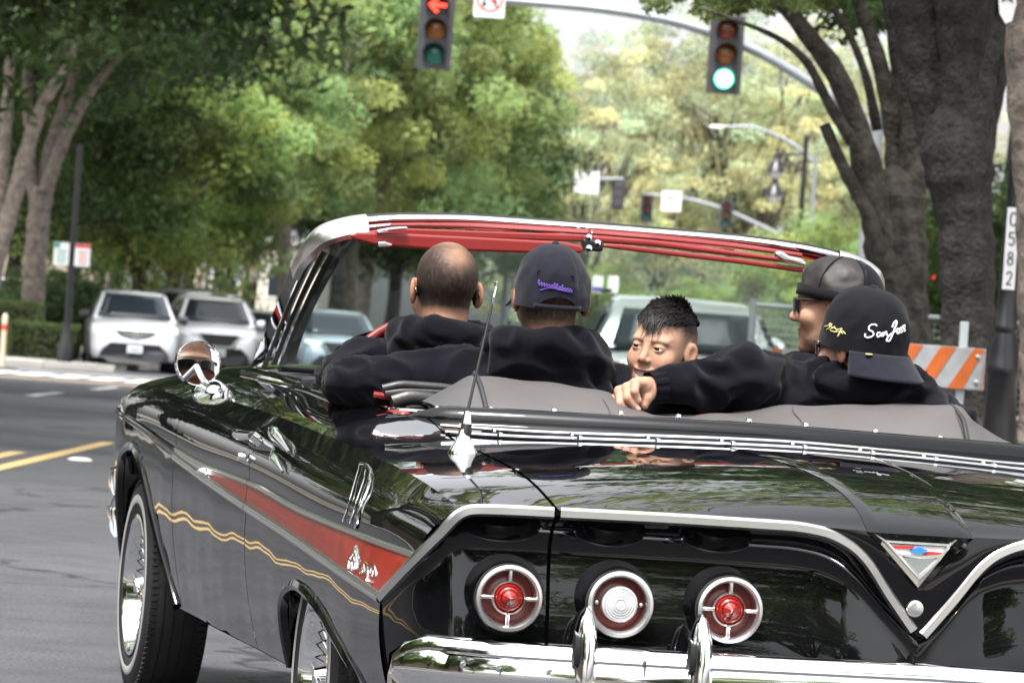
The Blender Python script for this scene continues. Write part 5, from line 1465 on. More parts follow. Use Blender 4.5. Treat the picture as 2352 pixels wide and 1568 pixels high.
# ------------------------------------------------------------------ windscreen
ws = bpy.data.objects.new('windscreen', None); col.objects.link(ws); ws.parent = car; ws.empty_display_size = .1
HP = np.array([(-.752, 3.575, .905), (-.748, 3.27, 1.055), (-.742, 3.04, 1.175), (-.735, 2.965, 1.215), (-.715, 2.925, 1.248), (-.68, 2.905, 1.268), (-.62, 2.895, 1.285), (-.50, 2.89, 1.302), (-.30, 2.90, 1.312), (0, 2.905, 1.314)])
hp = cr(HP, 80); hpf = np.vstack([hp, (hp[:-1] * np.array([-1, 1, 1]))[::-1]])
hn = np.stack([hpf[:, 0] * np.clip((np.abs(hpf[:, 0]) - .5) * 5, .0, 1.2), np.full(len(hpf), -.85), np.where(hpf[:, 2] > 1.2, .62, .25)], -1)
k_ = (hpf[:, 2] > 1.19)
G().grid(sweep(hpf[k_], hn[k_], [(-.012, -.02), (-.013, .003), (-.005, .010), (.004, .009), (.010, .002), (.012, -.02)])).make('header_molding', M['chrome'], ws)
G().tube(hpf[k_] + np.array([0, .03, .008]), .010, 8).make('header_seal', M['black'], ws)
for s in (-1, 1):
    S = np.array([-s, 1, 1])
    a = hp[hp[:, 2] < 1.225]; n = len(a); t = np.linspace(0, 1, n)
    inn = np.stack([-.700 + .035 * t, 3.40 + (2.985 - 3.40) * t + .06 * np.sin(PI * t), .925 + (1.20 - .925) * t], -1)
    for (f0, f1, m, lift) in ((-.16, .22, 'chrome', .006), (.22, .42, 'black', .0), (.42, .50, 'chrome', .005), (.50, .72, 'black', -.002), (.72, .78, 'satin', .004), (.78, 1.25, 'black', -.004)):
        P = np.array([(a * (1 - f) + inn * f + np.array([-.004, -.01, 0]) * (lift / .005)) * S for f in np.linspace(f0, f1, 4)]).transpose(1, 0, 2)
        G().grid(P if s < 0 else P[::-1]).make('pillar_strip', M[m], ws)
    # cast corner cap
    c = hp[(hp[:, 2] > 1.165) & (hp[:, 0] < -.60)]
    cn = np.tile(np.array([-.5, -.7, .5]), (len(c), 1))
    prof = [(-.020, -.01), (-.021, .006), (-.008, .015), (.012, .014), (.034, .004), (.036, -.012)]
    L = sweep(c, cn, prof) * S
    G().grid(L if s < 0 else L[::-1]).make('corner_cap', M['bezel'], ws)
    G().lathe([(0, -.002), (.005, -.001), (.005, .004)], np.array([-.728, 2.935, 1.222]) * S, 'y', 10).make('screw', M['black'], ws)
gx = np.linspace(-1, 1, 40); P = []
for v in np.linspace(0, 1, 20):
    xt = gx * .66; xb = gx * .715
    zt = np.interp(np.abs(xt), [0, .3, .5, .62, .66], [1.29, 1.287, 1.275, 1.25, 1.22]); yt = 2.94 + .03 * (1 - gx ** 2)
    yb = 3.42 + .26 * (1 - gx ** 2); zb2 = .905 + .0 * gx
    P.append(np.stack([xt * (1 - v) + xb * v, yt * (1 - v) + yb * v + .035 * math.sin(PI * v), zt * (1 - v) + zb2 * v], -1))
G().grid(P).make('glass', M['glass'], ws)
G().tube(np.array(P)[-1] + np.array([0, -.01, .004]), .008, 8).make('lower_seal', M['black'], ws)
# header lining, visors, catches, mirror bracket
def slab(name, pts, yq, t, m, parent):
    """plate with outline given in photo pixels, standing at car station yq"""
    Q = np.array([on(p[0], p[1], 1, yq) for p in pts]); n = len(Q)
    V = np.vstack([Q, Q + np.array([0, t, 0])])
    o = mk(name, V, [tuple(range(n)), tuple(range(2 * n - 1, n - 1, -1))] + [(i, i + n, (i + 1) % n + n, (i + 1) % n) for i in range(n)], m, parent, smooth=False)
    b = o.modifiers.new('edge', 'BEVEL'); b.width = min(.006, t * .4); b.segments = 3; b.limit_method = 'ANGLE'
    return o
slab('header_lining', [(820, 535), (900, 523), (1362, 540), (1362, 556), (1100, 548), (825, 542)], 2.875, .03, M['redvinyl'], ws)
slab('header_lining', [(1362, 541), (1500, 551), (1850, 598), (1846, 608), (1500, 566), (1362, 556)], 2.875, .03, M['redvinyl'], ws)
slab('sun_visor', [(804, 540), (820, 533), (900, 535), (1100, 545), (1290, 555), (1338, 564), (1342, 574), (1335, 582), (1220, 581), (1000, 574), (860, 562), (815, 551)], 2.83, .018, M['redvinyl'], ws)
slab('sun_visor', [(1386, 560), (1430, 562), (1700, 594), (1856, 616), (1856, 628), (1700, 606), (1430, 574), (1386, 568)], 2.83, .018, M['redvinyl'], ws)
slab('visor_gap', [(1340, 548), (1386, 552), (1386, 578), (1340, 576)], 2.86, .03, M['black'], ws)
for p in ((1352, 545), (1372, 558), (1352, 570)): G().lathe([(0, -.008), (.008, -.006), (.009, .006)], on(p[0], p[1], 1, 2.845), 'y', 12).make('mirror_bracket', M['chrome'], ws)
for pts in ([(865, 528), (900, 522), (935, 520), (938, 527), (905, 530), (868, 534)], [(1780, 578), (1795, 576), (1815, 588), (1842, 594), (1856, 606), (1846, 612), (1820, 604), (1800, 600), (1782, 590)], [(868, 556), (884, 554), (902, 560), (900, 566), (872, 568)]):
    slab('header_catch', pts, 2.815, .02, M['chrome'], ws)
# ------------------------------------------------------------------ mirror, aerial, ornament, handle, badges
mc = on(455, 834, 1, 3.62); face = np.array([-.475, 2.56, 1.13])
d1 = (CCAM - mc) / np.linalg.norm(CCAM - mc); d2 = (face - mc) / np.linalg.norm(face - mc)
mn = d1 + d2; mn /= np.linalg.norm(mn)
mo = bpy.data.objects.new('side_mirror', None); col.objects.link(mo); mo.parent = car; mo.location = tuple(mc); mo.rotation_euler = Vector(mn).to_track_quat('Z', 'Y').to_euler(); mo.empty_display_size = .05
rm_ = .0615
G().lathe([(0, .002), (rm_ * .93, .002)], n=48).make('mirror_glass', M['mirror'], mo)
G().lathe([(rm_ * .92, .003), (rm_ * .96, .006), (rm_, .002), (rm_, -.008), (rm_ * .8, -.022), (rm_ * .3, -.032), (0, -.033)], n=48).make('mirror_bowl', M['chrome'], mo)
st0 = cast(BODY, 492, 902, .0)
G().tube(cr([mc - mn * .03, (mc + st0) / 2 + np.array([.0, .02, -.012]), st0 + np.array([0, 0, .012])], 12), [.008] * 8 + [.009, .011, .014, .018], 12).lathe([(.026, 0), (.024, .008), (.012, .018), (0, .02)], st0, n=20).make('mirror_stalk', M['chrome'], car)
oc = on(388, 838, 0, -.84); oc = cast(BODY, 392, 845)
oc = np.array([-.83, 4.25, float(top(np.array(-.83), np.array(4.25)))]) if oc is None else oc
G().lathe([(.016, 0), (.014, .01), (.006, .016), (.006, .03), (.010, .036), (.010, .046), (.003, .052), (.003, .066), (0, .068)], oc, n=16).make('fender_ornament', M['chrome'], car)
ab = cast(BODY, 1062, 1040)
aer = bpy.data.objects.new('aerial', None); col.objects.link(aer); aer.parent = car; aer.empty_display_size = .05
tp = on(1141, 652, 1, ab[1] + .06); bt = on(1074, 945, 1, ab[1] + .005)
ax = np.array(ab); bmid = on(1070, 990, 1, ab[1])
G().lathe([(.030, -.004), (.028, .006), (.019, .020), (.013, .036), (.010, .048)], ax, n=24).make('base', M['chrome'], aer)
G().tube([ax + np.array([0, 0, .03]), bmid, bt], [.013, .0125, .007], 14).make('socket', M['black'], aer)
G().tube([bmid + (bt - bmid) * .35, bt], [.011, .0075], 14).make('collar', M['chrome'], aer)
mid = bt + (tp - bt) * .86
G().tube([bt, mid], [.0032, .0028], 8).make('mast', M['black'], aer)
G().tube([mid, tp], [.0022, .002], 8).lathe([(0, .006), (.005, .004), (.005, -.004), (0, -.006)], tp, n=10).lathe([(.0035, .01), (.0035, -.01)], mid, n=10).make('tip', M['chrome'], aer)
# door handle
hc1 = cast(BODY, 572, 1024, .0); hc2 = cast(BODY, 642, 1040, .0)
hd = doors[0]
A_ = cast(BODY, 560, 1009, .022); B_ = cast(BODY, 600, 1016, .026); C_ = cast(BODY, 600, 1016, 0.0)
if A_ is not None:
    G().tube(cr([A_ + np.array([.012, .05, .004]), A_, B_], 14), np.r_[np.linspace(.004, .013, 7), np.linspace(.013, .010, 7)], 12).tube([C_, B_], .012, 12).make('door_handle', M['chrome'], hd)
    D_ = cast(BODY, 566, 1050, .004); G().lathe([(0, -.018), (.010, -.015), (.013, .0)], D_, 'x', 16).make('handle_button', M['chrome'], hd)
    E_ = [cast(BODY, p[0], p[1], l) for p, l in (((632, 985), .004), ((640, 1000), .02), ((652, 1020), .022), ((668, 1042), .006))]
    G().tube(cr(E_, 16), np.r_[np.linspace(.004, .014, 8), np.linspace(.014, .004, 8)], 12).make('handle_escutcheon', M['chrome'], quarter[0])
    E_ = [cast(BODY, p[0], p[1], l) for p, l in (((632, 1040), .006), ((645, 1062), .016), ((655, 1085), .006))]
    G().tube(cr(E_, 12), np.r_[np.linspace(.004, .010, 6), np.linspace(.010, .003, 6)], 10).make('handle_spur', M['chrome'], quarter[0])
# filler-door trim on the rear quarter
for pts, r in (([(829, 1066), (842, 1068), (851, 1082), (853, 1100), (842, 1140), (826, 1190), (820, 1212)], .0032), ([(829, 1066), (822, 1090), (806, 1150), (790, 1196)], .0013), ([(842, 1080), (836, 1110), (820, 1160), (806, 1200)], .0016)):
    Q = [cast(BODY, p[0], p[1], .003) for p in pts]; G().tube(cr(Q, 30), r, 8).make('filler_door_trim', M['chrome'], quarter[0])
# arrow badge at the tip of the insert, antelope and script on the insert
Q = cast(BODY, 480, 1086, .012); G().lathe([(0, -.02), (.010, -.012), (.014, .0), (.012, .008)], Q, 'x', 8).box(Q + np.array([0, -.03, -.004]), (.012, .06, .012)).make('arrow_badge', M['chrome'], hd, bevel=.003)
def strokes(name, L, bvh, m, parent, r, lift, z=None):
    g = G()
    for pts in L:
        Q = [cast(bvh, *(z(*p) if z else p), lift) for p in pts]; Q = [q for q in Q if q is not None]
        if len(Q) > 1: g.tube(cr(Q, max(8, 5 * len(Q))), r, 6)
    return g.make(name, m, parent) if g.v else None
Z1 = lambda u, v: ((200 + u / 1.768) * .9408, (780 + v / 1.768) * .9408)
strokes('leaping_animal_badge', [[(1165, 1075), (1172, 1040), (1188, 1010), (1200, 982), (1206, 1000), (1212, 1030), (1222, 1052)], [(1172, 1040), (1185, 1060), (1180, 1085)], [(1188, 1020), (1198, 1050), (1190, 1082)], [(1200, 1000), (1208, 1040), (1204, 1072)]], BODY, M['chrome'], quarter[0], .0042, .007, Z1)
strokes('script_badge', [[(1212, 1068), (1228, 1085), (1216, 1100), (1226, 1072)], [(1235, 1062), (1240, 1095), (1250, 1070), (1258, 1100)], [(1245, 1130), (1252, 1085), (1266, 1078), (1262, 1100)], [(1270, 1110), (1276, 1080), (1286, 1100)], [(1288, 1115), (1282, 1070), (1294, 1108)], [(1240, 1050), (1262, 1066), (1280, 1060)]], BODY, M['chrome'], quarter[0], .0030, .007, Z1)
# V emblem on the lid
Z7 = lambda u, v: ((2050 + u / 3.734) * .9408, (1180 + v / 3.734) * .9408)
def vplate(name, pts, m, lift, t, parent):
    Q = np.array([cast(BODY, *Z7(*p), 0.0) for p in pts]); n = len(Q); yq = Q[:, 1].min()
    yy_ = Q[:, 1] * 0 + np.interp(Q[:, 2], [.60, .70], [Q[np.argmin(Q[:, 2]), 1], Q[np.argmax(Q[:, 2]), 1]]) * 0 + Q[:, 1]
    A = Q.copy(); A[:, 1] = np.minimum(A[:, 1], yq + .004) - lift
    V = np.vstack([A, A + np.array([0, t, 0])])
    return mk(name, V, [tuple(range(n)), tuple(range(2 * n - 1, n - 1, -1))] + [(i, i + n, (i + 1) % n + n, (i + 1) % n) for i in range(n)], m, parent, smooth=False)
em = vplate('v_emblem', [(370, 520), (705, 860), (1000, 530), (985, 590), (705, 945), (350, 545)], M['chrome'], .008, .012, lid)
vplate('emblem_edge', [(288, 452), (380, 522), (490, 640), (705, 868), (720, 840), (510, 620), (420, 530), (380, 500)], M['bezel'], .016, .014, em)
vplate('emblem_edge', [(1042, 508), (975, 572), (900, 690), (705, 868), (690, 840), (880, 670), (960, 560), (985, 550)], M['bezel'], .016, .014, em)
vplate('emblem_bar', [(385, 512), (985, 548), (975, 568), (410, 532)], M['bezel'], .018, .016, em)
vplate('emblem_bar', [(490, 625), (700, 655), (905, 640), (885, 672), (700, 678), (500, 645)], M['bezel'], .018, .016, em)
vplate('emblem_field', [(430, 545), (965, 575), (905, 640), (700, 655), (500, 630)], M['signwhite'], .012, .012, em)
vplate('emblem_field', [(540, 665), (870, 680), (705, 845)], M['satin'], .012, .012, em)
vplate('red_bar', [(455, 556), (660, 566), (650, 590), (485, 586)], M['red'], .016, .014, em)
vplate('red_bar', [(790, 612), (915, 624), (900, 640), (735, 645)], M['red'], .016, .014, em)
vplate('blue_badge', [(620, 606), (650, 588), (672, 586), (690, 576), (735, 580), (745, 594), (778, 600), (755, 622), (730, 624), (722, 634), (680, 632), (668, 622), (632, 620)], M['blue'], .019, .014, em)
lk = cast(BODY, *Z7(685, 1135), .002); G().lathe([(0, -.006), (.011, -.006), (.0155, -.004), (.0165, .004)], lk, 'y', 24).make('trunk_lock', M['bezel'], lid)
# ================================================================== PEOPLE (built in the car's frame)
class Person:
    def __init__(s, label, base):
        s.base = np.array(base, float)
        w = CO + CX * base[0] + CY * base[1] + CZ * base[2]
        s.e = empty('person', tuple(w), HEAD, label, 'person', 'people riding in the open car')
    def put(s, name, V, F, m, parent=None, colr=None, smooth=True):
        return mk(name, np.asarray(V, float) - s.base, F, m, parent or s.e, smooth, colr=colr)
    def g(s, name, G_, m, parent=None):
        return s.put(name, G_.v, G_.f, m, parent)
class Frame:
    def __init__(s, c, yaw=0, pitch=0, roll=0, k=1.0):
        s.c = np.array(c, float); s.R = rotz(math.radians(yaw)) @ rotx(math.radians(pitch)) @ roty(math.radians(roll)); s.k = k
    def __call__(s, V): return np.asarray(V, float) @ s.R.T * s.k + s.c
def head_sdf(smile=False, child=False, noseup=1.0, neck=True):
    jw = .94 if child else 1.0
    def f(X, Y, Z):
        d = ell(X, Y, Z, (0, -.016, .034), (.0765, .098, .087))
        d = smin(d, ell(X, Y, Z, (0, .030, -.028), (.0625, .064, .082)), .03)
        d = smin(d, ell(X, Y, Z, (0, .034, -.083), (.050 * jw, .052, .034)), .028)
        d = smin(d, ell(X, Y, Z, (0, .076, -.106), (.022, .018, .016)), .022)
        ax = np.abs(X)
        ck = .84 if child else 1.0
        d = smin(d, ell(ax, Y, Z, (.041, .062, -.030), (.028 * ck, .026 * ck, .028 * ck)), .02)
        if smile: d = smin(d, ell(ax, Y, Z, (.038, .066, -.040), (.016, .016, .014)), .012)
        d = smin(d, ell(X, Y, Z, (0, .080 - .008 * child, .022), (.050, .018, .010)), .018)
        d = smax(d, -ell(ax, Y, Z, (.031, .100, .003), (.017, .016, .0105)), .012)
        d = smin(d, caps(X, Y, Z, (0, .090, .006), (0, .1085 * noseup, -.030 + .003 * child), .0075 - .001 * child, .0125 - .0022 * child), .012)
        d = smin(d, ell(ax, Y, Z, (.0125 - .0015 * child, .098 - .002 * child, -.035 + .003 * child), (.0085 - .0012 * child, .010 - .0015 * child, .008 - .001 * child)), .006)
        if smile:
            zc = -.066 + 6.0 * X * X
            d = smin(d, ell(X, Y, Z - 5.0 * X * X, (0, .084, -.057), (.030, .014, .0062)), .006)
            d = smin(d, ell(X, Y, Z - 7.0 * X * X, (0, .084, -.082), (.026, .014, .0068)), .006)
            d = smax(d, -ell(X, Y, Z - 6.0 * X * X, (0, .094, -.0685), (.0265, .030, .0072)), .003)
        else:
            d = smin(d, ell(X, Y, Z, (0, .088, -.061), (.023, .010, .0052)), .005)
            d = smin(d, ell(X, Y, Z, (0, .087, -.072), (.020, .010, .006)), .005)
        # lids round the eyeballs
        lid = ell(ax, Y, Z, (.031, .0775, .003), (.0155, .0150, .0135))
        slit = ell(ax, Y, Z + .0005, (.031, .094, .003), (.0140 if smile else .0125, .020, .0030 if smile else .0045))
        d = smin(d, lid, .006)
        d = smax(d, -slit, .0015)
        # ears
        Re = rotz(.45)
        ear = ell(ax, Y, Z, (.083, -.008, -.006), (.0085, .021, .034), Re)
        ear = smax(ear, -ell(ax, Y, Z, (.094, -.001, .000), (.0095, .0125, .021), Re), .003)
        d = smin(d, ear, .007)
        if neck:
            d = smin(d, caps(X, Y, Z, (0, -.022, -.06), (0, -.026, -.118), .055 if not child else .046, .052 if not child else .044), .03)
        return d
    return f
HEADS = {}
def head_mesh(key, **kw):
    if key not in HEADS:
        V, F = nets(head_sdf(**kw), (-.115, -.145, -.22), (.115, .14, .135), .0034 if key != 'kid' else .0026)
        HEADS[key] = (relax(V, F, 1, .35), F)
    return HEADS[key]
def face_tint(V, skin, lips=(.30, .10, .08), bw=.85):
    c = np.tile(np.array(skin, float), (len(V), 1))
    x, y, z = V.T
    red = np.exp(-(((np.abs(x) - .042) / .022) ** 2 + ((z + .03) / .025) ** 2)) * (y > .03) * .22
    red = np.maximum(red, np.exp(-((np.abs(x) - .088) / .010) ** 2) * (np.abs(x) > .078) * .35)
    red = np.maximum(red, np.exp(-((x / .016) ** 2 + ((z + .033) / .014) ** 2)) * (y > .085) * .2)
    c *= np.stack([1 + .1 * red, 1 - .35 * red, 1 - .4 * red], 1)
    lp = np.clip(1.4 - np.abs((z + .066 - 3 * x * x)) / .013, 0, 1) * (np.abs(x) < .030) * (y > .078)
    c = c * (1 - .75 * lp[:, None]) + np.array(lips) * .75 * lp[:, None]
    br = np.exp(-((z - .020 + 13.0 * (np.abs(x) - .028) ** 2) / .0036) ** 2) * ((np.abs(x) > .011) & (np.abs(x) < .052) & (y > .05))
    c = c * (1 - bw * br[:, None]) + np.array([.014, .009, .007]) * bw * br[:, None]
    return c
def shades(p, fr, parent, wrap=1.0):
    g = G()
    for s in (-1, 1):
        u = np.linspace(0, 1, 9); v = np.linspace(0, 1, 7)
        P = np.array([[(s * (.007 + .052 * a), .108 - .010 * a - .016 * a ** 3, .016 - .012 * b * 1 - .026 * b * (1 - .25 * (1 - a)) + .004 * math.sin(PI * a)) for a in u] for b in v])
        vv, ff = solid(P if s > 0 else P[:, ::-1], .0035); g.add(vv, ff)
        g.tube([(s * .060, .088, .012), (s * .076, .055, .012), (s * .082, .0, .012), (s * .082, -.02, .004), (s * .080, -.035, -.012)], [.0045, .004, .003, .003, .0025], 8)
    g.tube([(-.008, .110, .008), (0, .112, .010), (.008, .110, .008)], .003, 8)
    g.v = [tuple(q) for q in fr(g.v)]
    return p.g('sunglasses', g, M['shades'], parent)
def cap_dome(ax=.086, ay=.103, h=.122, zr=.020, y0=-.010, arch=None, tilt=0.0, panels=6, square=2.5, n=144, m=44, archh=.034):
    """head-local crown of a cap; arch: angle (deg) of the strap opening"""
    ph = np.linspace(0, 2 * PI, n, endpoint=False); t = np.linspace(0, 1, m)
    V = np.zeros((m, n, 3))
    for i, tt in enumerate(t):
        r = (1 - tt ** square) ** (1 / 2.2) if tt < 1 else 0.0
        sm = np.zeros(n)
        for k in range(panels):
            d = np.angle(np.exp(1j * (ph - (k + .5) * 2 * PI / panels))); sm += np.exp(-(d * max(r, .05) * .09 / .0022) ** 2)
        z0 = zr + np.zeros(n)
        if arch is not None:
            d = np.angle(np.exp(1j * (ph - math.radians(arch)))); z0 = zr + archh * np.clip(1 - (d / .56) ** 2, 0, 1) ** .6
        wr = .0022 * np.sin(ph * 5 + 7 * tt) * math.sin(PI * tt) + .0016 * np.sin(ph * 11 - 9 * tt) * math.sin(PI * tt)
        rr = r * (1 + wr * 6) - sm * .0016
        z = z0 * (1 - tt) + (zr + h) * tt
        V[i] = np.stack([ax * rr * np.cos(ph), y0 + ay * rr * np.sin(ph), z + tilt * ay * rr * np.sin(ph)], -1)
    v, f = grid(np.concatenate([V, V[:, :1]], 1))
    k = vnoise(v, 26, arch or 3) * .0035 + vnoise(v, 60, 2) * .0010
    tz = np.clip((v[:, 2] - zr) / h, 0, 1)
    d = v - np.array([0, y0, zr]); d /= np.linalg.norm(d, axis=1)[:, None] + 1e-9
    return v + d * (k * np.sin(PI * np.clip(tz * .9 + .1, 0, 1)))[:, None], f
def cap_brim(ax=.086, ay=.103, zr=.022, y0=-.010, L=.072, droop=.020, span=52, curve=.016):
    P = []
    for s in np.linspace(0, 1, 10):
        row = []
        for a in np.linspace(90 - span, 90 + span, 25):
            q = (a - 90) / span; c = math.cos(math.radians(a)); sn = math.sin(math.radians(a))
            l = L * s * math.sqrt(max(0, 1 - .80 * q * q))
            row.append((ax * c * 1.0 + 0.02 * c * s, y0 + ay * sn + l, zr - droop * s - curve * q * q * (.4 + .6 * s) + .002))
        P.append(row)
    return solid(np.array(P)[::-1], .004)
def cloth(p, name, sdf, lo, hi, h, seed, amp=1.25, m='hood', flow=(.65, 1, 1.15)):
    V, F = nets(sdf, lo, hi, h)
    V = relax(V, F, 2, .5)
    N = normals(V, F); Q = V * np.array(flow)
    a = vnoise(Q, 7.0, seed); b = vnoise(Q + .13 * vnoise(Q, 5.0, seed + 9)[:, None], 15.0, seed + 3)
    rid = (1 - np.abs(b) * 2.2)
    c_ = vnoise(Q, 34.0, seed + 5)
    V = V + N * (amp * (.010 * a + .0150 * np.clip(rid, -.4, 1) ** 1 + .0022 * c_))[:, None]
    return p.put(name, V, F, M[m])
ADULT = (.30, .165, .105); TAN = (.25, .135, .085); FAIR = (.37, .21, .15); KID = (.36, .21, .145)
HAIRC = np.array([.013, .010, .009])
# ------------------------------------------------------------------ the driver, bare-headed
p = Person('person driving in a black hoodie with closely cropped thinning hair', (-.47, 2.70, .52))
hc = on(1027, 650, 1, 2.45); fr = Frame((hc[0], 2.47, 1.128), yaw=3, pitch=-3, k=.955)
V, F = head_mesh('adult')
c = face_tint(V, ADULT); x, y, z = V.T
nz = vnoise(V, 160, 3); nz2 = vnoise(V * np.array([1, 1, .35]), 120, 5)
scalp = np.clip((z - (-.062 + .05 * sstep(-.02, .06, y))) / .022, 0, 1) * np.clip((.066 - y + .6 * np.clip(z - .06, -.1, .2)) / .02, 0, 1) * (np.abs(x) < .0815 - .004 * (z < .03))
crown = .9 * np.exp(-(((x - .004) / .036) ** 2 + ((y + .02) / .055) ** 2)) * sstep(.075, .112, z)
crown = np.maximum(crown, .80 * np.exp(-(((x - .006) / .036) ** 2 + ((z - .082) / .034) ** 2)) * (y < 0))
den = scalp * (.97 - .80 * crown) * (1 + .10 * nz + .12 * nz2)
den = np.clip(den, 0, .97)[:, None]
c = c * (1 - den) + HAIRC * den
body = p.put('body', fr(V), F, M['skin'], colr=c)
shades(p, fr, body)
bx_, by_ = hc[0], 2.47
def sd(X, Y, Z):
    d = ell(X, Y, Z, (bx_, by_ + .05, .70), (.205, .135, .30))
    d = smin(d, caps(X, Y, Z, (bx_ - .17, by_ + .02, .915), (bx_ + .17, by_ + .02, .915), .072, .072), .06)
    d = smin(d, caps(X, Y, Z, (bx_ - .20, by_ + .03, .90), (bx_ - .275, by_ + .22, .81), .068, .058), .05)
    d = smin(d, caps(X, Y, Z, (bx_ - .275, by_ + .22, .81), (bx_ - .10, by_ + .50, .86), .058, .042), .03)
    d = smin(d, caps(X, Y, Z, (bx_ + .20, by_ + .03, .90), (bx_ + .26, by_ + .24, .74), .068, .055), .05)
    # hood heaped on the shoulders behind an open collar
    d = smin(d, ell(X, Y, Z, (bx_ + .01, by_ - .055, .985), (.125, .060, .066)), .035)
    d = smin(d, ell(X, Y, Z, (bx_ + .02, by_ - .085, .925), (.085, .045, .06)), .03)
    q = np.sqrt(((X - bx_) / .093) ** 2 + ((Y - by_ + .015) / .088) ** 2)
    rg = np.sqrt(((q - 1) * .088) ** 2 + (Z - 1.020 - .10 * np.clip(by_ - Y, -.1, .1)) ** 2) - .026
    d = smin(d, rg, .03)
    d = smax(d, -ell(X, Y, Z, (bx_, by_ + .01, 1.075), (.068, .066, .075)), .01)
    return d
cloth(p, 'hoodie', sd, (bx_ - .40, by_ - .2, .40), (bx_ + .38, by_ + .58, 1.10), .0085, 4)
g = G()
hp_ = np.array([bx_ - .07, by_ + .52, .875])
g.tube([hp_ + np.array([-.02, -.02, -.01]), hp_, hp_ + np.array([.03, .03, .0])], [.03, .034, .028], 10)
for k in range(4): g.tube([hp_ + np.array([.02 - .017 * k, .03, .01]), hp_ + np.array([.02 - .017 * k, .065, .015]), hp_ + np.array([.02 - .017 * k, .07, -.02])], [.010, .009, .007], 8)
g.tube([hp_ + np.array([.03, 0, 0]), hp_ + np.array([.055, .03, .01])], [.011, .008], 8)
p.put('hand', g.v, g.f, M['skin'], body, colr=np.tile(ADULT, (len(g.v), 1)))
# ------------------------------------------------------------------ rear passenger in the plain navy cap
p = Person('person in a black hoodie and navy cap with purple stitching, arm along the car door', (-.36, 2.02, .54))
hc = on(1268, 690, 1, 1.76); fr = Frame((hc[0], 1.78, hc[2] + .005), yaw=-2, pitch=-5, k=.945)
V, F = head_mesh('adult'); c = face_tint(V, TAN); x, y, z = V.T
den = np.clip((z + .085) / .03, 0, 1) * np.clip((.05 - y) / .03, 0, 1) * (np.abs(x) < .079) * (.85 + .3 * vnoise(V, 150, 2)); den = np.clip(den, 0, .95)[:, None]
c = c * (1 - den) + HAIRC * den
body = p.put('body', fr(V), F, M['skin'], colr=c)
capf = Frame(fr.c, yaw=-2, pitch=5, k=.945)
v, f = cap_dome(ax=.093, ay=.112, h=.150, zr=-.018, arch=-90, y0=-.010, archh=.030)
cap = p.put('cap', capf(v), f, M['capnavy'])
CAPB = BVHTree.FromPolygons([tuple(q) for q in capf(v)], [list(map(int, q)) for q in f])
v, f = cap_brim(ax=.093, ay=.110, zr=.0); p.put('brim', capf(v), f, M['capnavy'], cap)
g = G().lathe([(.010, 0), (.009, .004), (.004, .0065), (0, .007)], (0, -.010, .130), n=14); p.put('button', capf(g.v), g.f, M['capnavy'], cap)
P = [(.094 * math.cos(a), -.010 + .113 * math.sin(a), -.012) for a in np.radians(np.linspace(-126, -54, 15))]
g = G(); Pq = np.array([[(q[0], q[1], q[2] + dz) for q in P] for dz in (-.006, .006)]); vv, ff = solid(Pq, .003); g.add(vv, ff); p.put('strap', capf(g.v), g.f, M['capnavy'], cap)
Z4 = lambda u, v: ((600 + u / 2.613) * .9408, (500 + v / 2.613) * .9408)
def cap_strokes(name, L, bvh, m, r, z, parent, pp, lift=.0012):
    g = G()
    for pts in L:
        Q = [cast(bvh, *z(*q), lift) for q in pts]; Q = [q for q in Q if q is not None]
        if len(Q) > 1: g.tube(cr(Q, max(8, 5 * len(Q))), r, 6)
    if g.v: return pp.g(name, g, m, parent)
rg = random.Random(4)
scr = []
for i in range(13):
    u = 1866 + i * 16.5; v0 = 505 + i * 3.6
    scr.append([(u, v0 + rg.uniform(-3, 3)), (u + 6, v0 - 12 - (14 if i in (0, 6, 7, 9) else 0)), (u + 9, v0 + 12), (u + 17, v0 + rg.uniform(-4, 6))])
scr.append([(1880, 545), (1950, 530), (2010, 545), (2080, 560)])
cap_strokes('script', scr, CAPB, M['purple'], .0016, Z4, cap, p)
for u, v_ in ((1872, 432), (2080, 465)):
    q = cast(CAPB, *Z4(u, v_), .0008); g = G().lathe([(.0045, -.001), (.0045, .001), (.002, .0015)], q, 'y', 12); p.g('eyelet', g, M['capblack'], cap)
bx_, by_ = hc[0], 1.82; EL = np.array([-.80, 1.80, .900])
def sd(X, Y, Z):
    d = ell(X, Y, Z, (bx_, by_ + .06, .70), (.205, .13, .30))
    d = smin(d, caps(X, Y, Z, (bx_ - .17, by_ + .02, .905), (bx_ + .17, by_ + .02, .895), .074, .074), .06)
    d = smin(d, caps(X, Y, Z, (bx_ - .19, by_ + .01, .915), EL + np.array([.02, 0, 0]), .066, .048), .04)
    d = smin(d, caps(X, Y, Z, EL, (EL[0] + .03, EL[1] + .26, EL[2] + .0), .046, .040), .03)
    d = smin(d, caps(X, Y, Z, (bx_ + .20, by_ + .03, .89), (bx_ + .23, by_ + .2, .70), .068, .055), .05)
    d = smin(d, ell(X, Y, Z, (bx_ + .01, by_ - .06, .965), (.135, .062, .075)), .035)
    d = smin(d, ell(X, Y, Z, (bx_ + .05, by_ - .085, .90), (.10, .045, .055)), .03)
    q = np.sqrt(((X - bx_) / .098) ** 2 + ((Y - by_ + .03) / .090) ** 2)
    rg_ = np.sqrt(((q - 1) * .088) ** 2 + (Z - 1.005 - .10 * np.clip(by_ - Y, -.1, .1)) ** 2) - .028
    d = smin(d, rg_, .03)
    d = smax(d, -ell(X, Y, Z, (bx_, by_ - .01, 1.07), (.068, .066, .075)), .01)
    return d
cloth(p, 'hoodie', sd, (-.90, by_ - .2, .40), (bx_ + .36, by_ + .36, 1.09), .0085, 14)
g = G(); h0 = EL + np.array([.035, .30, -.005])
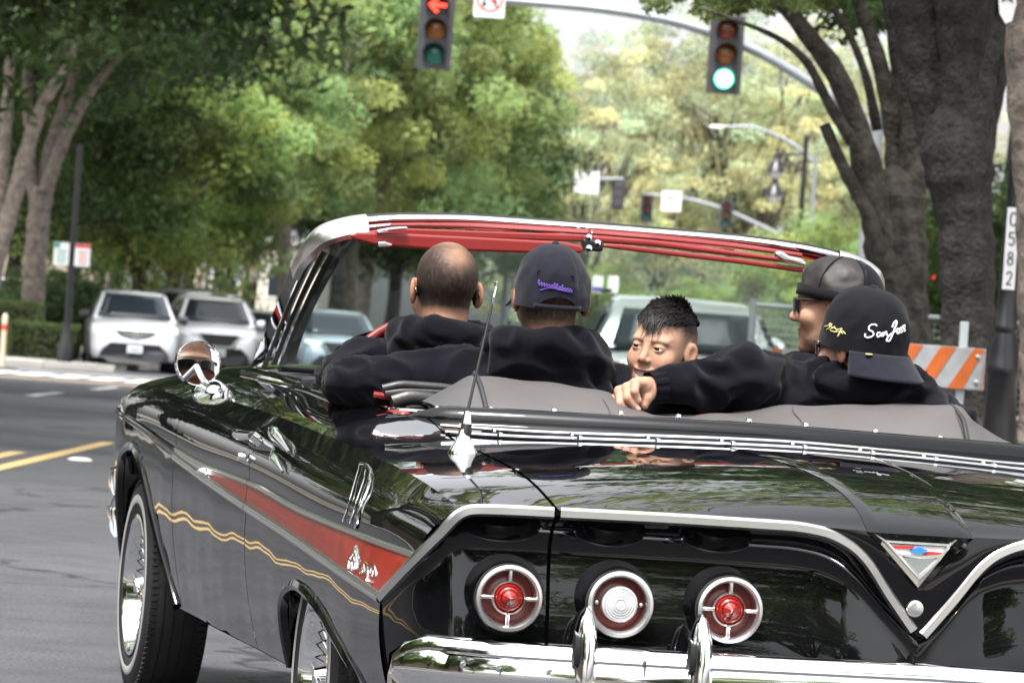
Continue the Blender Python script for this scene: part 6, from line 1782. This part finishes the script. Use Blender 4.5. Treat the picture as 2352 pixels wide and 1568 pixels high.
g.tube([h0 + np.array([0, -.05, 0]), h0, h0 + np.array([.0, .06, -.01])], [.030, .036, .030], 12)
for k in range(4): g.tube([h0 + np.array([-.025 + .017 * k, .05, .0]), h0 + np.array([-.025 + .017 * k, .095, -.006]), h0 + np.array([-.025 + .017 * k, .115, -.03])], [.0095, .0085, .007], 8)
g.tube([h0 + np.array([.03, .0, 0]), h0 + np.array([.05, .045, -.01])], [.011, .008], 8)
p.put('hand', g.v, g.f, M['skin'], body, colr=np.tile(TAN, (len(g.v), 1)))
q = fr(np.array([[-.088, -.012, -.036]]))[0]; g = G().lathe([(0, .004), (.004, 0), (0, -.004)], q, n=10); p.g('ear_stud', g, M['chrome'], body)
# ------------------------------------------------------------------ the boy looking back
p = Person('smiling child with short spiky black hair and faded sides looking back over the seat', (-.11, 1.98, .52))
yk = 1.76
hc = on(1521, 801, 1, yk)
tocam = math.degrees(math.atan2(CCAM[1] - yk, CCAM[0] - hc[0]))           # direction of the photographer from the boy
fr = Frame(hc, yaw=tocam - 90 - 27, pitch=-1, roll=-5, k=.86)
V, F = head_mesh('kid', smile=True, child=True, noseup=.965)
c = face_tint(V, KID, (.30, .12, .10), .66); x, y, z = V.T
n1 = vnoise(V, 190, 6)
hair = np.clip((z - .052 - .012 * (y > .05)) / .018, 0, 1) * np.clip((.085 - y) / .012, 0, 1)
side = np.clip((z - .004) / .055, 0, 1) ** 1.1 * np.clip((.045 - y) / .03, 0, 1) * (np.abs(x) < .082)
den = np.clip(np.maximum(hair, side * 1.05) * (1 + .25 * n1), 0, .96)[:, None]
c = c * (1 - den) + HAIRC * .9 * den
body = p.put('body', fr(V), F, M['skin'], colr=c)
for s in (-1, 1):
    g = G().lathe([(0, .0132)] + [(.0132 * math.sin(a), .0132 * math.cos(a)) for a in np.linspace(.15, PI - .15, 16)] + [(0, -.0132)], (0, 0, 0), 'y', 20)
    ev = np.array(g.v) + np.array([s * .031, .0775, .003]); p.put('eyeball', fr(ev), g.f, M['sclera'], body)
    d = np.array([-.20 * 1, 1.0, -.06]); d /= np.linalg.norm(d)
    d = np.array([.30, 1.0, -.02]); d /= np.linalg.norm(d)
    a_ = np.cross(d, [0, 0, 1.0]); a_ /= np.linalg.norm(a_); b_ = np.cross(a_, d)
    ring_ = [[np.array([s * .031, .0775, .003]) + .0134 * (math.cos(q) * d + math.sin(q) * (math.cos(t) * a_ + math.sin(t) * b_)) for t in np.linspace(0, 2 * PI, 21)] for q in np.linspace(0, .78, 5)]
    v, f = grid(ring_); p.put('iris', fr(v), f, M['iris'], body)
g = G()
for k in range(8):
    a = (k - 3.5) * .0062
    g.box((a, .0855 - 9.0 * a * a, -.0648 + 6.0 * a * a), (.0058, .006, .0085))
p.put('upper_teeth', fr(g.v), g.f, M['teeth'], body)
g = G()
for k in range(8):
    a = (k - 3.5) * .0055
    g.box((a, .0835 - 9.0 * a * a, -.0725 + 6.0 * a * a), (.0052, .006, .0060))
p.put('lower_teeth', fr(g.v), g.f, M['teeth'], body)
g = G().lathe([(0, -.02), (.02, -.01), (.024, .0), (0, .012)], (0, .060, -.068), n=14); p.put('mouth_cavity', fr(g.v), g.f, M['mouth'], body)
rg = random.Random(12); g = G()
HB = BVHTree.FromPolygons([tuple(q) for q in V], [list(map(int, q)) for q in F])
cnt = 0
while cnt < 2600:
    th = rg.uniform(0, 2 * PI); ct = rg.uniform(.22, 1.0); st = math.sqrt(1 - ct * ct)
    d = np.array([st * math.cos(th), st * math.sin(th), ct])
    h_ = HB.ray_cast(Vector((0, -.01, .03)) + Vector(d) * .3, -Vector(d))
    if h_[0] is None: continue
    q = np.array(h_[0])
    if q[2] < .066 + .014 * float(sstep(.02, .06, np.array(q[1]))) or q[1] > .080: continue
    if q[2] < .075 and abs(q[0]) > .055 and q[1] < .045: continue
    cnt += 1
    nrm = np.array(h_[1]); nrm *= np.sign(nrm @ d)
    fwd = np.array([.25 * rg.uniform(-1, 1) + 4.0 * q[0], 1.0, 0]); fwd -= nrm * (fwd @ nrm); fwd /= np.linalg.norm(fwd) + 1e-9
    fringe = sstep(.035, .075, np.array(q[1]))
    spike = sstep(.02, -.06, np.array(q[1])) * sstep(.09, .118, np.array(q[2]))
    L = rg.uniform(.020, .036) * (1 + float(fringe) * (.25 + .75 * max(0.0, math.sin(q[0] * 210 + 1.3)) * rg.uniform(.3, 1))) * (1 + .25 * float(spike))
    up = .30 + .9 * float(spike) * rg.uniform(.1, 1.1)
    dr = fwd + nrm * up; dr /= np.linalg.norm(dr)
    p1 = q + dr * L * .5; p2 = p1 + (fwd * (1 - .5 * float(spike)) + nrm * (.05 + .45 * float(spike)) + np.array([0, 0, -1.1 * float(fringe)])) * L * .55
    g.tube([q - nrm * .002, p1, p2], [.0027, .0022, .0003], 4, cap=False)
p.put('hair', fr(g.v), g.f, M['hair'], body)
bx_, by_ = hc[0] + .01, 1.93
def sd(X, Y, Z):
    d = ell(X, Y, Z, (bx_, by_, .66), (.165, .10, .26))
    d = smin(d, caps(X, Y, Z, (bx_ - .13, by_, .84), (bx_ + .13, by_, .84), .055, .055), .05)
    d = smin(d, caps(X, Y, Z, (bx_ - .15, by_, .83), (bx_ - .18, by_ + .02, .62), .05, .042), .04)
    d = smin(d, caps(X, Y, Z, (bx_ + .15, by_, .83), (bx_ + .18, by_ + .02, .62), .05, .042), .04)
    q = np.sqrt(((X - bx_) / .070) ** 2 + ((Y - by_ + .12) / .075) ** 2)
    d = smin(d, np.sqrt(((q - 1) * .07) ** 2 + (Z - .885) ** 2) - .024, .04)
    return smin(d, ell(X, Y, Z, (bx_, by_ - .06, .84), (.09, .08, .05)), .04)
cloth(p, 'hoodie', sd, (bx_ - .28, by_ - .24, .38), (bx_ + .28, by_ + .16, .95), .0095, 24)
# ------------------------------------------------------------------ passenger in the leather-look cap, in profile
p = Person('person in profile with black sunglasses and a shiny black cap worn backwards', (.49, 2.72, .52))
hc = on(1922, 712, 1, 2.46); fr = Frame((hc[0], 2.46, hc[2] + .010), yaw=64, pitch=-2, k=.965)
V, F = head_mesh('adult'); c = face_tint(V, (.40, .235, .16)); x, y, z = V.T
st = np.clip(1.2 - np.abs(z + .085) / .05, 0, 1) * (y > -.03) * (np.abs(x) < .075) * .35 * (1 + .5 * vnoise(V, 170, 8)); st = np.maximum(st, np.clip((z + .03) / .03, 0, 1) * (y < -.0) * .85 * (np.abs(x) < .078)); st = np.clip(st, 0, .9)[:, None]
c = c * (1 - st) + HAIRC * st
body = p.put('body', fr(V), F, M['skin'], colr=c); shades(p, fr, body)
capf = Frame(fr.c, yaw=64 + 180, pitch=-9, k=.965)
v, f = cap_dome(ax=.094, ay=.110, h=.114, zr=.012, y0=.006, arch=-90, square=2.3)
cap = p.put('cap', capf(v), f, M['leathercap'])
v, f = cap_brim(ax=.094, ay=.110, zr=.02, y0=.006, droop=.012); p.put('brim', capf(v), f, M['capblack'], cap)
fp = []
for tt in np.linspace(.02, .97, 18):
    r = (1 - tt ** 2.3) ** (1 / 2.2) + .012
    fp.append([(.094 * r * math.cos(a), .006 + .110 * r * math.sin(a), .012 + .114 * tt) for a in np.radians(np.linspace(40, 140, 24))])
v, f = grid(fp); p.put('front_panel', capf(v), f, M['capblack'], cap)
for a in (40, 140, 90 + 115, 90 - 115):
    P = []
    for tt in np.linspace(.03, .97, 18):
        r = (1 - tt ** 2.3) ** (1 / 2.2) + .010; aa = math.radians(a); P.append((.094 * r * math.cos(aa), .006 + .110 * r * math.sin(aa), .012 + .114 * tt))
    g = G().tube(P, .003, 6); p.put('seam', capf(g.v), g.f, M['capblack'], cap)
P = [(.096 * math.cos(a), .006 + .112 * math.sin(a), .014) for a in np.radians(np.linspace(140, 400, 60))]
Pq = np.array([[(q[0], q[1], q[2] + dz) for q in P] for dz in (-.006, .022)]); vv, ff = solid(Pq, .003); p.put('sweatband', capf(vv), ff, M['capblack'], cap)
bx_, by_ = hc[0] + .02, 2.50
def sd(X, Y, Z):
    d = ell(X, Y, Z, (bx_, by_ + .05, .68), (.21, .135, .30))
    d = smin(d, caps(X, Y, Z, (bx_ - .17, by_ + .02, .915), (bx_ + .17, by_ + .02, .90), .074, .074), .06)
    d = smin(d, caps(X, Y, Z, (bx_ - .20, by_ + .03, .90), (bx_ - .27, by_ + .18, .72), .066, .055), .05)
    d = smin(d, caps(X, Y, Z, (bx_ + .20, by_ + .03, .90), (bx_ + .25, by_ + .2, .72), .066, .055), .05)
    q = np.sqrt(((X - bx_ + .01) / .095) ** 2 + ((Y - by_ + .02) / .090) ** 2)
    d = smin(d, np.sqrt(((q - 1) * .088) ** 2 + (Z - 1.0) ** 2) - .028, .035)
    return smin(d, ell(X, Y, Z, (bx_, by_ - .07, .95), (.13, .06, .07)), .035)
cloth(p, 'hoodie', sd, (bx_ - .38, by_ - .2, .40), (bx_ + .38, by_ + .34, 1.06), .0095, 34)
# ------------------------------------------------------------------ rear passenger with the lettered cap, arm on the seat back
p = Person('person in a black hoodie with a white-lettered black cap worn backwards, arm along the seat', (.38, 2.04, .54))
hc = on(1978, 800, 1, 1.76); fr = Frame((hc[0] + .002, 1.78, hc[2] + .0), yaw=38, pitch=-4, k=.95)
V, F = head_mesh('adult'); c = face_tint(V, FAIR); x, y, z = V.T
den = np.clip((z + .06) / .03, 0, 1) * np.clip((.015 - y) / .02, 0, 1) * (np.abs(x) < .079); den = np.clip(den * (.8 + .4 * vnoise(V, 120, 4)), 0, .93)[:, None]
c = c * (1 - den) + np.array([.03, .016, .010]) * den
body = p.put('body', fr(V), F, M['skin'], colr=c); shades(p, fr, body)
capf = Frame(fr.c + np.array([.004, 0, 0]), yaw=24 + 180, pitch=-9, roll=0, k=.97)
v, f = cap_dome(ax=.100, ay=.114, h=.150, zr=-.002, y0=.006, arch=-90, square=3.0)
cap = p.put('cap', capf(v), f, M['capblack'])
CAPB = BVHTree.FromPolygons([tuple(q) for q in capf(v)], [list(map(int, q)) for q in f])
v, f = cap_brim(ax=.100, ay=.114, zr=.002, y0=.006, L=.070, droop=.050, curve=.006, span=60); p.put('brim', capf(v), f, M['capnavy'], cap)
g = G().lathe([(.010, 0), (.009, .004), (.004, .0065), (0, .007)], (0, .006, .146), n=14); p.put('button', capf(g.v), g.f, M['capnavy'], cap)
ZC = lambda u, v: ((1900 + u / 4.355) * .9408, (600 + v / 4.355) * .9408)
LET = [[(1050, 858), (1030, 838), (995, 840), (965, 870), (968, 895), (1005, 915), (1015, 940), (985, 970), (945, 975), (922, 958), (930, 932)],          # S
       [(1090, 930), (1065, 922), (1048, 945), (1055, 968), (1080, 955), (1094, 928), (1090, 962), (1104, 958)],                                        # a
       [(1112, 918), (1112, 962), (1128, 925), (1146, 915), (1148, 950), (1162, 945)],                                                                   # n
       [(1208, 870), (1225, 825), (1250, 800), (1258, 815), (1235, 880), (1205, 960), (1170, 1015), (1148, 1010), (1160, 975), (1215, 925), (1250, 905)],  # J
       [(1272, 880), (1255, 905), (1262, 935), (1284, 915), (1286, 888), (1272, 880)],                                                                   # o
       [(1318, 866), (1300, 872), (1300, 890), (1312, 905), (1300, 922), (1288, 916)],                                                                   # s
       [(1318, 895), (1338, 872), (1340, 845), (1326, 850), (1320, 885), (1330, 908), (1345, 895)]]                                                      # e
cap_strokes('white_lettering', LET, CAPB, M['white'], .0020, ZC, cap, p, .0015)
SIG = [[(500, 858), (530, 850), (560, 820), (545, 870), (520, 890)], [(545, 850), (575, 835), (560, 862), (585, 870), (550, 895)], [(585, 880), (600, 860), (612, 885), (640, 890)], [(600, 925), (640, 890), (680, 880), (650, 930), (632, 968), (650, 935)], [(560, 905), (620, 915), (680, 905), (718, 938)], [(640, 960), (668, 918), (690, 935)]]
cap_strokes('gold_stitching', SIG, CAPB, M['gold'], .0014, ZC, cap, p, .0010)
q = capf(np.array([[.065, .006 + .112 * .80 + .012, .004]]))[0]; g = G().box(q, (.014, .010, .004)); p.g('brim_sticker', g, M['gold'], cap)
bx_, by_ = hc[0] + .02, 1.82
CUF = on(1527, 886, 1, 1.64); SH = np.array([bx_ - .20, 1.80, .935])
MIDA = on(1720, 868, 1, 1.70)
def sd(X, Y, Z):
    d = ell(X, Y, Z, (bx_ + .02, by_ + .06, .68), (.215, .13, .30))
    d = smin(d, caps(X, Y, Z, (bx_ - .17, by_ + .0, .92), (bx_ + .19, by_ + .02, .885), .076, .080), .06)
    d = smin(d, caps(X, Y, Z, SH, MIDA, .070, .062), .04)
    d = smin(d, caps(X, Y, Z, MIDA, CUF, .058, .034), .03)
    d = smin(d, caps(X, Y, Z, (bx_ + .20, by_ + .02, .88), (bx_ + .27, by_ + .1, .74), .075, .06), .05)
    d = smin(d, ell(X, Y, Z, (bx_ + .03, by_ - .055, .945), (.145, .062, .072)), .035)
    d = smin(d, ell(X, Y, Z, (bx_ + .08, by_ - .085, .89), (.12, .05, .055)), .03)
    q = np.sqrt(((X - bx_) / .098) ** 2 + ((Y - by_ + .03) / .090) ** 2)
    d = smin(d, np.sqrt(((q - 1) * .088) ** 2 + (Z - .985) ** 2) - .028, .03)
    d = smax(d, -ell(X, Y, Z, (bx_, by_ - .02, 1.05), (.068, .066, .075)), .01)
    # ribbed cuff drawn in
    return d
cloth(p, 'hoodie', sd, (CUF[0] - .07, 1.52, .40), (bx_ + .40, by_ + .34, 1.06), .0085, 44, 1.3)
ZH = lambda u, v: ((1480 + u / 4.357) * .9408, (680 + v / 4.357) * .9408)
def hp2(u, v, yq): return on(*ZH(u, v), 1, yq)
FG = [([(420, 1110, 1.600), (312, 1118, 1.572), (302, 1200, 1.552), (342, 1296, 1.556)], .0100, .0078), ([(380, 1130, 1.606), (222, 1160, 1.580), (225, 1270, 1.558), (335, 1390, 1.560)], .0104, .0080),
      ([(340, 1110, 1.612), (140, 1195, 1.590), (150, 1330, 1.566), (255, 1440, 1.566)], .0104, .0080), ([(320, 1140, 1.618), (95, 1280, 1.600), (80, 1385, 1.580), (185, 1445, 1.578)], .0098, .0074)]
J = [[hp2(*q) for q in pts] for pts, a, b in FG]
WR = hp2(545, 1135, 1.628)
TH = [hp2(480, 1180, 1.612), hp2(425, 1270, 1.598), hp2(400, 1345, 1.592)]
def sd(X, Y, Z):
    d = caps(X, Y, Z, WR, hp2(390, 1150, 1.610), .022, .021)
    d = smin(d, caps(X, Y, Z, hp2(400, 1140, 1.602), hp2(320, 1175, 1.618), .018, .018), .012)
    d = smin(d, caps(X, Y, Z, hp2(300, 1110, 1.582), hp2(190, 1215, 1.604), .0115, .0115), .010)
    for (pts, ra, rb), j in zip(FG, J):
        r = np.linspace(ra * 1.15, rb, 4); q = caps(X, Y, Z, j[0], j[1], r[0] * 1.15, r[1])
        q = smin(q, ell(X, Y, Z, j[1], (r[1] * 1.14,) * 3), .004)
        q = smin(q, caps(X, Y, Z, j[1], j[2], r[1], r[2]), .003); q = smin(q, caps(X, Y, Z, j[2], j[3], r[2], r[3]), .003)
        d = smin(d, q, .0035)
    t = smin(caps(X, Y, Z, TH[0], TH[1], .019, .014), caps(X, Y, Z, TH[1], TH[2], .0135, .0105), .004)
    return smin(d, t, .005)
lo = np.min([q for j in J for q in j] + [WR] + TH, axis=0) - .035; hi = np.max([q for j in J for q in j] + [WR] + TH, axis=0) + .035
V, F = nets(sd, lo, hi, .0022); V = relax(V, F, 1, .4)
c = np.tile(np.array(FAIR) * np.array([1.05, 1.0, .98]), (len(V), 1))
for j in J:
    for k in (1, 2):
        d = np.linalg.norm(V - j[k], axis=1); w = np.exp(-(d / .010) ** 2)[:, None] * .35; c = c * (1 - w) + c * np.array([1.0, .72, .68]) * w
for j in J:     # nails
    d = np.linalg.norm(V - (j[3] + np.array([0, -.006, .003])), axis=1); w = np.exp(-(d / .0065) ** 4)[:, None] * .6; c = c * (1 - w) + np.array([.58, .40, .34]) * w
p.put('hand', V, F, M['skin'], body, colr=c)
ax_ = (hp2(390, 1150, 1.610) - WR); ax_ /= np.linalg.norm(ax_); a1 = np.cross(ax_, [0, 0, 1.0]); a1 /= np.linalg.norm(a1); a2 = np.cross(ax_, a1)
R = []
for k in range(15):
    t = k / 14; r = .0345 - .004 * t
    c0 = CUF + ax_ * (.012 + .036 * t)
    R.append([c0 + (r + .0012 * (1 if int(q * 24) % 2 else -1)) * (math.cos(2 * PI * q) * a1 + math.sin(2 * PI * q) * a2 * 1.12) for q in np.linspace(0, 1, 97)])
v, f = grid(R); p.put('ribbed_cuff', v, f, M['hood'])
